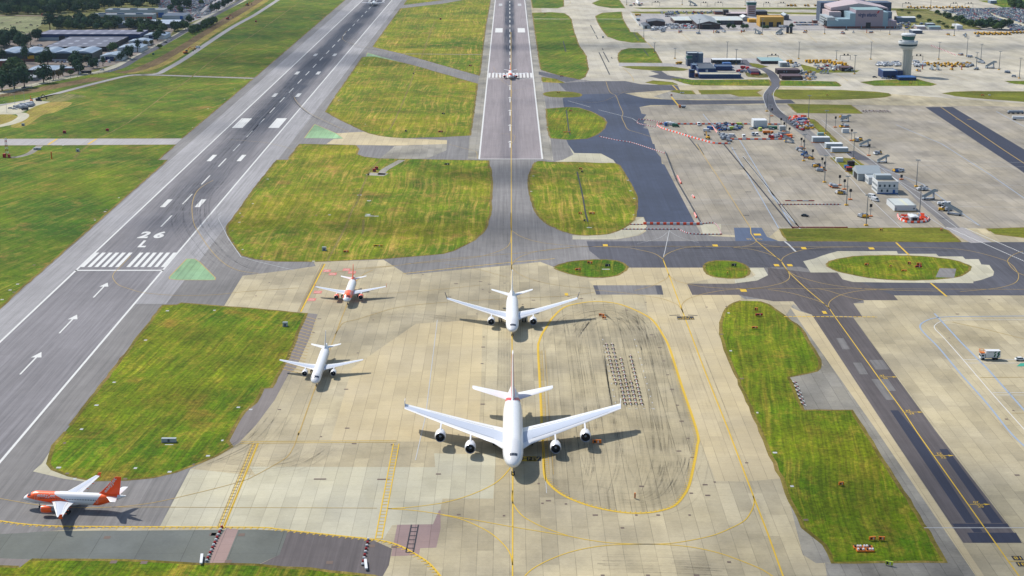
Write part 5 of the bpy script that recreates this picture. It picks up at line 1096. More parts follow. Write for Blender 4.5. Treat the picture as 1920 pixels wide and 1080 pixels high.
def building(label, x0, x1, yb, ytop, yrb=None, depth=None, wall='b_grey', roof='b_lgrey', style='flat', cat='building', name='building', par=0.0, rise=1.5, oh=0.3,
             wins=(), doors=(), group=None, base=None, h=None, cuts=None):
    X0, Yf = G(x0, yb); X1 = G(x1, yb)[0]; h = h or hgt(ytop, yb); W = X1-X0
    if depth is None: depth = max(4.0, back(yrb, h)-Yf)
    root = empty(name, ((X0+X1)/2, Yf, 0.06), 0, label, cat, group); hw = W/2
    m = Mesh(); m.box(-hw, hw, 0, depth, 0, h); m.out('wall', wall, root)
    r = Mesh()
    if style == 'flat':
        r.box(-hw+par*0.5, hw-par*0.5, par*0.5, depth-par*0.5, h+0.002, h+0.25)
        if par:
            p_ = Mesh()
            for q in ((-hw-.05, hw+.05, -.05, .35), (-hw-.05, hw+.05, depth-.35, depth+.05), (-hw-.05, -hw+.35, .35, depth-.35), (hw-.35, hw+.05, .35, depth-.35)): p_.box(q[0], q[1], q[2], q[3], h+.003, h+par)
            p_.out('parapet', base or wall, root)
    elif style == 'gable_y':
        n_ = 1; a, b = -hw-oh, hw+oh; v = [(a, -oh, h), (b, -oh, h), (0, -oh, h+rise), (a, depth+oh, h), (b, depth+oh, h), (0, depth+oh, h+rise), (a, -oh, h-.25), (b, -oh, h-.25), (a, depth+oh, h-.25), (b, depth+oh, h-.25)]
        r.add((v, [(0, 2, 5, 3), (2, 1, 4, 5), (0, 6, 7, 1), (3, 4, 9, 8), (0, 3, 8, 6), (1, 7, 9, 4), (6, 8, 9, 7)]))
        g_ = Mesh(); g_.add(([(-hw, -0.02, h-.1), (hw, -0.02, h-.1), (0, -0.02, h+rise*.93), (-hw, .3, h-.1), (hw, .3, h-.1), (0, .3, h+rise*.93)], [(0, 1, 2), (3, 5, 4), (0, 2, 5, 3), (1, 4, 5, 2)])); g_.out('gable', wall, root)
        r.add(([(a, -oh, h), (b, -oh, h), (0, -oh, h+rise), (0, -oh, h+rise-.35), (a+2, -oh, h), (b-2, -oh, h)], [(0, 4, 3, 2), (1, 2, 3, 5)]))
    elif style == 'gable_x':
        a, b = -hw-oh, hw+oh; v = [(a, -oh, h), (b, -oh, h), (a, depth/2, h+rise), (b, depth/2, h+rise), (a, depth+oh, h), (b, depth+oh, h), (a, -oh, h-.25), (b, -oh, h-.25), (a, depth+oh, h-.25), (b, depth+oh, h-.25)]
        r.add((v, [(0, 1, 3, 2), (2, 3, 5, 4), (0, 6, 7, 1), (4, 5, 9, 8), (6, 8, 9, 7), (0, 2, 4, 8, 6), (1, 7, 9, 5, 3)]))
    elif style == 'barrels':
        k = cuts or 4; bw = W/k
        for i in range(k):
            pts = [(-hw+i*bw+bw*j/8, h+0.01+rise*math.sin(math.pi*j/8)) for j in range(9)]
            v = [(p[0], -oh, p[1]) for p in pts]+[(p[0], depth+oh, p[1]) for p in pts]
            r.add((v, [(j, j+1, j+10, j+9) for j in range(8)]+[tuple(range(8, -1, -1)), tuple(range(9, 18))]))
    r.out('roof', roof, root)
    for w_ in wins:                                    # (count, z, width, height, x from, x to[, material])
        n_, z, ww_, wh, fa, fb = w_[:6]; mt = w_[6] if len(w_) > 6 else 'b_glass'
        for i in range(n_):
            cx = -hw+W*(fa+(fb-fa)*((i+.5)/n_)); q = Mesh(); q.box(cx-ww_/2, cx+ww_/2, -0.06, 0.05, z, z+wh); q.out('window', mt, root)
    for d in doors:
        fx, ww_, wh, mt = d; cx = -hw+W*fx; q = Mesh(); q.box(cx-ww_/2, cx+ww_/2, -0.10, 0.05, 0, wh); q.out('door', mt, root)
    return root, W, depth, h
def side_wins(b, side, n_, z, ww_, wh, fa=0.05, fb=0.95, mt='b_glass'):
    root, W, dp, h = b
    for i in range(n_):
        cy = dp*(fa+(fb-fa)*((i+.5)/n_)); q = Mesh(); x = side*W/2; q.box(min(x-0.05, x+side*0.06), max(x+0.05, x+side*0.06), cy-ww_/2, cy+ww_/2, z, z+wh); q.out('window', mt, root)
def rbox(b, nm, x0, x1, y0, y1, z0, z1, mt):
    m = Mesh(); m.box(x0, x1, y0, y1, z0, z1); return m.out(nm, mt, b[0])

# --- grey and pink maintenance hangar
X0, Yf = G(1550, 53.5); X1 = G(1680.6, 53.5)[0]; W = X1-X0
hg = empty('hangar', (X0, Yf, 0.06), 0, 'big grey and pink hangar with stepped front and airline lettering', 'hangar')
def Hx(px): return G(px, 53.5)[0]-X0
prof = [(1550, 9.6), (1571, 9.6), (1571, 11.5), (1592.5, 11.5), (1592.5, 18.6), (1603, 18.6), (1603, 23.0), (1654.5, 23.0), (1654.5, 20.3), (1664, 20.3), (1664, 9.0), (1680.6, 9.0)]
xs = [(1550, 1571, 9.6, 'b_aqua', 20), (1571, 1592.5, 11.5, 'b_aqua', 26), (1592.5, 1603, 18.6, 'b_aqua', 40), (1603, 1654.5, 22.6, 'b_pinkd', 40), (1654.5, 1664, 20.0, 'b_aqua', 40), (1664, 1680.6, 9.4, 'b_pinkd', 30)]
for a, b_, hh, mt, dp in xs:
    m = Mesh(); m.box(Hx(a), Hx(b_), 0, dp, 2.6, hh); m.out('wall', mt, hg)
m = Mesh(); m.box(Hx(1550)+.3, Hx(1680.6)-.3, .4, 20, 0, 2.6); m.out('plinth', 'b_brick', hg)
m = Mesh(); m.box(0, Hx(1565), 0.4, 48, 2.6, 13.5); m.out('wall', 'b_lgrey', hg)
for z in (5.0, 8.0, 11.0):
    m = Mesh(); m.box(-0.12, 0.05, 4, 44, z, z+1.1); m.out('window', 'b_dgrey', hg)
for a, b_, hh, y0_, y1_, mt in ((1561, 1584, 18.0, 26.1, 70, 'b_pink'), (1664.2, 1682, 17.5, 30, 75, 'b_bluegrey'), (1659, 1675, 20.5, 40.1, 80, 'b_aqua')):
    m = Mesh(); m.box(Hx(a), Hx(b_), y0_, y1_, 0.1, hh); m.out('wall', mt, hg)
rg = Mesh(); xa, xb, xm = 12, 85, 47
rg.add(([(xa, 40.1, 22), (xm, 40.1, 27.5), (xb, 40.1, 21.5), (xa, 85, 23), (xm, 85, 30), (xb, 85, 22), (xa, 40.1, 19), (xb, 40.1, 19), (xa, 85, 19), (xb, 85, 19)], [(0, 1, 4, 3), (1, 2, 5, 4), (6, 7, 2, 1, 0), (8, 3, 4, 5, 9), (0, 3, 8, 6), (2, 7, 9, 5)]))
rg.out('roof', 'b_pink', hg)
m = Mesh(); m.box(Hx(1603), Hx(1654.5), 0.5, 40, 22.6, 23.0); m.out('roof', 'b_teal', hg)
m = Mesh(); m.box(8, 100, 85.5, 112, 0, 24.5); m.out('rear_block', 'b_steel', hg)
m = Mesh(); m.box(42, 66, 86, 111, 24.5, 27); m.out('rear_block', 'b_steel', hg)
m = Mesh(); m.box(Hx(1623), Hx(1632), -0.15, 0.1, 0.2, 7.4); m.out('door', 'b_black', hg)
for a in (1587, 1615, 1660, 1677): m = Mesh(); m.box(Hx(a)-.5, Hx(a)+.5, -0.2, 0.3, 0, 3.0); m.out('pier', 'b_aqua', hg)
v, f = text2d('virgin atlantic', 0.03); mk('airline_name', [(Hx(1607.5)+x*(Hx(1642.5)-Hx(1607.5)), -0.12, 13.2+y*6.0) for x, y in v], f, 'b_navy', None, hg)
mk('tail_emblem', [(Hx(1642)+p[0], -0.14, 18.4+p[1]) for p in ((0, 0), (2.2, .4), (3.8, 3.6), (1.6, 3.2))], [(0, 1, 2, 3)], 'b_red', None, hg)
# --- the rest of the north side
building('long grey shed behind the scrubby bank', 1682, 1716.5, 42, 33, 31, wall='b_bluegrey', roof='b_white', style='gable_x', rise=1)
building('white roofed hut with pink walls by the far fence', 1719, 1735.5, 55, 49.5, depth=16, wall='b_pink', roof='b_white', style='gable_x', rise=.6)
building('long pale green-roofed hut near the far fence', 1742, 1764, 55.5, 50, depth=14, wall='b_lgrey', roof='b_teal', style='gable_x', rise=.5)
building('dark grey box building behind the pale green-roofed hut', 1738.5, 1753.5, 51, 45, depth=14, wall='b_steel', roof='b_lgrey')
building('plain white store building beside the slanting far road', 1793.5, 1804.7, 55, 48, depth=22, wall='b_white', roof='b_white')
building('white site cabin right behind the control tower head', 1711, 1729.5, 63.5, 57.5, depth=18, wall='b_steel', roof='b_white')
building('mustard yellow shed with three dark doorways', 1424.3, 1469, 50.5, 32.8, yrb=29.5, wall='b_yellow', roof='b_yellow', par=.8, doors=((.14, 5.4, 6, 'b_black'), (.47, 5.4, 6, 'b_black'), (.80, 5.4, 6, 'b_black')))
building('small bright yellow store left of the mustard shed', 1404, 1418, 42.5, 36.5, depth=14, wall='y_veh', roof='y_veh')
building('white curved roof shelter behind the brown hangar', 1392, 1404, 40, 33, depth=26, wall='b_lgrey', roof='b_white', style='gable_y', rise=2)
building('left wing of the brown brick hangar', 1264.5, 1309, 45, 38, yrb=31, wall='b_brown', roof='rf_cream', style='gable_x', rise=.8)
building('right wing of the brown brick hangar with grey doors', 1343, 1392.5, 46.5, 38, yrb=31, wall='b_brown', roof='rf_cream', style='gable_x', rise=.8, doors=((.12, 5, 5.5, 'b_dgrey'), (.28, 5, 5.5, 'b_dgrey'), (.44, 5, 5.5, 'b_dgrey'), (.6, 5, 5.5, 'b_dgrey')))
building('brown brick hangar with a pale gabled roof and dark doorway', 1308, 1350, 54.5, 44.5, yrb=31, wall='b_brown', roof='rf_grey', style='gable_y', rise=3.4, oh=.8, doors=((.38, 9, 5.2, 'b_black'),), wins=((1, 5.6, 12, 1.0, .1, .68, 'b_lgrey'),), cat='hangar', name='hangar')
building('low dark brown shed at the left of the service yard', 1214.5, 1247, 49.5, 40.5, yrb=36.5, wall='b_brown', roof='b_dgrey', style='gable_y', rise=1.6, doors=((.18, 6, 4.5, 'b_black'),))
building('small grey lean-to shed in front of the dark brown shed', 1206, 1219, 54, 48.5, yrb=43, wall='b_lgrey', roof='b_dgrey', style='gable_y', rise=1.0, doors=((.4, 2.6, 3, 'b_black'),))
building('long low brown block left of the old tower', 1362, 1402, 30, 25.6, depth=26, wall='b_brown', roof='b_pink')
building('small dark brown block with raised stair box', 1340.5, 1355, 27.5, 22.3, depth=16, wall='b_brick', roof='b_dgrey')
building('dark stair box beyond the low brown block', 1356.5, 1366, 29, 19, depth=10, wall='b_darkbrown', roof='b_dgrey')
building('low brown block right of the old tower', 1417, 1438.5, 29, 21.5, depth=22, wall='b_darkbrown', roof='b_dgrey')
building('silver plant building right of the mustard shed', 1470, 1479, 38, 29, depth=26, wall='b_dgrey', roof='b_lgrey', style='gable_y', rise=2)
building('red brick hut at the edge of the staff car park', 1524.5, 1533, 44, 38.2, depth=9, wall='b_brick', roof='b_lgrey')
# old tower
X, Yt = G(1409, 30.5); ot = empty('old_control_tower', (X, Yt, .06), 0, 'old square brown tower with a green glass cab', 'tower')
m = Mesh(); m.box(-5.6, 5.6, 0, 11, 0, 14.6); m.out('wall', 'b_pink', ot)
for z in (3.2, 6.0, 8.8, 11.6): m = Mesh(); m.box(-4.2, 4.2, -.1, .1, z, z+1.3); m.out('window', 'b_brick', ot)
m = Mesh(); m.box(-6.6, 6.6, -1, 12, 14.6, 15.1); m.out('balcony', 'b_lgrey', ot)
m = Mesh(); m.box(-5.8, 5.8, -.3, 11.3, 15.1, 18.2, taper=-.4); cb = m.out('cab', 'b_tglass', ot)
m = Mesh(); m.box(-6.4, 6.4, -.9, 11.9, 18.2, 18.8); m.out('roof', 'b_lgrey', ot)
for xx, hh in ((-4.5, 5), (-3.2, 3), (4, 3.2), (5.2, 4)): m = Mesh(); m.add(tube((xx, 4, 18.8), (xx, 4, 18.8+hh), .12)); m.out('aerial', 'b_dgrey', ot)
# --- fire station group
b = building('dark blue-grey tower block with a glazed corner', 1288.5, 1309, 124, 100, yrb=97.5, wall='b_steel', roof='b_lgrey', par=.7)
side = b; W_ = b[1]
for (x_, z_) in ((.82, 9.2), (.82, 4.2)): rbox(b, 'window', -W_/2+W_*x_-.8, -W_/2+W_*x_+.8, -.08, .05, z_, z_+1.3, 'b_navy')
rbox(b, 'control_cab', -W_/2-.5, -W_/2+4.6, -1.0, 5, 7.6, 10.6, 'b_tglass'); rbox(b, 'balcony', -W_/2-.9, -W_/2+5.0, -1.5, 5.3, 7.1, 7.5, 'b_lgrey'); rbox(b, 'balcony', -W_/2-.9, -W_/2+5.0, -1.5, 5.3, 10.7, 11.3, 'b_lgrey')
b = building('light blue ribbed wing beside the blue-grey tower block', 1309.3, 1318, 122, 100.5, depth=13, wall='b_bluegrey', roof='b_lgrey', par=.6)
building('navy fire station front range with four small windows', 1311.5, 1389.3, 147.5, 140.5, yrb=136.3, wall='b_navy', roof='con_light', par=.7, base='b_blue', wins=((4, 1.6, 1.2, .8, .15, .68),))
building('navy fire station hall with a grey sloping deck roof', 1309, 1342, 136.5, 129, yrb=119, wall='b_navy', roof='b_dgrey', par=.8, base='b_bluegrey', wins=((2, .4, .9, 2.6, .42, .56, 'b_white'),))
building('navy side hall of the fire station', 1342.5, 1373, 132.5, 125, depth=16, wall='b_navy', roof='b_steel', par=.5, base='b_blue')
building('upper navy block on the fire station side hall', 1356, 1371, 127, 118.8, depth=10, wall='b_blue', roof='b_blue')
building('small navy lookout tower with a dark window band', 1292.3, 1302.5, 146, 131.5, depth=6, wall='b_navy', roof='b_bluegrey', wins=((1, 5.0, 4.9, 1.2, .0, 1.0, 'b_black'),), par=.5)
building('dark red link block between lookout and fire station', 1303.2, 1311, 144.5, 138.5, depth=6, wall='b_brick', roof='b_redroof')
building('navy corner annexe behind the fire station', 1297.5, 1308, 131, 122.5, depth=14, wall='b_navy', roof='b_bluegrey', par=.5)
cn = empty('canopy', (G(1364, 121)[0], G(1364, 121)[1], .06), 0, 'long white open vehicle canopy behind the fire station', 'canopy')
hwc = (G(1392, 121)[0]-G(1336, 121)[0])/2
m = Mesh(); m.box(-hwc, hwc, 0, 13, 4.4, 4.9); m.out('roof', 'b_white', cn)
for i in range(7): m = Mesh(); m.box(-hwc+i*hwc/3-.2, -hwc+i*hwc/3+.2, .2, .6, 0, 4.4); m.out('post', 'b_dgrey', cn)
m = Mesh(); m.box(-hwc, hwc, 12.2, 12.8, 0, 4.4); m.out('back_wall', 'b_dgrey', cn)
b = building('blue shed with a red-brown roof by the winding road', 1408, 1426, 140, 134.5, yrb=129, wall='b_navy', roof='b_redroof', par=.2, base='b_blue')
fr = empty('fire_training_rig', (G(1415.5, 141.3)[0], G(1415.5, 141.3)[1], .06), 0, 'low red and yellow chequered rig in front of the blue shed', 'training rig')
m = Mesh(); m.box(-3.8, 3.8, 0, 2, .2, 1.2); m.out('base', 'y_veh', fr); m = Mesh(); m.box(-3.9, 3.9, -.1, 2.1, 1.3, 2.0); m.out('top', 'r_veh', fr)
for i in range(6): m = Mesh(); m.box(-3.6+i*1.25, -3.0+i*1.25, -.12, 0, .3, 1.1); m.out('check', 'r_veh', fr)
b = building('dark brown shed with a wide pale green roof', 1427, 1469, 120, 114.5, yrb=108, wall='b_darkbrown', roof='b_teal')
building('white annexe joined to the pale green-roofed shed', 1462.5, 1476.5, 125.5, 117.5, depth=12, wall='b_lgrey', roof='b_white', doors=((.6, 4.5, 3.4, 'b_grey'),))
building('tall dark brown block beside the winding road', 1457.5, 1500, 139.5, 131.5, depth=14, wall='b_darkbrown', roof='b_redroof', wins=((2, 2.0, 1.0, 1.4, .24, .46, 'b_bluegrey'),))
building('low brown block with flat roof in front of the tall one', 1466, 1504, 150, 143, yrb=138.8, wall='b_brown', roof='b_redroof', doors=((.7, 9, 2.2, 'b_dgrey'),))
building('dark brown box shed beside the slender mast', 1578, 1600, 134, 127, yrb=124, wall='b_darkbrown', roof='b_redroof', doors=((.9, 2.2, 2.4, 'b_lgrey'),))
building('navy hall with rooftop plant left of the control tower', 1655, 1682, 147, 133.5, yrb=129, wall='b_navy', roof='b_lgrey', par=.6, base='b_blue', doors=((.4, 2.6, 2.6, 'b_black'), (.7, 2.6, 2.6, 'b_black')))
b = building('dark navy link block against the tower shaft', 1682.5, 1692.5, 144, 132.5, depth=12, wall='b_navy', roof='b_dgrey')
building('low blue building at the foot of the control tower', 1685.5, 1718, 151, 145.5, yrb=142, wall='b_navy', roof='b_blue')
building('tiny white substation at the far yard corner', 1193, 1200, 39.5, 35.5, depth=7, wall='b_lgrey', roof='b_aqua')
building('white tank house on grass in the top right corner', 1857, 1869, 7, 1.5, depth=14, wall='b_bluegrey', roof='b_white')
# control tower
X, Yt = G(1700.5, 142.5); tw = empty('control_tower', (X, Yt+4, .06), 0, 'tall white concrete control tower with a flared round head', 'control tower')
def lathe(pf, n=32, mi=0):
    v = []; f = []
    for (r_, z_) in pf: v += [(r_*math.cos(2*math.pi*k/n), r_*math.sin(2*math.pi*k/n), z_) for k in range(n)]
    for i in range(len(pf)-1):
        for k in range(n): a = i*n+k; b = i*n+(k+1) % n; f.append((a, b, b+n, a+n))
    return v, f
m = Mesh(); n = 32; v = []
for z_ in (0, 26): v += [((4.3+.45*abs(math.sin(4*math.pi*2*k/64)))*math.cos(2*math.pi*k/64), (4.3+.45*abs(math.sin(4*math.pi*2*k/64)))*math.sin(2*math.pi*k/64), z_) for k in range(64)]
m.add((v, [(k, (k+1) % 64, 64+(k+1) % 64, 64+k) for k in range(64)])); m.out('shaft', 'b_concrete', tw)
m = Mesh(); m.add(lathe([(4.6, 25.2), (7.0, 26.8), (8.4, 28.2), (8.6, 28.8)])); auto_smooth(m.out('collar', 'b_white', tw))
m = Mesh(); m.add(lathe([(8.5, 28.8), (8.75, 29.0), (8.85, 30.4), (8.6, 30.5)])); auto_smooth(m.out('window_band', 'b_glass', tw))
m = Mesh(); m.add(lathe([(8.6, 30.5), (9.1, 30.8), (9.3, 32.6), (9.0, 33.4), (8.5, 33.4), (8.4, 31.8), (5.5, 31.8)])); auto_smooth(m.out('gallery', 'b_white', tw))
m = Mesh(); m.add(lathe([(5.5, 31.8), (5.6, 34.6)])); auto_smooth(m.out('drum', 'b_white', tw))
m = Mesh(); m.add(lathe([(5.6, 34.6), (6.5, 38.2)])); auto_smooth(m.out('cab_glazing', 'b_tglass', tw)); 
for k in range(16):
    a = 2*math.pi*k/16; m = Mesh(); m.add(tube((5.65*math.cos(a), 5.65*math.sin(a), 34.6), (6.55*math.cos(a), 6.55*math.sin(a), 38.2), .09)); m.out('mullion', 'b_dgrey', tw)
m = Mesh(); m.add(lathe([(6.5, 38.2), (7.0, 38.7), (6.9, 39.9), (6.2, 40.4), (0.1, 40.6)])); auto_smooth(m.out('roof', 'b_white', tw))
for xx, yy, hh in ((-4, 1, 3.2), (-1.5, -2, 2.2), (.8, 1, 4.6), (2.5, -1, 3), (4.2, 1, 2.4)): m = Mesh(); m.add(tube((xx, yy, 40.2), (xx, yy, 40.4+hh), .12)); m.out('aerial', 'b_lgrey', tw)
# --- mid right compound
b = building('white two-storey operations office with blue door', 1644.5, 1683.5, 363.5, 341.5, yrb=334, wall='b_white', roof='con_grey', par=.7, base='b_white', doors=((.80, 1.6, 2.6, 'bl_veh'),), wins=((4, 4.3, 1.1, 1.5, .0, .92, 'b_glass'), (2, 1.2, 1.1, 1.5, .08, .62, 'b_glass')))
side_wins(b, -1, 5, 4.3, 1.6, 1.2); side_wins(b, -1, 5, 1.2, 1.6, 1.2); rbox(b, 'string_course', -b[1]/2-.12, b[1]/2+.12, -.12, 0, 3.2, 3.6, 'b_lgrey')
rbox(b, 'penthouse', -b[1]/2+.8, b[1]/2-2.2, b[2]-6, b[2], b[3], b[3]+2.9, 'b_lgrey'); rbox(b, 'skirting', -b[1]/2-.15, b[1]/2+.15, -.18, 0, 0, .5, 'bl_veh')
b = building('low white rear wing of the operations office', 1628, 1645, 346, 334, depth=14, wall='b_white', roof='b_lgrey', par=.6, base='b_white'); side_wins(b, -1, 5, 1.0, 1.0, 1.8)
tn = building('large pale grey gabled shed open at its left end', 1608.5, 1650, 339, 325, depth=16, wall='b_lgrey', roof='b_lgrey', style='gable_x', rise=4.0, oh=.5, cat='shed')
m = Mesh(); x_ = -tn[1]/2; m.box(x_-.12, x_+.05, 3, 13, .1, 4.4); m.out('doorway', 'b_black', tn[0])
m = Mesh(); m.add(([(x_-.02, 0, 4.8), (x_-.02, 16, 4.8), (x_-.02, 8, 8.7)], [(0, 1, 2)])); m.out('gable', 'b_lgrey', tn[0])
b = building('white flat-roofed cabin block with ribbed roof', 1677, 1717.5, 396.5, 385.5, yrb=373, wall='b_white', roof='rf_cream', par=.25, base='b_lgrey', doors=((.05, 1.2, 2.2, 'b_lgrey'),), wins=((1, 1.4, .9, .7, .86, .94),)); rbox(b, 'skirting', -b[1]/2-.15, b[1]/2+.15, -.18, 0, 0, .35, 'y_veh')
b = building('small white shelter inside the orange barrier ring', 1707.5, 1722.5, 414.5, 407, depth=7, wall='b_lgrey', roof='b_white', style='gable_y', rise=.6, doors=((.5, 2.8, 1.8, 'b_black'),))
for lb, a, c_, yb_, yt_, yr_, w_, r_ in (
  ('white two-storey site office in the works compound', 1412.5, 1438, 239.5, 226, 222.5, 'b_white', 'b_white'), ('dark green container right of the site office', 1442, 1457.5, 242.5, 238, None, 'g_veh', 'g_veh'),
  ('white cabin beside the dark green container', 1462, 1473, 246, 237, None, 'b_lgrey', 'b_white'), ('grey flat unit left of the orange tanker hut', 1459, 1480, 254.5, 249, None, 'b_lgrey', 'b_grey'), ('orange cabin at the end of the red and white barriers', 1473.5, 1486, 258, 253, None, 'o_veh', 'o_veh'),
  ('blue store cabin among stacked orange barriers', 1496, 1514, 226.5, 222.5, None, 'b_blue', 'b_blue'), ('pale green kiosk behind the long grey containers', 1533.5, 1545, 255.5, 250, None, 'b_teal', 'b_teal'),
  ('first long grey equipment container from the kiosk', 1524, 1556, 267.5, 258, 256, 'b_lgrey', 'b_white'), ('middle long grey equipment container', 1549, 1580, 279, 270, 267.5, 'b_lgrey', 'b_white'), ('nearest long grey equipment container on a yellow kerb', 1560, 1590.5, 286.5, 278, 276, 'b_lgrey', 'b_white'),
  ('small white cube cabin on the turf plot', 1568, 1581, 304, 297, None, 'b_white', 'b_white'), ('dark brown transformer box on the turf plot', 1590, 1602.5, 311, 303, None, 'b_darkbrown', 'b_darkbrown'), ('small blue tank box beside the dark transformer', 1584, 1592, 316, 311.5, None, 'b_blue', 'b_blue'),
  ('dark red container behind the pale grey shed', 1587.5, 1598, 322, 314.5, None, 'b_redroof', 'r_veh'), ('white cabin on the stand beside the folded stairs', 1579.5, 1592, 249.5, 242, None, 'b_white', 'b_white')):
    b = building(lb, a, c_, yb_, yt_, yr_, None if yr_ else 3.4, wall=w_, roof=r_, cat='cabin', name='cabin')
    if 'container' in lb and 'grey' in lb: rbox(b, 'kerb', -b[1]/2-1.2, b[1]/2+.8, -1.0, -.3, 0, .35, 'o_veh' if 'first' in lb else 'y_veh')
# --- industrial estate on the left
b = building('long dark green warehouse with four pale barrel roofs', -6, 173.5, 115.5, 99.5, yrb=91, wall='b_green', roof='rf_pale', style='barrels', rise=2.2, cuts=5, cat='warehouse', name='warehouse', doors=((.36, 7, 6.2, 'y_veh'), (.935, 7, 6.2, 'y_veh')))
rbox(b, 'brick_base', -b[1]/2, b[1]/2, -.3, 0, 0, 2.8, 'b_brick'); 
for i in range(9): rbox(b, 'window', b[1]*(.13+.017*i)-b[1]*0.05, b[1]*(.13+.017*i)-b[1]*.05+1.6, -.4, -.3, 1, 2.3, 'b_white')
building('huge dark-roofed warehouse with rows of pale rooflights', 84, 200, 97, 88, yrb=69, wall='b_black', roof='rf_dark', cat='warehouse', name='warehouse', par=.4)
b = building('navy warehouse with a patterned roof and white base', 72.5, 262, 76, 64, yrb=56.5, wall='b_navy', roof='rf_dark2', cat='warehouse', name='warehouse'); rbox(b, 'pale_base', -b[1]/2, -b[1]/2+52, -.3, 0, 0, 3.6, 'b_lgrey'); rbox(b, 'doorway', -b[1]/2+24, -b[1]/2+31, -.5, -.3, 0, 5.5, 'b_black')
b = building('white-roofed shed with brown roof slots', 222, 328, 52.5, 45, yrb=36.8, wall='b_grey', roof='rf_white', cat='warehouse', name='warehouse', style='gable_x', rise=.8, wins=((7, 3, 8, 1.4, .1, .97, 'b_dgrey'),))
for i in range(8):
    m = Mesh(); x_ = -b[1]/2+b[1]*(.13+.07*i); 
    for j in range(2): m.add(([(x_+j*3.4-2, b[2]*.1, b[3]+.30), (x_+j*3.4-.6, b[2]*.1, b[3]+.30), (x_+j*3.4-.6, b[2]*.46, b[3]+.98), (x_+j*3.4-2, b[2]*.46, b[3]+.98)], [(0, 1, 2, 3)]))
    m.out('rooflight', 'b_brown', b[0])
for lb, a, c_, yb_, yt_, yr_, cols in (('rear hotel wing with a blue end and plant on its roof', 198, 307.5, 33, 18.5, 15.6, (('b_red', 0, .05), ('b_tan', .05, .35), ('b_tan', .80, .9), ('bl_veh', .905, 1))), ('front hotel wing with green and red end panels', 170, 287, 38.5, 27.5, 24.8, (('g_veh', .02, .07), ('b_tan', .07, .43), ('b_tan', .55, .9), ('b_red', .905, .985)))):
    b = building(lb, a, c_, yb_, yt_, yr_, wall='b_lgrey', roof='b_grey', cat='hotel', par=.3, base='b_white'); W_ = b[1]
    for mt, fa, fb in cols: rbox(b, 'wall_panel', -W_/2+W_*fa, -W_/2+W_*fb, -.2, 0, 0, b[3]*.66, mt)
    for i in range(22): rbox(b, 'window', -W_/2+W_*(.08+.038*i), -W_/2+W_*(.08+.038*i)+1.2, -.3, -.2, b[3]*.36, b[3]*.36+1.3, 'b_steel')
    for i in range(3): rbox(b, 'plant_box', -W_/2+W_*(.12+.3*i), -W_/2+W_*(.12+.3*i)+9, 3, 7, b[3]+.25, b[3]+2.0, 'b_bluegrey')
b = building('dark grey-roofed leisure block with a blue corner', 304, 346, 37, 29.5, yrb=24.5, wall='b_lgrey', roof='b_steel', par=.3, cat='hotel'); rbox(b, 'wall_panel', b[1]/2-6, b[1]/2-2, -.2, 0, 0, 5, 'bl_veh')
for lb, a, c_, yb_, yt_, yr_ in (('nearest small pale trade unit by the public road', 188, 229, 114.5, 105, 99), ('second small pale trade unit along the public road', 220, 264, 98, 90, 83.5), ('third small pale trade unit, half hidden by the second', 241.5, 279, 86, 77.5, 73.5), ('farthest small pale trade unit near the white-roofed shed', 269.5, 309, 74, 66.5, 61)):
    building(lb, a, c_, yb_, yt_, yr_, wall='b_white', roof='rf_pale', style='gable_y', rise=1.9, cat='trade unit', name='trade_unit', group='pale trade units along the public road', doors=((.34, 4.6, 4.4, 'b_navy'), (.55, 4.6, 4.4, 'b_navy')), base='b_brick')
b = building('brick shed with a pale roof of dark slots among trees', 53, 107, 139, 131, yrb=122.5, wall='b_brown', roof='rf_pale', style='gable_x', rise=.8)
building('red brick side extension of the shed among trees', 107.5, 138.5, 134.5, 128, yrb=125, wall='b_brick', roof='rf_pale')
building('flat grey-roofed works at the left edge', -10, 34, 146, 137.5, yrb=130, wall='b_grey', roof='rf_grey')
building('small grey-roofed workshop behind roadside trees', 40, 67, 152, 145.5, yrb=139.5, wall='b_grey', roof='rf_grey')
building('dark brown brick block at the left edge by the yard', -6, 10, 129, 114, depth=14, wall='b_brick', roof='b_lgrey')
building('red roadside container at the edge of the pasture', 78, 87, 29.6, 26.2, depth=4, wall='r_veh', roof='r_veh', cat='container', name='container')
building('grey farmhouse roof deep among the far trees', 221, 231, 10, 5, depth=8, wall='b_grey', roof='b_dgrey', style='gable_x', rise=2)
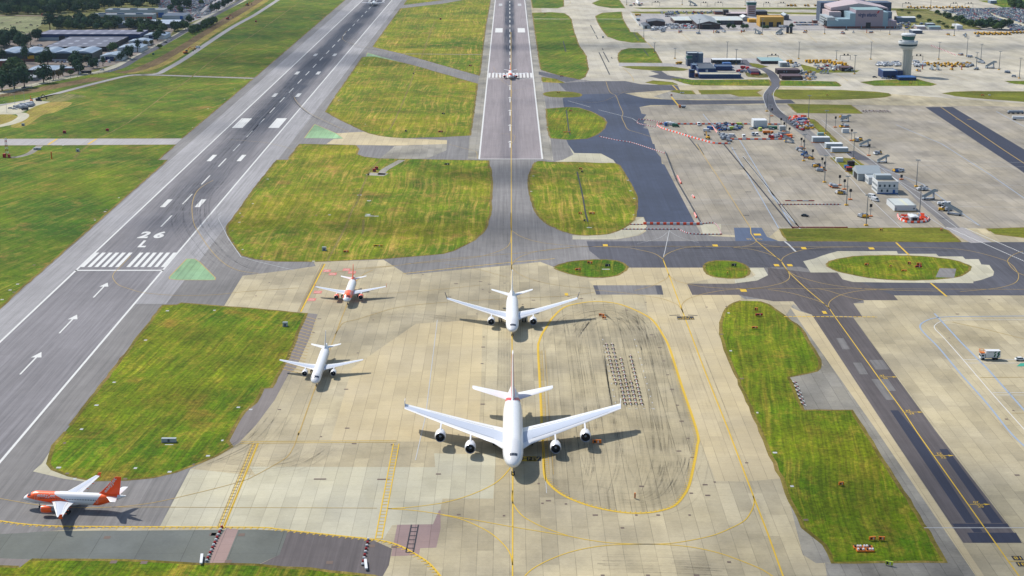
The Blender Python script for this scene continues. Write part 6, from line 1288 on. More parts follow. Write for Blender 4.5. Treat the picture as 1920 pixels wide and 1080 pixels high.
# ================================================================= TREES
for nm, c1, c2 in (('leaf_dark', (42, 70, 54), (72, 104, 68)), ('leaf_mid', (58, 82, 46), (88, 112, 58)), ('leaf_bush', (70, 92, 44), (104, 124, 56)), ('leaf_brown', (84, 80, 48), (110, 100, 60))):
    t = NT(nm, 0.9, 0.1); oi = t.n('ShaderNodeObjectInfo'); p = t.pos(True)
    c = t.mix(t.rng(t.noise(t.vec(p[0], p[1], p[2]), 0.45, 4), .35, .65), col(*c1), col(*c2))
    M[nm] = t.end(t.scalecol(c, t.math('MULTIPLY_ADD', oi.outputs['Random'], .5, .75)))
M['bark'] = flat('bark', col(84, 70, 56), .9)
def tree_proto(name, seed, h, w_, lobes, leaf, kind='round', n=900):
    rd_ = random.Random(seed); root = empty(name, (0, 0, 0))
    tr = Mesh(); th = h*(.28 if kind != 'cedar' else .5); tr.add(tube((0, 0, 0), (0.1, .1, th), .035*h, .02*h, 7))
    L = []
    for i in range(lobes):
        a = rd_.uniform(0, 6.28); q = rd_.uniform(.1, .62)*w_/2; z = h*rd_.uniform(.30, .74)
        if kind == 'cedar': z = h*(.45+.5*i/lobes); q = rd_.uniform(.3, .9)*w_/2*(1-.5*i/lobes)
        L.append((q*math.cos(a), q*math.sin(a), z, w_*rd_.uniform(.26, .36), h*rd_.uniform(.18, .28) if kind != 'cedar' else h*.05))
    if kind != 'cedar': L.append((0, 0, h*.72, w_*.32, h*.27)); L.append((0, 0, h*.40, w_*.36, h*.26))
    for l in L: tr.add(tube((0, 0, th*.8), (l[0]*.8, l[1]*.8, l[2]), .014*h, .005*h, 5))
    tr.out('trunk', 'bark', root)
    cr = Mesh(); v = []; f = []
    for i in range(n):
        l = L[rd_.randrange(len(L))]; a = rd_.uniform(0, 6.28); ph = math.acos(rd_.uniform(-.75, 1)); r_ = rd_.uniform(.78, 1.06)
        x = l[0]+l[3]*r_*math.sin(ph)*math.cos(a); y = l[1]+l[3]*r_*math.sin(ph)*math.sin(a); z = l[2]+l[4]*r_*math.cos(ph)
        s_ = w_*rd_.uniform(.045, .10); nrm = Vector((math.sin(ph)*math.cos(a)+rd_.uniform(-.5, .5), math.sin(ph)*math.sin(a)+rd_.uniform(-.5, .5), math.cos(ph)+rd_.uniform(-.3, .6))).normalized()
        u = nrm.orthogonal().normalized(); ww_ = nrm.cross(u); k = len(v); an = rd_.uniform(0, 6.28); ca, sa = math.cos(an), math.sin(an); u, ww_ = u*ca+ww_*sa, ww_*ca-u*sa
        P_ = Vector((x, y, z)); v += [tuple(P_+u*s_), tuple(P_+ww_*s_*.8), tuple(P_-u*s_*.9), tuple(P_-ww_*s_)]; f.append((k, k+1, k+2, k+3))
    cr.v, cr.f, cr.m = v, f, [0]*len(f); cr.out('crown', leaf, root)
    return root
def kids(o): return [c for c in o.children]
def dup(root, loc, rz=0.0, sc=1.0, label=None, group=None, scz=None):
    r_ = root.copy(); C.objects.link(r_); r_.location = (loc[0], loc[1], loc[2] if len(loc) > 2 else 0.06); r_.rotation_euler = (0, 0, rz); r_.scale = (sc, sc, scz or sc)
    if label: r_['label'] = label
    if group: r_['group'] = group
    for ch in kids(root):
        c = ch.copy(); C.objects.link(c); c.parent = r_
        for g in kids(ch): d = g.copy(); C.objects.link(d); d.parent = c
    return r_
PROTOS = []
def proto(o): o.location = (0, 0, -500); PROTOS.append(o); return o
def kill(o):
    for c in list(o.children): kill(c)
    bpy.data.objects.remove(o)
T = {'a': tree_proto('broadleaf_tree', 1, 12, 11, 9, 'leaf_dark'), 'b': tree_proto('broadleaf_tree', 2, 13, 10, 11, 'leaf_dark'), 'c': tree_proto('broadleaf_tree', 3, 11, 12, 10, 'leaf_mid'),
     'd': tree_proto('bush', 4, 5, 8, 7, 'leaf_bush', n=240), 'e': tree_proto('cedar_tree', 5, 15, 13, 12, 'leaf_dark', 'cedar', 460), 'f': tree_proto('broadleaf_tree', 6, 9, 7, 7, 'leaf_brown', n=300), 'g': tree_proto('columnar_tree', 7, 14, 7, 9, 'leaf_dark', n=360)}
for o in T.values(): proto(o)
T['d']['category'] = 'bush'; 
for k in 'abcefg': T[k]['category'] = 'tree'
rnd = random.Random(11)
def inside(x, y, P_):
    c = False; j = len(P_)-1
    for i in range(len(P_)):
        if (P_[i][1] > y) != (P_[j][1] > y) and x < (P_[j][0]-P_[i][0])*(y-P_[i][1])/(P_[j][1]-P_[i][1])+P_[i][0]: c = not c
        j = i
    return c
def plant(k, px, py, sc, label, group): x, y = G(px, py); return dup(T[k], (x, y), rnd.uniform(0, 6.28), sc, label, group, sc*rnd.uniform(.85, 1.15))
def fill(P_, n, keys, s0, s1, label, group, mind=6.0):
    W_ = [G(*p) for p in P_]; xs_ = [p[0] for p in W_]; ys_ = [p[1] for p in W_]; put = []; tries = 0
    while len(put) < n and tries < n*60:
        tries += 1; x, y = rnd.uniform(min(xs_), max(xs_)), rnd.uniform(min(ys_), max(ys_))
        if not inside(x, y, W_) or any((x-a)**2+(y-b)**2 < mind**2 for a, b in put): continue
        put.append((x, y)); sc = rnd.uniform(s0, s1); dup(T[rnd.choice(keys)], (x, y), rnd.uniform(0, 6.28), sc, label, group, sc*rnd.uniform(.85, 1.2))
fill([(-10, 6), (110, 4), (230, 3), (296, -2), (296, 12), (262, 15), (200, 17), (170, 24), (130, 28), (70, 27), (20, 29), (-10, 29)], 130, 'abcab', .85, 1.35, 'dark broadleaf tree in the far wood above the pasture', 'trees of the far wood')
fill([(40, -12), (300, -14), (296, -3), (215, 2), (150, 1), (110, 0), (40, 4)], 40, 'abc', .9, 1.4, 'farthest dark tree along the top edge', 'trees along the top edge')
fill([(62, 24), (120, 24), (120, 28), (60, 28)], 8, 'dd', .8, 1.3, 'pale green bush in front of the far wood', 'bushes before the far wood')
fill([(103, 57), (112, 45), (150, 42), (180, 45), (235, 48), (300, 54), (335, 57), (320, 61), (263, 60), (262, 56), (120, 56.4)], 70, 'abca', .8, 1.15, 'dark tree in the belt behind the navy warehouse', 'tree belt behind the navy warehouse')
fill([(-5, 91), (-5, 78), (30, 77), (48, 84), (50, 90)], 11, 'abb', .95, 1.3, 'dark tree of the clump beside the pasture', 'clump beside the pasture', 7)
plant('e', 94, 58, 1.35, 'flat-topped cedar standing before the pasture', None)
LT = [('g', 57, 84, 1.0, 'slim dark tree between pasture clump and navy warehouse'), ('a', 71, 76, 1.25, 'round dark tree at the left end of the navy warehouse'), ('g', 7, 116, 1.35, 'tall tree at the left edge before the barrel-roofed warehouse'), ('g', 46.5, 118, 1.6, 'tall egg-shaped tree in front of the barrel-roofed warehouse'),
 ('b', 90, 122, 1.4, 'big round dark tree before the left brick base of the warehouse'), ('c', 76, 122, .9, 'lower greyish tree left of the big round dark tree'), ('c', 30, 130, 1.3, 'wide light green tree above the brick shed'), ('c', 20, 128, 1.0, 'light green tree beside the dark brick block'), ('b', 144, 124, 1.35, 'wide dark tree behind the red side extension'),
 ('b', 139, 127, 1.0, 'second dark tree behind the red side extension'), ('a', 165, 119, .9, 'tree at the right end of the warehouse brick base'), ('a', 175, 128, .95, 'dark tree among vans by the road bend'), ('g', 182, 127, .9, 'narrow dark tree nearest the road bend'), ('g', 193, 124, .9, 'narrow dark tree left of the nearest trade unit'),
 ('c', 172, 110, .8, 'tree behind the vans next to the warehouse corner'), ('b', 147, 139, 1.05, 'dark tree right of the red side extension by the road'), ('d', 132, 141, 1.0, 'low hedge bush by the road below the red extension'), ('g', 118, 142, 1.05, 'dark conical tree in front of the brick shed'), ('f', 100, 150, 1.2, 'brownish tree by the roadside left of the conical tree'),
 ('f', 110, 148, 1.1, 'second brownish tree by the roadside'), ('b', 82, 155, 1.5, 'large dark roadside tree with a lamp beside it'), ('b', 46, 163, 1.4, 'dark round tree right of the small workshop road end'), ('c', 38, 139, 1.1, 'dark bush tree above the small workshop'), ('c', 16, 152, 1.5, 'light green spreading tree at the left edge'),
 ('b', 27, 167, 1.55, 'big roadside tree behind a curved lamp'), ('b', 4, 170, 1.5, 'dark tree cut by the left edge at the road'), ('c', 2, 156, 1.3, 'grey-green tree at the left edge above the roadside'), ('c', 212, 97, 1.0, 'bright green tree between second trade unit and warehouse wall'), ('b', 226, 114, .85, 'round dark tree in front of the nearest trade unit'),
 ('f', 216, 117, .6, 'small brownish tree before the nearest trade unit doors'), ('b', 240, 110, 1.0, 'dark tree between the nearest and second trade units'), ('g', 248, 104, .95, 'narrow dark tree beside the second trade unit'), ('g', 258, 98, 1.05, 'pointed dark tree at the corner of the second trade unit'), ('f', 274, 90, 1.1, 'brown-green tree before the third trade unit'),
 ('f', 285, 86, .9, 'smaller brown-green tree before the third trade unit'), ('b', 295.5, 76, .95, 'egg-shaped dark tree before the farthest trade unit'), ('b', 303, 71, .9, 'second egg-shaped dark tree before the farthest trade unit'), ('d', 298.5, 91, .9, 'lone bush on the verge of the public road'), ('c', 263, 71, .9, 'pale tree at the end of the navy warehouse'),
 ('a', 334, 15, 1.6, 'big dark tree standing in the far left car park'), ('b', 350, 16, 1.5, 'second big dark tree in the far left car park'), ('b', 320, 21, .9, 'smaller dark tree in the far left car park'), ('b', 338, 23, .8, 'dark tree below the two big car park trees'), ('d', 352, 18, .8, 'low bush below the car park trees'), ('c', 377, 8, .7, 'pale green tree between far car rows'),
 ('b', 356, 45, .95, 'dark tree at the corner of the leisure block'), ('c', 348, 56, .95, 'tree right of the white-roofed shed'), ('c', 334, 57, .9, 'tree before the white-roofed shed corner'), ('b', 343, 50, .8, 'dark tree tucked behind the white-roofed shed')]
for k, px, py, sc, lb in LT: plant(k, px, py, sc, lb, None)
def row(px0, px1, n, key, s0, s1, label, group, jit=1.5):
    for i in range(n):
        t_ = (i+.5)/n; x, y = G(px0[0]+(px1[0]-px0[0])*t_, px0[1]+(px1[1]-px0[1])*t_); sc = rnd.uniform(s0, s1)
        dup(T[rnd.choice(key)], (x+rnd.uniform(-jit, jit), y+rnd.uniform(-jit, jit)), rnd.uniform(0, 6.28), sc, label, group)
row((355, 65), (400, 44), 14, 'dc', .55, .9, 'low dark shrub in the hedge along the sunken road', 'hedge along the sunken road', 3)
row((362, 62), (398, 47), 8, 'bd', .4, .7, 'low dark shrub in the hedge along the sunken road', 'hedge along the sunken road', 3)
row((393, 24), (406, 20), 4, 'gb', .8, 1.0, 'dark tree of the block at the car park exit', 'tree block at the car park exit')
row((411, 17), (448, -3), 11, 'gb', .6, .95, 'small dark tree in the row beside the public road', 'tree row beside the public road')
row((1773, 33), (1820, 50), 16, 'cbd', .6, .85, 'dark green tree in the hedge left of the car park', 'hedge left of the right car park', 2.5)
row((1826, 51), (1884, 55.5), 20, 'cbd', .65, .95, 'green tree in the hedge in front of the car park', 'hedge before the right car park', 5)
row((1832, 47), (1890, 49), 12, 'cbd', .6, .9, 'green tree in the hedge in front of the car park', 'hedge before the right car park', 4)
row((1896, 10), (1925, 20), 9, 'bc', .8, 1.1, 'dark tree of the wood in the top right corner', 'wood in the top right corner', 8)
row((1755, 27), (1772, 30), 3, 'dc', .5, .8, 'bush beside the slanting far road', 'bushes beside the far road', 2)
for px, py, k, sc, lb in ((1338, 54, 'b', .62, 'round green tree before the brown hangar gable'), (1346, 53.5, 'b', .75, 'taller green tree right of the hangar gable'), (1366.5, 54, 'b', .6, 'green tree in front of the grey hangar doors'), (1376, 54, 'c', .5, 'smaller green tree in front of the grey hangar doors'), (1392, 54, 'c', .45, 'shrub left of the sloping grass path'), (1399, 54, 'c', .5, 'tree beside the sloping grass path'),
  (1431, 54.5, 'c', .5, 'tree before the first doorway of the mustard shed'), (1437.5, 54.5, 'c', .45, 'tree before the second doorway of the mustard shed'), (1484, 54, 'b', .6, 'tree right of the mustard shed by the dark silos'), (1742, 42, 'd', 1.0, 'round bush on the scrubby bank'), (1760, 44, 'd', 1.0, 'second round bush on the scrubby bank'), (1722, 35, 'c', .6, 'dark bush behind the long grey shed'),
  (1704, 26, 'd', .7, 'bush by the yellow digger on the far bank'), (1690, 21, 'd', .8, 'bush at the corner of the big hangar'), (1768, 48, 'd', .7, 'small bush near the white store'), (1775, 54, 'd', .9, 'wide bush left of the white store'), (1785, 55, 'd', .8, 'shrub against the white store wall')):
    plant(k, px, py, sc, lb, None)
hd = Acc()
def ditchline(px, wd, nm='ditch'): 
    a = Acc(); a.line(curve(px), wd, Z(9.5)); a.build(nm, 'leaf_mid')
ditchline([(1282, 153.5), (1350, 153), (1440, 152)], 3.2); ditchline([(1472, 155), (1520, 155), (1562, 155.5)], 2.5); ditchline([(1628, 156.5), (1690, 156.2), (1740, 156)], 2.5); ditchline([(1890, 156), (1990, 157)], 2.5)
# ================================================================= VEHICLES
def carbody(nm, paint, L=4.4, Wd=1.8, H=1.45, wheels=True, cat='car', van=False):
    r_ = empty(nm, (0, 0, 0), 0, None, cat); m = Mesh(); hw = Wd/2
    pr = [(-L/2, .35), (-L/2, .75), (-L/2+.9, .92), (L/2-.2, .95), (L/2, .8), (L/2, .35)] if not van else [(-L/2, .35), (-L/2, 1.0), (-L/2+.7, 1.2), (-L/2+1.3, H), (L/2, H), (L/2, .35)]
    v = [(-hw, y, z) for y, z in pr]+[(hw, y, z) for y, z in pr]; n = len(pr)
    m.add((v, [tuple(range(n)), tuple(range(2*n-1, n-1, -1))]+[(i, n+i, n+(i+1) % n, (i+1) % n) for i in range(n)])); bd = m.out('body', paint, r_)
    g = Mesh()
    if not van:
        g.add(([(-hw+.05, -L/2+1.0, .93), (hw-.05, -L/2+1.0, .93), (hw-.05, L/2-.35, .95), (-hw+.05, L/2-.35, .95), (-hw+.25, -L/2+1.75, H-.04), (hw-.25, -L/2+1.75, H-.04), (hw-.25, L/2-.95, H-.04), (-hw+.25, L/2-.95, H-.04)], [(0, 1, 5, 4), (1, 2, 6, 5), (2, 3, 7, 6), (3, 0, 4, 7)])); g.out('windows', 'b_glass', r_)
        g = Mesh(); g.box(-hw+.24, hw-.24, -L/2+1.7, L/2-.9, H-.05, H); g.out('roof', paint, r_)
    else:
        g.add(([(-hw+.1, -L/2+.72, 1.24), (hw-.1, -L/2+.72, 1.24), (hw-.1, -L/2+1.26, H-.05), (-hw+.1, -L/2+1.26, H-.05)], [(0, 1, 2, 3)])); g.out('windscreen', 'b_glass', r_)
        for sd in (-1, 1): g = Mesh(); x = sd*(hw+.01); g.add(([(x, -L/2+1.1, 1.2), (x, -L/2+2.2, 1.2), (x, -L/2+2.2, 1.75), (x, -L/2+1.45, 1.75)], [(0, 1, 2, 3)])); g.out('side_window', 'b_glass', r_)
    if wheels:
        for sx in (-1, 1):
            for yy in (-L/2+.8, L/2-.8): q = Mesh(); q.wheel(sx*(hw-.08), yy, .33, .33, .22); q.out('wheel', 'tyre', r_)
    return r_
cols_ = ['w_veh', 's_veh', 'n_veh', 'k_veh', 'bl_veh', 'r_veh', 'b_bluegrey', 'b_steel', 'w_veh', 's_veh', 'b_bluegrey']
CAR = {c: proto(carbody('parked_car', c)) for c in sorted(set(cols_))}
CARF = {c: proto(carbody('parked_car', c, wheels=False)) for c in sorted(set(cols_))}
VAN = {c: proto(carbody('van', c, 5.6, 2.0, 2.4, True, 'van', True)) for c in ('w_veh', 's_veh', 'n_veh', 'y_veh', 'lime', 'g_veh', 'bl_veh')}
def put(pr, px, py, rz, label, group=None, sc=1.0): x, y = G(px, py); return dup(pr, (x, y), rz, sc, label, group)
# far car parks: individual cars nearest, the rest as one mass
def carpark(P_, ang, cap, label, group, mass_label, gaps=()):
    W_ = [G(*p) for p in P_]; ca, sa = math.cos(ang), math.sin(ang); pts = []
    U = [(p[0]*ca+p[1]*sa, -p[0]*sa+p[1]*ca) for p in W_]; u0, u1 = min(p[0] for p in U), max(p[0] for p in U); v0, v1 = min(p[1] for p in U), max(p[1] for p in U)
    v = v0; k = 0
    while v < v1:
        u = u0
        while u < u1:
            x, y = u*ca-v*sa, u*sa+v*ca
            if inside(x, y, W_) and rnd.random() < .93 and not any(inside(x, y, g) for g in gaps): pts.append((x, y))
            u += 2.55
        k += 1; v += 5.3 if k % 2 else 9.5
    pts.sort(key=lambda p: p[1]); 
    for x, y in pts[:cap]: dup(CARF[rnd.choice(cols_)], (x+rnd.uniform(-.2, .2), y+rnd.uniform(-.3, .3)), ang+rnd.choice((0, math.pi)), 1.0, label, group)
    v = []; f = []; mi = []; mats = sorted(set(cols_))+['b_glass']
    for x, y in pts[cap:]:
        c = mats.index(rnd.choice(cols_)); x += rnd.uniform(-.2, .2); y += rnd.uniform(-.3, .3)
        for (a, b_, c_, z0, z1, mt, tp) in ((.9, 2.2, 2.2, .3, .92, c, 0), (.85, 1.3, 1.9, .92, 1.38, len(mats)-1, .3), (.58, 1.0, 1.5, 1.38, 1.43, c, 0)):
            i = len(v)
            for (zz, t_) in ((z0, 0), (z1, tp)):
                for (du, dv) in ((-a+t_, -b_+t_*1.6), (a-t_, -b_+t_*1.6), (a-t_, c_-t_*1.6), (-a+t_, c_-t_*1.6)): v.append((x+du*ca-dv*sa, y+du*sa+dv*ca, zz+.05))
            f += [(i+4, i+5, i+6, i+7), (i, i+1, i+5, i+4), (i+1, i+2, i+6, i+5), (i+2, i+3, i+7, i+6), (i+3, i, i+4, i+7)]; mi += [mt]*5
    if f: props(mk('parked_cars', v, f, mats, mi), 'stuff', mass_label, 'parked cars')
    return len(pts)
gapR = [[G(*p) for p in q] for q in (((1850, 19), (1870, 30), (1920, 45), (1990, 60), (1990, 66), (1900, 45), (1862, 31)), ((1880, 44), (1888, 56), (1896, 58), (1884, 47)))]
nR = carpark([(1764, 20), (1800, 17.5), (1900, 15.5), (1990, 14), (1990, 60), (1925, 58), (1893, 56.5), (1886, 50), (1888, 46), (1862, 41), (1836, 42), (1817, 41), (1800, 34), (1788, 26)], R(12), 150, 'small parked car among the packed rows of the right-hand car park', 'cars in the right car park', 'dense rows of parked cars filling the far part of the right car park', gapR)
gapL = [[G(*p) for p in q] for q in (((373, 24), (385, 12), (420, -6), (424, -4), (392, 12), (380, 25)),)]
nL = carpark([(297, 8), (310, -14), (470, -14), (440, -1), (410, 16), (393, 23), (395, 26), (384, 29), (368, 31), (352, 33), (347, 24), (312, 22), (299, 17)], R(-22), 90, 'small parked car in the far left car park', 'cars in the far left car park', 'packed parked cars receding in the far left car park', gapL)
print('cars', nR, nL)
# yard cars and small vehicles
for i in range(26):
    px = 1490+(i % 13)*3.2+rnd.uniform(-.5, .5); py = 43+(i//13)*4.5; put(CAR[rnd.choice(cols_)], px+(i//13)*4, py, R(8), 'parked car in the small lot left of the big hangar', 'cars left of the big hangar')
for i in range(12): put(CAR[rnd.choice(cols_)], 1250+(i % 6)*3.5, 28.5+(i//6)*3.0, R(90), 'parked car on the yard behind the brown sheds', 'cars behind the brown sheds')
for i, px in enumerate((104, 113, 121, 126, 128)): put(CAR[('s_veh', 's_veh', 'bl_veh', 'w_veh', 'w_veh')[i]], px, 117.3, 0, 'car parked nose-in before the brick base of the warehouse', 'cars before the warehouse')
for i in range(18): px = 165+rnd.uniform(0, 42); put(VAN['w_veh'] if i % 3 else CAR[rnd.choice(cols_)], px, 121-(px-165)*.12+rnd.uniform(-3, 6), rnd.uniform(-.6, .6), 'vehicle packed into the yard left of the nearest trade unit', 'vehicles by the trade units')
for i in range(14): px = 54+rnd.uniform(0, 26); put(CAR[rnd.choice(cols_)], px, 88.5-(px-54)*.13+rnd.uniform(-.8, .8), R(60), 'car in the row left of the huge dark roof', 'cars left of the huge dark roof')
for i in range(12): px = 350+rnd.uniform(0, 40); put(CAR[rnd.choice(cols_)], px, 37-(px-350)*.15, R(30), 'car beside the leisure block', 'cars beside the leisure block')
put(CAR['w_veh'], 320, 75, R(-56), 'white car driving on the public road'); put(CAR['n_veh'], 310, 80.5, R(-56), 'dark car driving behind the white car'); put(CAR['w_veh'], 191.5, 132, R(-70), 'white car near the bus on the public road'); put(CAR['n_veh'], 44.5, 165.5, R(-72), 'dark blue car on the road at the left')
put(VAN['n_veh'], 47, 206.5, R(-80), 'dark van parked at the roadworks on the left'); put(VAN['w_veh'], 370.5, 90.5, R(-60), 'white van by the diggers on the perimeter track'); put(CAR['w_veh'], 20, 204, R(80), 'white pickup among cones in the roadworks'); put(CAR['w_veh'], 28, 205, R(80), 'second white pickup in the roadworks')
put(VAN['w_veh'], 1635.5, 371, R(35), 'white van left of the operations office'); put(VAN['w_veh'], 1640.7, 377, R(30), 'second white van nearer the flat-roofed cabins')
for px, py, c, rz, lb in ((1310, 235.5, 'w_veh', 0, 'white van by the top orange barriers'), (1255, 234, 'w_veh', 90, 'white van near the barrier corner'), (1261, 235, 'w_veh', 90, 'second white van near the barrier corner'), (1267, 238, 'g_veh', 80, 'green and white tipper van inside the barriers'), (1325.5, 247, 'w_veh', 70, 'white van beside the excavator'), (1373, 243.5, 'lime', 80, 'white van with lime bonnet'), (1387, 236, 'lime', 70, 'lime striped van before the blue panels'),
   (1408.5, 242.5, 's_veh', 10, 'silver car before the site office'), (1425.5, 245.5, 'lime', 0, 'lime van before the site office'), (1373, 257, 'w_veh', 75, 'white van above the lower barrier run'), (1394.5, 258.5, 'w_veh', 0, 'white van in the middle of the lower barrier run'), (1412, 254.5, 's_veh', 0, 'grey van beyond the lower barriers'), (1419, 254.5, 'w_veh', 0, 'white van beside the grey van'), (1446, 243, 's_veh', 75, 'silver car in front of the green container'), (1429, 241, 'n_veh', 20, 'dark car at the site office stairs'), (1415, 241.5, 'n_veh', 20, 'dark car left of the site office stairs'), (1248, 236, 'bl_veh', 0, 'small blue van at the left of the works'), (1332, 243, 'bl_veh', 40, 'blue van at the diagonal barrier')):
    put(VAN[c] if c in VAN and 'car' not in lb else CAR[c], px, py, R(rz), lb)
put(CAR["w_veh"], 1913, 676, R(92), "white car on the stand at the right edge"); put(CAR["k_veh"], 1509, 406, R(70), "small dark pickup alone on the old apron")
put(CAR['n_veh'], 1587, 57, R(90), 'dark car on the far service road')
for px, py, lb in ((1656, 147.5, 'white van outside the navy hall by the tower'), (1664, 148.5, 'silver car outside the navy hall'), (1676, 148.5, 'dark car outside the navy hall door'), (1640, 145.5, 'grey car in the fenced yard left of the tower')): put(CAR['w_veh' if 'white' in lb else 's_veh' if 'silver' in lb else 'n_veh'], px, py, R(90), lb)
# articulated / box vehicles
def truck(nm, label, cat, px, py, rz, L=9.0, Wd=2.5, H=3.4, box='w_veh', cab='w_veh', tank=False, extra=None, sc=1.0):
    r_ = empty(nm, (*G(px, py), .06), rz, label, cat, None, sc); hw = Wd/2
    m = Mesh(); m.box(-hw+.05, hw-.05, -L/2, -L/2+1.9, .55, 2.5, taper=.12); cb = m.out('cab', cab, r_)
    g = Mesh(); g.box(-hw+.2, hw-.2, -L/2-.03, -L/2+.05, 1.5, 2.25); g.out('windscreen', 'b_glass', cb)
    for sd in (-1, 1): g = Mesh(); g.box(sd*(hw-.08)-.04, sd*(hw-.08)+.04, -L/2+.5, -L/2+1.4, 1.5, 2.2); g.out('side_window', 'b_glass', cb)
    m = Mesh(); m.box(-.5, .5, -L/2+1.5, L/2, .6, .95); m.out('chassis', 'k_veh', r_)
    if tank: m = Mesh(); m.add(tube((0, -L/2+2.3, 1.9), (0, L/2, 1.9), .95, None, 14)); auto_smooth(m.out('tank', box, r_))
    else: m = Mesh(); m.box(-hw, hw, -L/2+2.15, L/2, 1.0, H); m.out('cargo_box', box, r_)
    for yy in (-L/2+1.1, L/2-2.6, L/2-1.4):
        for sd in (-1, 1): q = Mesh(); q.wheel(sd*(hw-.2), yy, .5, .5, .35); q.out('wheel', 'tyre', r_)
    return r_
ct = truck('catering_truck', 'white high-lift catering truck with leaf pattern and orange platform', 'truck', 1855, 673.5, R(-90), 8.2, 2.5, 3.9)
for (y0_, y1_, z0_, z1_) in ((1.2, 2.5, 2.9, 3.5), (1.2, 2.3, 1.3, 2.5), (2.5, 4.0, 1.2, 2.7), (2.6, 4.0, 2.5, 3.7)):
    for sd in (-1, 1): m = Mesh(); x = sd*1.27; m.add(([(x, y0_, z0_), (x, y0_+.6, z0_-.15), (x, y1_, z1_), (x, y1_-.6, z1_+.15)], [(0, 1, 2, 3)])); m.out('leaf_decal', 'g_veh', ct)
v, f = text2d('gategourmet'); 
for sd in (-1, 1): mk('company_name', [(sd*1.275, (-.9+x*2.4)*1.0 if sd > 0 else (-.9+(1-x)*2.4), 3.15+y*.32) for x, y in v], f, 'g_veh', None, ct)
m = Mesh(); m.box(-1.1, 1.1, -4.3, -2.3, 2.9, 3.05); pf = m.out('platform', 'o_veh', ct)
for xx, yy in ((-1.05, -4.25), (1.05, -4.25), (-1.05, -2.4), (1.05, -2.4), (0, -4.25)): m = Mesh(); m.box(xx-.06, xx+.06, yy-.06, yy+.06, 3.05, 4.15); m.out('railing_post', 'o_veh', pf)
m = Mesh(); m.box(-1.1, 1.1, -4.3, -4.2, 4.05, 4.2); m.box(-1.1, -1.0, -4.2, -2.4, 4.05, 4.2); m.box(1.0, 1.1, -4.2, -2.4, 4.05, 4.2); m.out('railing', 'o_veh', pf)
truck('bus', 'long dark and white bus on the public road at the left', 'bus', 160, 138.8, R(-72), 12, 2.5, 3.2, 'k_veh', 'w_veh')
truck('tanker_truck', 'orange tanker truck inside the works compound', 'truck', 1440, 252, R(90), 8, 2.5, 3, 'o_veh', 'o_veh', True)
truck('fire_engine', 'red fire engine before the white support vehicle', 'fire engine', 1387, 136, R(-90), 7, 2.5, 3, 'r_veh', 'r_veh'); truck('fire_engine', 'red fire engine beside the blue shed', 'fire engine', 1402, 131, R(0), 7, 2.5, 3, 'r_veh', 'r_veh'); truck('fire_engine', 'red and white fire engine behind the others', 'fire engine', 1395, 129.5, R(60), 7, 2.5, 3, 'r_veh', 'w_veh')
truck('box_truck', 'pale support vehicle next to the red fire engine', 'truck', 1394, 136, R(90), 7, 2.5, 2.8, 's_veh', 'w_veh')
truck('yellow_truck', 'yellow lorry parked left of the dark tower block', 'truck', 1273, 120.5, R(-60), 7, 2.5, 2.6, 'y_veh', 'y_veh')
truck('yellow_truck', 'yellow lorry in the staff yard behind the brown sheds', 'truck', 1196, 30, R(90), 8, 2.5, 2.8, 'y_veh', 'y_veh')
truck('box_truck', 'silver trailer on the grey strip below the small turf', 'truck', 1279, 202.5, R(-90), 6, 2.4, 2.2, 's_veh', 'o_veh')
truck('white_lorry', 'white lorry outside the mustard shed', 'truck', 1466, 52.5, R(80), 8, 2.5, 3.4, 'w_veh', 'w_veh')
truck('tank_trailer', 'white tank trailer by the twin masts on the stand', 'trailer', 1775, 386, R(90), 4.4, 2.2, 2.4, 'w_veh', 'w_veh', True)
truck('tank_trailer', 'second white tank trailer left of the first', 'trailer', 1764, 386.5, R(90), 4.0, 2.2, 2.4, 'w_veh', 'w_veh', True)
# excavators
def excavator(label, px, py, rz, c='y_veh', sc=1.0):
    r_ = empty('excavator', (*G(px, py), .06), rz, label, 'excavator', None, sc)
    for sd in (-1, 1): m = Mesh(); m.box(sd*1.1-.3, sd*1.1+.3, -1.9, 1.9, 0, .8, taper=.1); m.out('track', 'k_veh', r_)
    m = Mesh(); m.box(-1.3, 1.3, -1.0, 2.2, .9, 1.9); b_ = m.out('body', c, r_); m = Mesh(); m.box(-1.25, -.2, -1.3, .4, 1.3, 3.0, taper=.1); m.out('cab', 'b_glass', b_)
    m = Mesh(); m.add(tube((.3, -.8, 1.6), (.3, -3.6, 5.2), .35, .25, 6)); m.out('boom', c, r_); m = Mesh(); m.add(tube((.3, -3.6, 5.2), (.3, -6.4, 2.6), .25, .18, 6)); m.out('dipper_arm', c, r_); m = Mesh(); m.box(-.3, .9, -7.0, -6.0, 1.5, 2.7, taper=.2); m.out('bucket', 'k_veh', r_)
excavator('yellow excavator with raised arm inside the orange barriers', 1327, 260.5, R(190)); excavator('orange excavator digging the ditch bank below the sunken road', 348.5, 100.5, R(120), 'o_veh', 1.3); excavator('orange excavator at the far end of the ditch', 464, 10.5, R(60), 'o_veh', 1.2); excavator('red and black excavator on the far green bank', 427, 36.5, R(110), 'r_veh', 1.1)
excavator('dark excavator in the roadworks compound', 73, 189, R(80), 'k_veh', 1.1); excavator('orange mini digger beside the perimeter track van', 365, 93.5, R(20), 'o_veh', .7); excavator('orange machine in the roadworks compound', 59, 190.5, R(200), 'o_veh', .9)
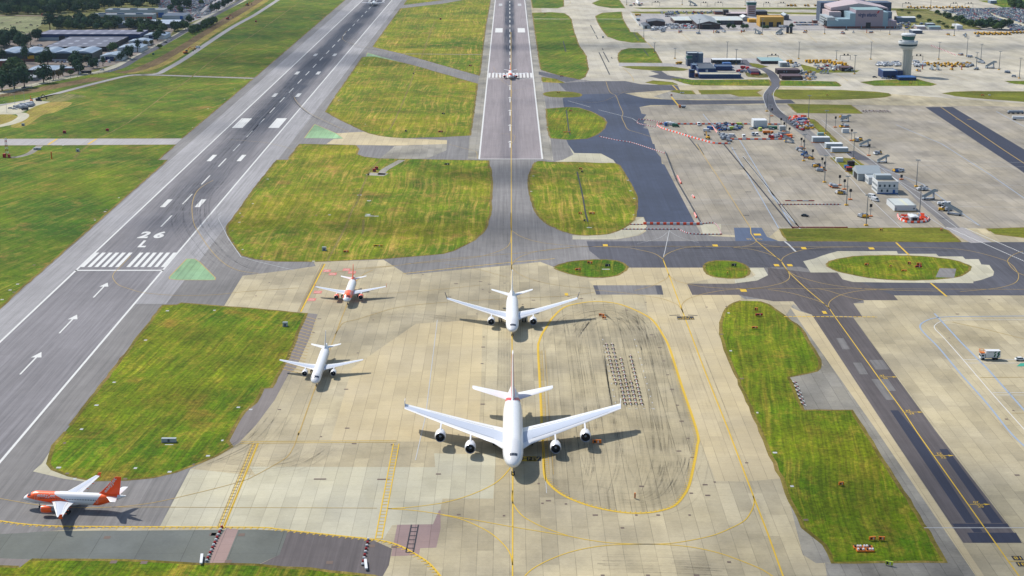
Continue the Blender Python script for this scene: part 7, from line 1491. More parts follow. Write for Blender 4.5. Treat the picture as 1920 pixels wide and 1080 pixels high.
# snow ploughs
sp = empty('snow_plough', (0, 0, 0), 0, None, 'snow plough')
m = Mesh(); m.box(-1.2, 1.2, -2.2, -.4, 1.0, 3.0, taper=.15); m.out('cab', 'y_veh', sp); m = Mesh(); m.box(-1.0, 1.0, -.4, 3.2, .8, 1.9); m.out('body', 'k_veh', sp); m = Mesh(); m.add(tube((-1.2, 3.0, 1.4), (1.2, 3.0, 1.4), 1.0, None, 10)); m.out('brush_drum', 'y_veh', sp)
m = Mesh(); m.box(-1.9, 1.9, -3.4, -2.9, .2, 1.3); m.out('blade', 'y_veh', sp)
for sx in (-1, 1):
    for yy in (-1.5, 2.2): q = Mesh(); q.wheel(sx*1.05, yy, .6, .6, .4); q.out('wheel', 'tyre', sp)
proto(sp)
for px, py in ((1481, 118.5), (1516, 118), (1529, 118), (1542.5, 118), (1554, 118), (1563, 121), (1571, 124), (1576, 122), (1583, 124)): put(sp, px, py, R(20), 'yellow snow plough in the row beside the dark brown sheds', 'snow ploughs beside the brown sheds', 1.25)
for i in range(12): put(sp, 1832+i*5.3, 64+(i % 2)*1.6, R(90), 'yellow snow plough in the line along the far fence', 'snow ploughs along the far fence')
for i in range(5): put(sp, 1897+i*7, 63, R(90), 'yellow snow plough in the line along the far fence', 'snow ploughs along the far fence')
for i in range(10): put(sp, 1706+i*12, 15.2+(i % 2), R(90), 'yellow machine in the far row beyond the hangar', 'yellow machines in the far row', 1.1)
for i in range(14): put(sp, 1738+i*6.3, 121+(i % 3)*2.2, R(20+i*13), 'yellow machine in the packed yard right of the tower', 'yellow machines right of the tower', .95)
for px in (1480.5, 1489, 1513, 1532): put(sp, px, 12, R(60), 'yellow machine on the distant apron before the hangar', 'yellow machines on the distant apron', 1.1)
# generic ground-support equipment
def gse(nm, paint, cat, v=0):
    r_ = empty(nm, (0, 0, 0), 0, None, cat)
    if v == 0:
        m = Mesh(); m.box(-.9, .9, -1.5, 1.5, .45, 1.5, taper=.1); m.out('body', paint, r_); m = Mesh(); m.box(-.7, .7, -1.2, -.2, 1.5, 2.1, taper=.1); m.out('hood', 'b_dgrey', r_)
    elif v == 1:
        m = Mesh(); m.box(-1.0, 1.0, -2.2, 2.2, .5, .75); m.out('deck', paint, r_); m = Mesh(); m.box(-.8, .8, -1.6, 1.7, .75, 1.9, taper=.08); m.out('load', 's_veh', r_)
    else:
        m = Mesh(); m.add(tube((0, -1.8, 1.3), (0, 1.8, 1.3), .8, None, 12)); m.out('tank', paint, r_); m = Mesh(); m.box(-.6, .6, -1.9, 1.9, .4, .6); m.out('frame', 'k_veh', r_)
    for sx in (-1, 1):
        for yy in (-1.2, 1.2): q = Mesh(); q.wheel(sx*.8, yy, .32, .32, .2); q.out('wheel', 'tyre', r_)
    return proto(r_)
GS = {k: gse(*a) for k, a in dict(w=('ground_power_unit', 'w_veh', 'ground unit', 0), s=('equipment_trailer', 's_veh', 'trailer', 1), t=('tank_cart', 'w_veh', 'tank cart', 2), y=('ground_power_unit', 'y_veh', 'ground unit', 0), o=('equipment_trailer', 'o_veh', 'trailer', 1), b=('ground_power_unit', 'bl_veh', 'ground unit', 0), r=('ground_power_unit', 'r_veh', 'ground unit', 0), n=('equipment_trailer', 'n_veh', 'trailer', 1)).items()}
M['r_org'] = flat('barrier_orange', col(250, 84, 36, 1.2), .6)
def scatter(P_, n, keys, label, group, mind=2.8):
    W_ = [G(*p) for p in P_]; xs_ = [p[0] for p in W_]; ys_ = [p[1] for p in W_]; put_ = []; tr = 0
    while len(put_) < n and tr < n*80:
        tr += 1; x, y = rnd.uniform(min(xs_), max(xs_)), rnd.uniform(min(ys_), max(ys_))
        if not inside(x, y, W_) or any((x-a)**2+(y-b)**2 < mind**2 for a, b in put_): continue
        put_.append((x, y)); dup(GS[rnd.choice(keys)], (x, y), rnd.uniform(0, 6.28), rnd.uniform(.85, 1.3), label, group)
scatter([(1250, 46), (1305, 48), (1306, 55), (1258, 55), (1252, 50)], 60, 'wwsstsrt', 'pale piece of ground equipment packed before the brown hangar', 'equipment before the brown hangar')
scatter([(1221, 52), (1250, 51), (1250, 57.5), (1222, 57.5)], 30, 'wwsst', 'pale equipment packed before the low dark shed', 'equipment before the low dark shed')
scatter([(1262, 22.8), (1338, 22.8), (1338, 27.5), (1240, 27.5)], 26, 'wbborss', 'coloured cart in the yard strip behind the hangars', 'carts behind the hangars', 3.5)
scatter([(1240, 24), (1262, 24), (1262, 27), (1240, 27)], 10, 'ws', 'white cart in the far corner yard', 'carts in the far corner yard')
scatter([(1682, 43), (1730, 45), (1722, 55), (1684, 54)], 26, 'nnwbsr', 'small vehicle crowded beside the big hangar', 'vehicles beside the big hangar', 3.2)
scatter([(1643, 119.5), (1690, 117), (1690, 125), (1645, 124.5)], 34, 'wtts', 'white tank or cart packed left of the tower shaft', 'white carts left of the tower')
scatter([(1711, 117), (1741, 117), (1736, 126), (1711, 126)], 22, 'wtts', 'white tank or cart packed right of the tower shaft', 'white carts right of the tower')
scatter([(1795, 120), (1818, 119), (1826, 126), (1797, 127)], 22, 'nnyn', 'dark cart heaped in the yard right of the tower', 'dark carts right of the tower')
scatter([(1504, 137), (1530, 137), (1530, 150), (1507, 151)], 22, 'wyosy', 'mixed cart beside the low brown block', 'carts beside the low brown block')
scatter([(1527, 123), (1575, 125), (1575, 134), (1530, 132)], 22, 'tsrowr', 'cart or tank in the fenced yard of orange barriers', 'carts in the fenced yard')
scatter([(1470, 119), (1500, 119), (1500, 127), (1478, 127)], 10, 'wsb', 'white cart beside the pale green-roofed shed annexe', 'carts beside the annexe')
scatter([(1342, 235), (1372, 234), (1395, 237), (1385, 244), (1345, 246), (1335, 240)], 40, 'nbrsbn', 'building material stacked in the works compound', 'materials in the works compound', 2.4)
scatter([(1345, 250), (1362, 255), (1368, 266), (1355, 262)], 10, 'nsw', 'material stacked along the trench in the works compound', 'materials along the trench')
scatter([(1480, 228), (1516, 230), (1527, 246), (1500, 246)], 26, 'ossyr', 'crate or trailer in the open store by the blue cabin', 'crates by the blue store')
scatter([(1442, 255), (1472, 254), (1472, 259), (1445, 259)], 12, 'wrs', 'bagged load behind the lower orange barriers', 'bagged loads behind the barriers', 2.2)
for px, py, ks, lb in ((1498, 283, 'swy', 'first'), (1506, 290.5, 'bb', 'second'), (1513, 298, 'ooy', 'third'), (1526, 312, 'syb', 'fourth'), (1534, 320, 'wsy', 'fifth'), (1558, 352, 'ooo', 'sixth'), (1571, 363.5, 'wys', 'seventh'), (1614, 408.5, 'wsy', 'eighth'), (1577, 221, 'yso', ''), (1577, 238.5, 'ywso', ''), (1603, 264, 'yswy', ''), (1641, 290, 'wsy', ''), (1678, 323, 'ybws', ''), (1724, 357, 'wysw', ''), (1765, 394, 'ywys', ''), (1240, 61, 'wsn', ''), (1275, 60.5, 'ow', ''), (1308, 63.5, 'bs', ''), (1343, 61.5, 'yno', ''), (1356, 60.5, 'sw', ''), (1392, 60.5, 'oy', ''), (1422, 62.5, 'wbs', ''), (1461, 63.5, 'sss', ''), (1509, 61, 'oy', ''), (1577, 63, 'wro', ''), (1600, 61.5, 'w', ''), (1632, 61.5, 'oo', ''), (1815, 107, 'sss', ''), (1800, 104, 'oo', ''), (1838, 118, 'sss', ''), (1886, 137, 'ssk', ''), (1830, 130, 'nn', ''), (1901, 145.5, 's', ''), (1746, 130, 'w', ''), (1758, 130, 'w', ''), (1784, 130, 'y', ''), (1720, 133, 'yo', ''), (1808, 66.5, 'wy', ''), (1833, 68, 's', ''), (1776, 66, 'oy', ''), (1183, 10.5, 'n', ''), (1303, 11, 'ws', '')):
    for i, k in enumerate(ks.replace('k', 'n')):
        put(GS[k], px+i*5.5*0.3/mpp(py)/1.2, py+rnd.uniform(-1.2, 1.2)*.3/mpp(py)*2, rnd.uniform(0, 3), 'ground equipment parked by a stand lamp of the old apron' if py > 200 else 'ground equipment standing on the far apron', 'equipment on the old apron stands' if py > 200 else 'equipment on the far apron', 1.15)
# mobile stairs
st_ = empty('mobile_stairs', (0, 0, 0), 0, None, 'aircraft steps')
m = Mesh(); m.box(-1.0, 1.0, -4.2, 3.0, .5, .9); m.out('chassis', 's_veh', st_)
m = Mesh(); m.add(([(-.8, -4.0, 1.0), (.8, -4.0, 1.0), (.8, 3.2, 4.0), (-.8, 3.2, 4.0), (-.8, -4.0, 1.3), (.8, -4.0, 1.3), (.8, 3.2, 4.3), (-.8, 3.2, 4.3)], [(3, 2, 1, 0), (4, 5, 6, 7), (0, 1, 5, 4), (1, 2, 6, 5), (2, 3, 7, 6), (3, 0, 4, 7)])); m.out('flight', 'b_lgrey', st_)
for sd in (-1, 1): m = Mesh(); m.add(([(sd*.85, -4.0, 1.2), (sd*.85, 3.2, 4.2), (sd*.85, 4.6, 4.2), (sd*.85, 4.6, 5.3), (sd*.85, 3.2, 5.3), (sd*.85, -4.0, 2.2)], [(0, 1, 2, 3, 4, 5)])); m.out('handrail', 'b_lgrey', st_)
m = Mesh(); m.box(-.85, .85, 3.2, 4.7, 4.0, 4.25); m.out('platform', 's_veh', st_); m = Mesh(); m.box(-.5, .5, 2.3, 2.9, .9, 4.0); m.out('support', 's_veh', st_)
for sx in (-1, 1):
    for yy in (-3.4, 2.4): q = Mesh(); q.wheel(sx*.95, yy, .4, .4, .25); q.out('wheel', 'tyre', st_)
proto(st_)
for px, py, rz, sc, lb in ((1585, 228, -70, 1, 'white steps topmost on the stands near the olive turf'), (1621, 275, -75, 1, 'white steps level with the long grey containers'), (1655, 305, -72, 1, 'white steps with a dark panel behind the pale shed'), (1742, 374, -70, 1.15, 'broad white steps right of the operations office'), (1788, 403, 55, 1.2, 'long folded steps near the bottom of the stands'), (1479, 268, 50, 1, 'grey steps at the end of the red and white barriers'), (1857, 128, -70, 1.35, 'large grey steps on the tan far apron'), (1836, 117, 60, 1.0, 'pair of grey steps beside a far lamp mast'), (1590, 151-17, -70, .8, 'white steps by the dark box shed'), (1543, 138, -60, .9, 'white steps in the brown yard'), (1552, 138, -20, .9, 'second white steps in the brown yard'), (1461, 65, -50, 1.3, 'tall white steps at the far fence'), (1420, 64, 40, 1.2, 'white and blue steps at the far fence'), (1810, 69.5, -20, 1, 'white steps at the edge of the tan apron'), (1298, 11, 50, 1.4, 'distant steps on the topmost apron'), (1747, 131, 0, 1, 'white lift near the tower'), (1758, 131, 0, 1, 'second white lift near the tower'), (1501, 139, -40, .8, 'small steps beside the dark brown block')): put(st_, px, py, R(rz), lb, None, sc)
# two passenger coaches at the right edge
truck('apron_bus', 'white apron bus with dark windows at the right edge', 'bus', 1912, 225, R(80), 12, 2.7, 3.0, 'w_veh', 's_veh')
# pipework racks
for k in range(3): put(GS['n'], 1895+k*9, 213, R(90), 'low dark trailer in the rack right of the black strips', 'dark trailers at the right edge', 1.4)
# dolly lines
dl = empty('baggage_dolly', (0, 0, 0), 0, None, 'dolly')
m = Mesh(); m.box(-.6, .6, -.12, .12, .3, .5); m.out('axle', 'b_dgrey', dl); m = Mesh(); m.box(-.09, .09, -2.3, 2.1, .35, .5); m.out('drawbar', 'w_veh', dl); m = Mesh(); m.box(-.2, .2, -.2, .2, .5, .7); m.out('hitch', 'r_veh', dl)
for sx in (-1, 1): q = Mesh(); q.wheel(sx*.6, 0, .34, .34, .22); q.out('wheel', 'tyre', dl)
proto(dl)
for (xa, ya_, xb, yb_, n_) in ((1137, 648, 1154, 720, 11), (1148, 648, 1172, 758, 16), (1164, 675, 1182, 758, 12), (1183, 719, 1192, 758, 6), (1182, 670, 1203, 759, 13)):
    for i in range(n_): t_ = i/(n_-1); put(dl, xa+(xb-xa)*t_, ya_+(yb_-ya_)*t_, rnd.uniform(-.08, .08), 'coupled wheeled dolly frame in the lines inside the yellow oval', 'dolly frames parked inside the yellow oval', 1.0)
for i in range(6): t_ = i/5; put(dl, 1491+t_*15, 720+t_*39, .35, 'dolly frame on the notched concrete pad edge', 'dolly frames on the notched pad')
for i in range(24): put(dl, 1617+i*2.2, 208+(i % 3)*1.4, rnd.uniform(-1, 1), 'dolly frame in the far row right of the olive turf', 'dolly frames right of the olive turf', 1.1)
# ================================================================= LAMPS, POSTS, GANTRIES
def mast(label, px, py, ptop, base='y_veh'):
    r_ = empty('floodlight_mast', (*G(px, py), .06), 0, label, 'floodlight mast'); h = CAM_H*(1-(ptop+259.0)/(py+259.0)); sc_ = 1+(py < 150)*.3
    m = Mesh(); m.add(tube((0, 0, 0), (0, 0, h), .30*sc_, .16*sc_, 8)); m.out('pole', 'b_grey', r_)
    m = Mesh(); m.box(-1.5, 1.5, -.35, .35, h, h+.35); hd_ = m.out('lamp_head', 'b_dgrey', r_)
    for k in (-1, 0, 1): q = Mesh(); q.box(k*1.1-.35, k*1.1+.35, -.75, -.36, h-.15, h+.35); q.out('lamp', 'b_lgrey', hd_)
    m = Mesh(); m.box(-1.1, 1.1, -1.1, 1.1, 0, .7, taper=.2); m.out('base_guard', base, r_)
for a in ((1207, 72, 54, 'leaf-shaped turf tip'), (1227, 99, 80, 'rounded turf corner'), (1265.5, 110, 90.5, 'grey service strip'), (1363, 110.5, 78, 'fire station canopy, tallest there'), (1380, 121, 92, 'white vehicle canopy'), (1311, 63, 36, 'brown hangar gable'), (1429, 65, 35, 'mustard yellow shed'), (1497.5, 110.5, 78, 'snow plough row'), (1546, 64, 38, 'left end of the big hangar'), (1568, 112.5, 95, 'twin-post gantry'), (1602, 139, 103, 'dark brown box shed'), (1632.5, 111.5, 78, 'white far apron equipment'),
   (1668, 65, 36, 'right end of the big hangar'), (1760, 111.5, 79, 'hatched boundary line'), (1812.5, 105, 72, 'grey folded steps, left'), (1830, 130, 98, 'dark carts'), (1839, 112, 82, 'grey folded steps, right'), (1873, 131, 96, 'large grey steps'), (1911, 147, 108, 'right edge of the tan apron'), (1789, 67, 38, 'far fence beyond the tower'), (1438, 209, 176, 'winding road crossing'), (1443, 234, 196, 'site office'), (1473, 265, 218, 'orange cabin'), (1515.6, 222.5, 178, 'stacked orange barriers'), (1548, 251, 206, 'pale green kiosk'),
   (1600, 298, 247, 'dark transformer box'), (1507, 302, 250, 'orange equipment of the third stand'), (1546, 342, 290, 'orange equipment of the sixth stand'), (1587, 385, 328, 'end of the plank barriers'), (1624, 423, 363, 'bottom edge of the old apron'), (1724, 402, 347, 'orange barrier ring'), (1718, 350, 298, 'striped stand right of the office'), (1279, 9, -12, 'topmost gantry at left'), (1397, 11, -8, 'far apron behind the old tower'), (1175, 9.5, -8, 'far corner of the upper taxiway'), (1629, 10, -8, 'distant apron behind the hangar'), (1745, 11, -8, 'distant machines')):
    mast('tall grey floodlight mast by the '+a[3], a[0], a[1], a[2])
def stand_post(label, px, py, ptop):
    r_ = empty('stand_sign_post', (*G(px, py), .06), 0, label, 'sign post', 'sign posts along the old apron stands'); h = CAM_H*(1-(ptop+259.0)/(py+259.0))
    m = Mesh(); m.box(-.14, .14, -.14, .14, 0, h); m.out('post', 'b_grey', r_); m = Mesh(); m.box(-.75, .75, -.2, .2, h-1.6, h+.2); m.out('sign_box', 'k_veh', r_); m = Mesh(); m.box(-1.2, 1.2, -.7, .7, 0, .6); m.out('base', 'o_veh', r_)
for i, (px, py, pt) in enumerate(((1447, 218, 203), (1464, 240, 221), (1470, 247, 229), (1480, 253, 239), (1502, 276, 258), (1507, 279, 262), (1523.5, 297.5, 280), (1541, 315, 295), (1546, 320, 303), (1574, 348, 328), (1583, 355.5, 336), (1594, 374.5, 354), (1632, 406, 382), (1566, 239, 218), (1596, 264, 242), (1629, 292, 270), (1690, 337, 328))):
    stand_post('thin post with a black sign box beside the apron stands', px, py, pt)
def gantry(label, x0, x1, py, ptop):
    X0, Y0 = G(x0, py); X1 = G(x1, py)[0]; h = CAM_H*(1-(ptop+259.0)/(py+259.0)); r_ = empty('gantry', ((X0+X1)/2, Y0, .06), 0, label, 'gantry'); hw = (X1-X0)/2
    for sd in (-1, 1): m = Mesh(); m.box(sd*hw-.2, sd*hw+.2, -.2, .2, 0, h); m.out('post', 'b_dgrey', r_)
    m = Mesh(); m.box(-hw+.2, hw-.2, -.18, .18, h-.4, h); m.out('crossbar', 'b_dgrey', r_)
    for xx in (-.1, .25): m = Mesh(); m.box(xx*2*hw-.7, xx*2*hw+.7, -.3, .3, h+.05, h+1.6); m.out('signal_box', 'k_veh', r_)
for i, a in enumerate(((1222.5, 1237, 11.5, 4, 'first far gantry from the left, near the red-engined jet'), (1314, 1326, 12, 5, 'second far gantry from the left'), (1340.5, 1355, 12, 5, 'third far gantry, left of the old tower'), (1431.5, 1443.5, 12.5, 5.5, 'far gantry just right of the old tower'), (1458.5, 1472, 12.5, 5.5, 'far gantry above the mustard shed'), (1692, 1707, 14, 6, 'far gantry right of the big hangar'), (1782, 1795, 13.5, 6.5, 'far gantry above the car park hedge'), (1809, 1824, 13.5, 6.5, 'last far gantry before the corner grass'), (1439, 1459, 112, 103.5, 'gantry over the pale green-roofed shed'), (1575, 1594, 112.5, 103.5, 'gantry beside the snow ploughs'), (1710.6, 1730, 113.5, 104.5, 'gantry right of the control tower'))): gantry(a[4], *a[:4])
for px, py, c_, hh, lb in ((1273, 62, 'r_veh', 3.5, 'red marker post on the far apron before the brown hangar'), (1338, 62, 'r_veh', 3.5, 'red marker post near the small dark hut'), (1390, 62, 'r_veh', 3.5, 'red marker post below the mustard shed trees'), (1508, 61, 'r_veh', 3, 'red marker post left of the big hangar'), (1625, 62, 'r_veh', 4, 'red marker post before the hangar door'), (1785, 131, 'r_veh', 4, 'red post right of the white lifts'), (1803, 131, 'r_veh', 4, 'red post by the dark carts'), (1729.5, 130, 'r_veh', 4.5, 'red and white post right of the tower'), (97, 298, 'o_veh', 5, 'small red and white pole in the left grass')):
    r_ = empty('marker_post', (*G(px, py), .06), 0, lb, 'marker post'); m = Mesh(); m.box(-.35, .35, -.35, .35, 0, hh); m.out('post', c_, r_); m = Mesh(); m.box(-.8, .8, -.6, .6, 0, .5); m.out('base', 'y_veh', r_)
for px, lb in ((1476.5, 'left'), (1483, 'right')):
    r_ = empty('silo', (*G(px, 62.5), .06), 0, lb+' of the twin black silos at the far fence', 'silo'); m = Mesh(); m.add(tube((0, 0, .4), (0, 0, 8.2), 1.7, None, 14)); auto_smooth(m.out('tank', 'n_veh', r_)); m = Mesh(); m.box(-2, 2, -2, 2, 0, .5); m.out('base', 'y_veh', r_)
# red and white lattice mast, glidepath cabin
r_ = empty('lattice_mast', (*G(13.5, 295), .06), 0, 'red and white lattice mast with a red cabin at its foot', 'mast')
for k in range(8):
    for sx, sy in ((-1, -1), (1, -1), (1, 1), (-1, 1)):
        a = .9-.06*k; b_ = .9-.06*(k+1); m = Mesh(); m.add(tube((sx*a, sy*a, 1+k*1.6), (sx*b_, sy*b_, 1+(k+1)*1.6), .10, None, 4)); m.add(tube((sx*a, sy*a, 1+k*1.6), (-sy*b_ if sx*sy > 0 else sy*b_*-1, sx*b_, 1+(k+1)*1.6), .07, None, 4)); m.out('lattice_section', 'r_veh' if k % 2 == 0 else 'w_veh', r_)
m = Mesh(); m.box(-2.6, -.9, -1.6, .9, 0, 2.6); m.out('cabin', 'r_veh', r_); m = Mesh(); m.box(.9, 2.2, -1.6, .6, 0, 2.2); m.out('cabin', 'r_veh', r_)
for px, py, lb in ((43.5, 236, 'small grey cabin with an aerial in the left turf'), (70, 281, 'long pale cabinet by the grass track'), (146, 284.5, 'short pale cabinet near the trodden path'), (121, 250, 'dark red sign box in the turf above the taxi track'), (201.5, 246, 'tiny red box right of the turf path'), (702, 322, 'red localiser box on the grey pad'), (706, 318, 'second red box on the grey pad'), (826, 37, 'red and grey cabin on the far turf'), (1130.5, 71, 'tiny grey marker box on the far turf corner') , (317, 829, 'pale louvred cabinet on the nearest turf'), (480, 41.5, 'red box by the perimeter track'), (287.5, 103, 'green cabinet by the wire fence'), (248, 113.5, 'grey cabinet on the road verge'), (535, 612, 'white post box in the turf by the hatched strip'), (608, 470, 'white and black marker box on the big turf')):
    c_ = 'r_veh' if 'red ' in lb.replace('louvred', '') else 'g_veh' if 'green' in lb else 'b_lgrey'; b = empty('equipment_cabinet', (*G(px, py), .06), 0, lb, 'cabinet'); W_ = 2.6 if 'long' in lb or 'louvred' in lb else 1.1
    m = Mesh(); m.box(-W_, W_, -.6, .6, .15, 1.5 if W_ > 2 else 2.0); q = m.out('cabinet_body', c_, b); m = Mesh(); m.box(-W_-.1, W_+.1, -.7, .7, 0, .15); m.out('plinth', 'b_grey', b); m = Mesh(); m.box(-.4, .4, -.66, -.6, .3, 1.3); m.out('door', 'b_dgrey', q)
# airfield signs
def sign(label, px, py, c_, W_=3.2, H_=1.0, rz=0, txt=None):
    r_ = empty('airfield_sign', (*G(px, py), .06), R(rz), label, 'airfield sign'); m = Mesh(); m.box(-W_/2, W_/2, -.25, .25, .35, .35+H_); q = m.out('panel', c_, r_)
    for sd in (-1, 1): m = Mesh(); m.box(sd*W_*.38-.08, sd*W_*.38+.08, -.1, .1, 0, .35); m.out('leg', 'k_veh', r_)
    m = Mesh(); m.box(-W_*.35, -W_*.1, -.29, -.25, .5, .2+H_); m.out('legend', 'k_veh', q); m = Mesh(); m.box(W_*.08, W_*.2, -.29, -.25, .5, .2+H_); m.out('legend', 'w_veh', q)
for a in (('orange sign box in the shadow tip by the huge jet', 1119, 832.5, 'o_veh', 3.2, 1.2, 0), ('orange sign pair inside the top of the yellow oval', 1128, 594, 'o_veh', 2.6, 1, -25), ('second orange sign inside the top of the yellow oval', 1132.5, 598.5, 'o_veh', 1.6, .9, -10), ('lone small sign near the bottom of the yellow oval', 1190.5, 935, 'o_veh', .5, 1.6, 0),
  ('orange sign at the top of the slit-drain island', 1088.5, 318, 'o_veh', 2.2, .9, -5), ('black sign below it on the slit-drain island', 1091.5, 323.5, 'k_veh', 1.4, .8, 0), ('orange sign left of the drain foot', 1088, 402, 'o_veh', 2.0, .9, 0), ('wider orange sign right of the drain foot', 1110, 402, 'o_veh', 3.4, .9, 0), ('black marker at the foot of the slit drain', 1096, 415.5, 'k_veh', 1.2, .9, 30),
  ('orange sign upper left on the small oval island', 1106, 495, 'o_veh', 2.8, 1.0, -30), ('orange sign lower left on the small oval island', 1083.5, 508, 'o_veh', 2.8, 1.0, 12), ('dark sign at the right of the small oval island', 1139.5, 500.5, 'k_veh', 2.6, 1.1, 10), ('black sign on the rounded island', 1376, 500, 'k_veh', 2.4, 1.2, 10), ('tiny yellow marker on the rounded island', 1364, 514, 'y_veh', .6, .8, 0),
  ('orange sign left on the pointed oval island', 1625, 498.5, 'o_veh', 2.0, 1.0, 0), ('yellow marker on the pointed oval island', 1670, 501, 'y_veh', 1.4, .8, 0), ('orange sign top centre of the pointed oval island', 1705, 496.5, 'o_veh', 1.6, 1.2, -20), ('large orange sign right of centre on the pointed oval island', 1723, 499, 'o_veh', 2.4, 1.3, -10), ('dark red sign below the large orange one', 1722, 502.5, 'r_veh', 3.4, .9, 0), ('low orange sign bottom of the pointed oval island', 1695, 509.5, 'o_veh', 2.6, .6, 0),
  ('yellow sign at the top of the long right turf', 1418, 583, 'o_veh', 1.4, 1.2, -30), ('dark red and yellow sign on the long right turf', 1423, 593, 'r_veh', 3.4, .9, 12), ('tiled orange sign slab on the long right turf', 1415, 617, 'o_veh', 2.6, .8, 0), ('single orange sign midway down the long right turf', 1577, 911, 'o_veh', 1.7, 1.0, 10), ('left orange sign above the crate cluster', 1635.5, 1014, 'o_veh', 2.1, 1.0, 12), ('right orange sign above the crate cluster', 1653, 1014, 'o_veh', 1.9, 1.0, -10), ('yellow sign leaning on the bottom concrete edge', 1667, 1061, 'lime', 2.2, 1.1, -25),
  ('orange sign at the lower middle of the largest turf', 649, 474, 'o_veh', 2.8, .9, 0), ('long dark yellow sign on the largest turf', 709, 463, 'y_veh', 5.0, .8, 0), ('dark sign with a pale board at the top of the largest turf', 838, 310, 'k_veh', 3.4, 1.0, 0), ('orange sign on the D-shaped island', 1070, 209, 'o_veh', 2.2, .8, -15), ('long low orange sign on the D-shaped island', 1063, 249, 'o_veh', 6.0, .6, 0), ('yellow sign on the thin turf lens', 1047, 174.5, 'y_veh', 3.2, .8, 0),
  ('black and red sign on the turf between runways', 831, 214.5, 'k_veh', 2.4, .9, 0), ('dark red sign on the turf between runways near the shoulder', 826, 248.5, 'r_veh', 3.4, 1.0, 10), ('small dark sign on the turf between runways', 761, 247.5, 'k_veh', 1.4, 1.2, 0), ('dark marker on the turf path between runways', 775, 139.5, 'k_veh', 1.2, 1.2, 0), ('red and black sign on the far turf by the runway', 882, 124.5, 'r_veh', 2.8, 1.0, 0), ('orange sign far along the right turf strip', 1022, 26, 'o_veh', 2.6, .8, 0), ('dark red sign on the turf at the far left taxi track', 1053, 144, 'r_veh', 3.0, .8, 0),
  ('yellow sign by the tower turf ditch', 1707, 157, 'y_veh', 2.4, .8, 0), ('orange sign on the right pointed turf', 1842, 180, 'o_veh', 2.2, 1.0, 0), ('white and orange sign beside it on the right pointed turf', 1855, 180, 'w_veh', 1.8, 1.0, 0), ('yellow sign on the olive tongue turf', 1551, 179.5, 'y_veh', 1.8, .9, 0), ('white sign on the small turf trapezium', 1279, 175.5, 'w_veh', 3.6, .9, 0), ('yellow barrier sign at the foot of the stands', 1652, 433, 'y_veh', 1.8, 1.0, 0), ('orange box at the right foot of the stands', 1765, 433, 'o_veh', 1.2, 1.0, 0),
  ('red and white sign at the far runway exit', 1259, 180, 'r_veh', 1.6, 1.1, 0)): sign(*a)
r_ = empty('crate_cluster', (*G(1624, 1031), .06), 0, 'raised orange platform of small pale boxes at the bottom of the right turf', 'equipment platform')
for i, (a, b_, y0_, y1_) in enumerate(((-3.6, -1.0, .3, 2.0), (-.8, 2.2, .4, 2.0), (-3.2, -.6, -1.9, .1), (-.4, 2.1, -1.9, .1))):
    m = Mesh(); m.box(a, b_, y0_, y1_, .1, .5); q = m.out('tray', 'o_veh', r_)
    for k in range(3): m = Mesh(); m.box(a+.25+k*.8, a+.75+k*.8, y0_+.4, y0_+1.2, .5, .95); m.out('box', 'w_veh' if (k+i) % 3 else 'k_veh', q)
for px, py, h_, lb in ((378, 1052, 0, 'white windsock-like tube marker on the bottom grey concrete'), (686, 1062, 0, 'white arrow board on the purple asphalt')):
    r_ = empty('marker_board', (*G(px, py), .06), R(8), lb, 'marker board'); m = Mesh(); m.box(-.4, .4, -3.2, 3.2, .5, .9); m.out('board', 'w_veh', r_); m = Mesh(); m.box(-.15, .15, -.15, .15, 0, .5); m.out('leg', 'k_veh', r_)
# bollard row markers bottom left
def barrel(c_): r_ = empty('barrier_drum', (0, 0, 0), 0, None, 'barrier'); m = Mesh(); m.add(tube((-.5, 0, .55), (.5, 0, .55), .5, None, 12)); m.out('drum', c_, r_); m = Mesh(); m.box(-.55, .55, -.3, .3, 0, .3); m.out('foot', 'k_veh', r_); return proto(r_)
BR, BW = barrel('r_veh'), barrel('w_veh')
for i in range(14): t_ = i/13; put(BW if i % 2 else BR, 416-t_*28.5, 990+t_*63, R(20), ('white' if i % 2 else 'dark red')+' drum in the slanting row on the bottom left concrete', ('white' if i % 2 else 'red')+' drums on the bottom left concrete', .72)
for i in range(9): t_ = i/8; put(BR if i % 2 else BW, 690.5-t_*10.5, 1013+t_*47, R(10), ('dark red' if i % 2 else 'white')+' drum in the short row near the bottom centre', ('red' if i % 2 else 'white')+' drums near the bottom centre', .72)
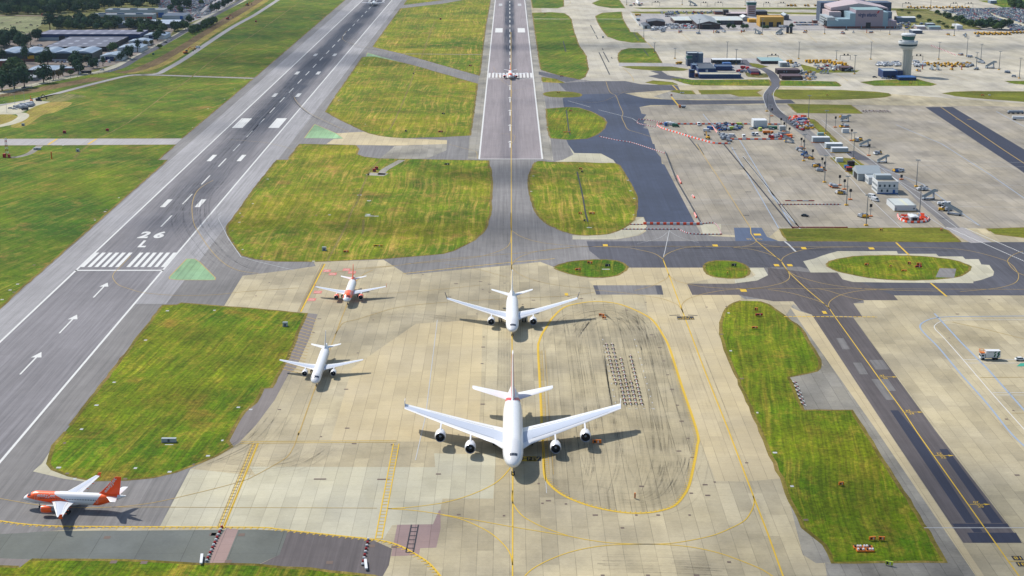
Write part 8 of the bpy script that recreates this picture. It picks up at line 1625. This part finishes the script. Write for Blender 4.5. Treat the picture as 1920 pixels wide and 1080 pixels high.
# red/white barriers
def seg(c_, L_, h_, w_, nm='traffic_barrier'):
    r_ = empty(nm, (0, 0, 0), 0, None, 'barrier'); m = Mesh(); v = [(-L_/2, -w_/2, 0), (L_/2, -w_/2, 0), (L_/2, w_/2, 0), (-L_/2, w_/2, 0), (-L_/2, -w_/5, h_), (L_/2, -w_/5, h_), (L_/2, w_/5, h_), (-L_/2, w_/5, h_)]
    m.add((v, [(3, 2, 1, 0), (4, 5, 6, 7), (0, 1, 5, 4), (1, 2, 6, 5), (2, 3, 7, 6), (3, 0, 4, 7)])); m.out('barrier_body', c_, r_); m = Mesh(); m.box(-L_/2+.05, L_/2-.05, -w_*.55, w_*.55, 0, .08); m.out('foot', 'b_dgrey', r_); return proto(r_)
def brow(px, L_, h_, w_, cs, label, group):
    pr = [seg(c, L_*.98, h_, w_, 'plank_barrier' if h_ < .6 else 'traffic_barrier') for c in cs]; W_ = curve(px, 4, len(px) > 2); run = 0.0; nxt = L_/2; k = 0
    for i in range(len(W_)-1):
        a, b_ = Vector(W_[i]), Vector(W_[i+1]); ln = (b_-a).length
        if ln < 1e-6: continue
        d = (b_-a)/ln
        while nxt < run+ln:
            p = a+d*(nxt-run); c = 'orange red' if k % 2 == 0 else 'white'; dup(pr[k % 2], (p.x, p.y), math.atan2(d.y, d.x), 1.0, c+' '+label, c+' '+group); nxt += L_; k += 1
        run += ln
OW = ('r_org', 'w_veh')
GS['B'] = seg('r_org', 1.9, 1.1, .9); GS['W'] = seg('w_veh', 1.9, 1.1, .9)
brow([(1206, 421), (1230, 421.2), (1307, 421.6), (1313, 420)], 1.9, 1.35, .9, OW, 'big barrier block closing the new dark asphalt', 'big blocks closing the dark asphalt')
brow([(1232.5, 232), (1233, 236.5), (1246, 243), (1272, 250.6), (1294, 257.5), (1317.5, 264), (1340, 269.6), (1370, 270)], 2.3, 1.1, .9, OW, 'barrier in the long curved run round the works', 'barriers in the curved run')
brow([(1236, 233.5), (1300, 233.5), (1407, 233.5)], 2.4, 1.1, .9, OW, 'barrier along the top side of the works', 'barriers along the top of the works')
brow([(1369, 262), (1420, 262), (1470, 261.5), (1486, 258)], 3.0, 1.1, .9, OW, 'barrier along the lower right side of the works', 'barriers lower right of the works')
brow([(1335, 237.5), (1345, 249.5)], 1.9, 1.1, .9, OW, 'barrier in the short diagonal inside the works', 'barriers in the short diagonal')
brow([(1683, 404), (1687, 412), (1700, 417.5), (1722, 418), (1737, 416), (1742, 410)], 1.8, 1.1, .9, OW, 'barrier in the ring by the small shelter', 'barriers in the shelter ring')
brow([(1440, 234), (1460, 234)], 2.4, 1.1, .9, OW, 'barrier behind the green container', 'barriers behind the green container')
RW = ('r_veh', 'w_veh')
brow([(1166, 430.5), (1274, 430.5)], 1.05, .5, .5, RW, 'low plank barrier across the grey apron mouth', 'low planks across the apron mouth')
brow([(1275, 431.5), (1283, 435.5), (1300, 439.5), (1353, 440)], 1.05, .5, .5, RW, 'low plank barrier in the lower bent row', 'low planks in the lower bent row')
brow([(1317, 420), (1341, 420), (1353, 440)], 1.05, .5, .5, RW, 'low plank barrier round the small pale bay', 'low planks round the pale bay')
brow([(1181, 421.5), (1205, 421.5)], 1.05, .5, .5, RW, 'low plank barrier left of the big blocks', 'low planks left of the big blocks')
brow([(1461, 384), (1578, 384)], 1.1, .5, .5, RW, 'low plank barrier across the old apron', 'low planks across the old apron')
brow([(1197, 224), (1222, 226.5), (1246, 231.5)], 1.3, .5, .5, RW, 'low plank barrier at the tip of the works', 'low planks at the works tip'); brow([(1197, 225), (1197, 232), (1233, 239.5)], 1.3, .5, .5, RW, 'low plank barrier at the tip of the works', 'low planks at the works tip')
brow([(1124, 256.5), (1145, 261), (1160, 264), (1185, 268), (1225, 281), (1247, 288)], 1.5, .5, .5, RW, 'low plank barrier crossing the dark asphalt', 'low planks crossing the dark asphalt')
brow([(1484, 427), (1582, 427)], 8.0, .5, .5, ('r_veh', 'r_veh'), 'short red plank at the foot of the apron', 'red planks at the apron foot') ; brow([(1472, 377), (1522, 377)], 3.6, .5, .5, RW, 'short plank in the dotted upper row', 'planks in the dotted upper row')
brow([(1746, 86), (1765, 93), (1795, 105)], 2.6, .8, .6, RW, 'tiny barrier in the slanting far row', 'barriers in the slanting far row')
for a, b_ in (((1313, 419), (1294, 385)), ((1293, 383), (1268, 340)), ((1267, 338), (1247, 286))):
    A_, B_ = Vector(G(*a)), Vector(G(*b_)); d = B_-A_; r_ = empty('mesh_fence', (A_.x, A_.y, .06), math.atan2(d.y, d.x), 'dark mesh fence panel run beside the new asphalt, '+('lower' if a[1] > 400 else 'middle' if a[1] > 350 else 'upper')+' part', 'fence')
    k = 0.0
    while k < d.length: m = Mesh(); m.box(k, min(k+3.2, d.length), -.04, .04, .1, 1.6); m.out('panel', 'b_dgrey', r_); m = Mesh(); m.box(k-.25, k+.25, -.4, .4, 0, .15); m.out('foot', 'w_veh', r_); k += 3.5
for a, b_ in (((1306, 409), (1302, 401)), ((1277, 345), (1270, 331)), ((1302, 372), (1298, 368))): brow([a, b_], 1.6, 1.1, .9, OW, 'barrier standing along the dark mesh fence', 'barriers along the dark mesh fence')
scatter([(1478, 221), (1495, 217), (1512, 219), (1497, 226), (1480, 227)], 30, 'BBW', 'orange or white barrier stacked left of the blue store cabin', 'stacked barriers by the blue cabin', 2.0)
scatter([(1494, 229), (1516, 227.5), (1519, 235), (1497, 235)], 24, 'BBW', 'orange or white barrier stacked below the blue store cabin', 'stacked barriers below the blue cabin', 2.0)
scatter([(1690, 405), (1707, 403), (1706, 414), (1692, 414)], 12, 'BBW', 'orange or white barrier packed left of the small shelter', 'packed barriers left of the shelter', 2.0)
scatter([(1723, 402), (1736, 405), (1739, 414), (1724, 415)], 14, 'BBW', 'orange or white barrier packed right of the small shelter', 'packed barriers right of the shelter', 2.0)
scatter([(28, 201), (60, 194), (62, 199), (40, 204)], 30, 's', 'pale sandbag stack in the roadworks compound', 'sandbag stacks in the roadworks', 2.0)
# wire fences by the estate and street lamps
for lb, px in (('wire fence along the public road at the left', [(0, 186), (60, 165), (120, 150), (195, 138), (225, 128)]), ('wire fence along the hedge bank', [(362, 70), (400, 50), (420, 40)]), ('dark fence along the far service road', [(1190, 58.8), (1400, 59), (1760, 58.5), (1900, 60)]), ('pale windbreak wall by the far taxi link', [(1182, 27), (1190, 38), (1198, 48)])):
    W_ = curve(px, 6, len(px) > 2); r_ = empty('fence', (W_[0][0], W_[0][1], .06), 0, lb, 'fence'); o_ = Vector(W_[0]); m = Mesh()
    for i in range(len(W_)-1):
        a, b_ = Vector(W_[i])-o_, Vector(W_[i+1])-o_; hh = 2.0 if 'windbreak' not in lb else 3.0; z_ = 0 if 'windbreak' in lb else 1.75
        m.add(([(a.x, a.y, z_), (b_.x, b_.y, z_), (b_.x, b_.y, hh), (a.x, a.y, hh)], [(0, 1, 2, 3)]))
        q = Mesh(); q.box(a.x-.1, a.x+.1, a.y-.1, a.y+.1, 0, hh); q.out('post', 'b_dgrey', r_)
    m.out('wire', 'b_white' if 'windbreak' in lb else 'b_dgrey', r_)
def lamp(label, px, py, h_):
    r_ = empty('street_lamp', (*G(px, py), .06), 0, label, 'street lamp'); m = Mesh(); m.add(tube((0, 0, 0), (0, 0, h_), .14, .1, 6)); m.add(tube((0, 0, h_), (-1.6, 0, h_+.4), .08, .06, 5)); m.out('pole', 'b_lgrey', r_); m = Mesh(); m.box(-2.2, -1.5, -.15, .15, h_+.3, h_+.5); m.out('lamp_head', 'b_white', r_)
for px, py, lb in ((25.5, 169.5, 'curved street lamp at the big roadside tree'), (93, 155, 'street lamp beside the large dark roadside tree'), (149.5, 141, 'curved street lamp left of the bus'), (59, 166, 'thin street lamp on the road at the left'), (104, 151, 'street lamp between brownish trees'), (217.5, 124, 'street lamp at the road bend'), (28, 196, 'thin lamp pole by the perimeter track'), (46, 191, 'second thin lamp pole by the perimeter track'), (13, 212, 'lamp pole at the roadworks corner')): lamp(lb, px, py, 9)
r_ = empty('road_sign', (*G(95, 151.5), .06), 0, 'small white and red sign beside the roadside lamp', 'road sign'); m = Mesh(); m.box(-1.6, 1.6, -.08, .08, 1.4, 3.6); m.out('board', 'w_veh', r_); m = Mesh(); m.box(-.1, .1, -.05, .05, 0, 1.4); m.out('post', 'b_grey', r_)
# cattle
def cow(seed, c_):
    r_ = bpy.data.meshes.new('cow'); bm = bmesh.new(); sk = bm.verts.layers.skin.verify()
    P_ = {'b': (0, -.9, 1.15), 'm': (0, 0, 1.1), 'f': (0, .85, 1.15), 'n': (0, 1.3, 1.05), 'h': (0, 1.75, .75), 'z': (0, 2.0, .55)}
    V = {k: bm.verts.new(p) for k, p in P_.items()}
    for a, b_ in (('b', 'm'), ('m', 'f'), ('f', 'n'), ('n', 'h'), ('h', 'z')): bm.edges.new((V[a], V[b_]))
    rad = {V['b']: .36, V['m']: .42, V['f']: .36, V['n']: .2, V['h']: .15, V['z']: .1}
    for sx in (-1, 1):
        for k, y0_, kk in (('f', .8, .06), ('b', -.85, -.10)):
            a = bm.verts.new((sx*.26, y0_, .75)); b_ = bm.verts.new((sx*.27, y0_+kk, .4)); c2 = bm.verts.new((sx*.27, y0_, .03)); bm.edges.new((V[k], a)); bm.edges.new((a, b_)); bm.edges.new((b_, c2)); rad[a] = .17; rad[b_] = .08; rad[c2] = .06
    t_ = bm.verts.new((0, -1.25, .7)); bm.edges.new((V['b'], t_)); rad[t_] = .04
    for v_ in bm.verts: v_[sk].radius = (rad[v_],)*2; v_[sk].use_root = (v_ is V['b'])
    bm.to_mesh(r_); bm.free(); o = bpy.data.objects.new('cow', r_); C.objects.link(o); md = o.modifiers.new('skin', 'SKIN'); o.modifiers.new('sub', 'SUBSURF').levels = 1
    bpy.context.view_layer.update(); me = bpy.data.meshes.new_from_object(o.evaluated_get(bpy.context.evaluated_depsgraph_get())); o.modifiers.clear(); o.data = me; me.materials.clear(); me.materials.append(M[c_]); o['category'] = 'cow'; o.location = (0, 0, -500); PROTOS.append(o); return o
CW = [cow(1, 'k_veh'), cow(2, 'b_brown')]
for i, (px, py) in enumerate(((4, 45), (20, 49), (22, 53.5), (14, 55.5), (10, 54), (50, 54), (57, 48), (59.5, 49), (70, 50), (78, 46.5), (27, 59.5), (30, 62), (33.5, 60.5), (35, 61), (20.5, 61), (18, 62), (21.5, 59.5), (41, 61.5), (38, 63.5), (44.5, 63), (16, 62.5), (37.5, 43), (32, 44.5))):
    dup(CW[1 if i in (0, 4, 18, 21, 22) else 0], (*G(px, py), .08), rnd.uniform(0, 6.28), 1.25, ('brown' if i in (0, 4, 18, 21, 22) else 'black')+' cow grazing in the pale pasture', ('brown' if i in (0, 4, 18, 21, 22) else 'black')+' cattle in the pasture')
for o in PROTOS: kill(o)

# ================================================================= HAZE
hz = bpy.data.materials.new('haze'); hz.use_nodes = True; nt_ = hz.node_tree; nt_.nodes.remove(nt_.nodes['Principled BSDF']); pv = nt_.nodes.new('ShaderNodeVolumePrincipled')
pv.inputs['Color'].default_value = (.62, .80, 1.0, 1); pv.inputs['Density'].default_value = 0.000016; pv.inputs['Anisotropy'].default_value = 0.3; nt_.links.new(pv.outputs[0], nt_.nodes['Material Output'].inputs['Volume'])
m = Mesh(); m.box(-5200, 5200, -1700, 9200, -1.2, 215); hb = m.out('haze', hz); props(hb, 'stuff')
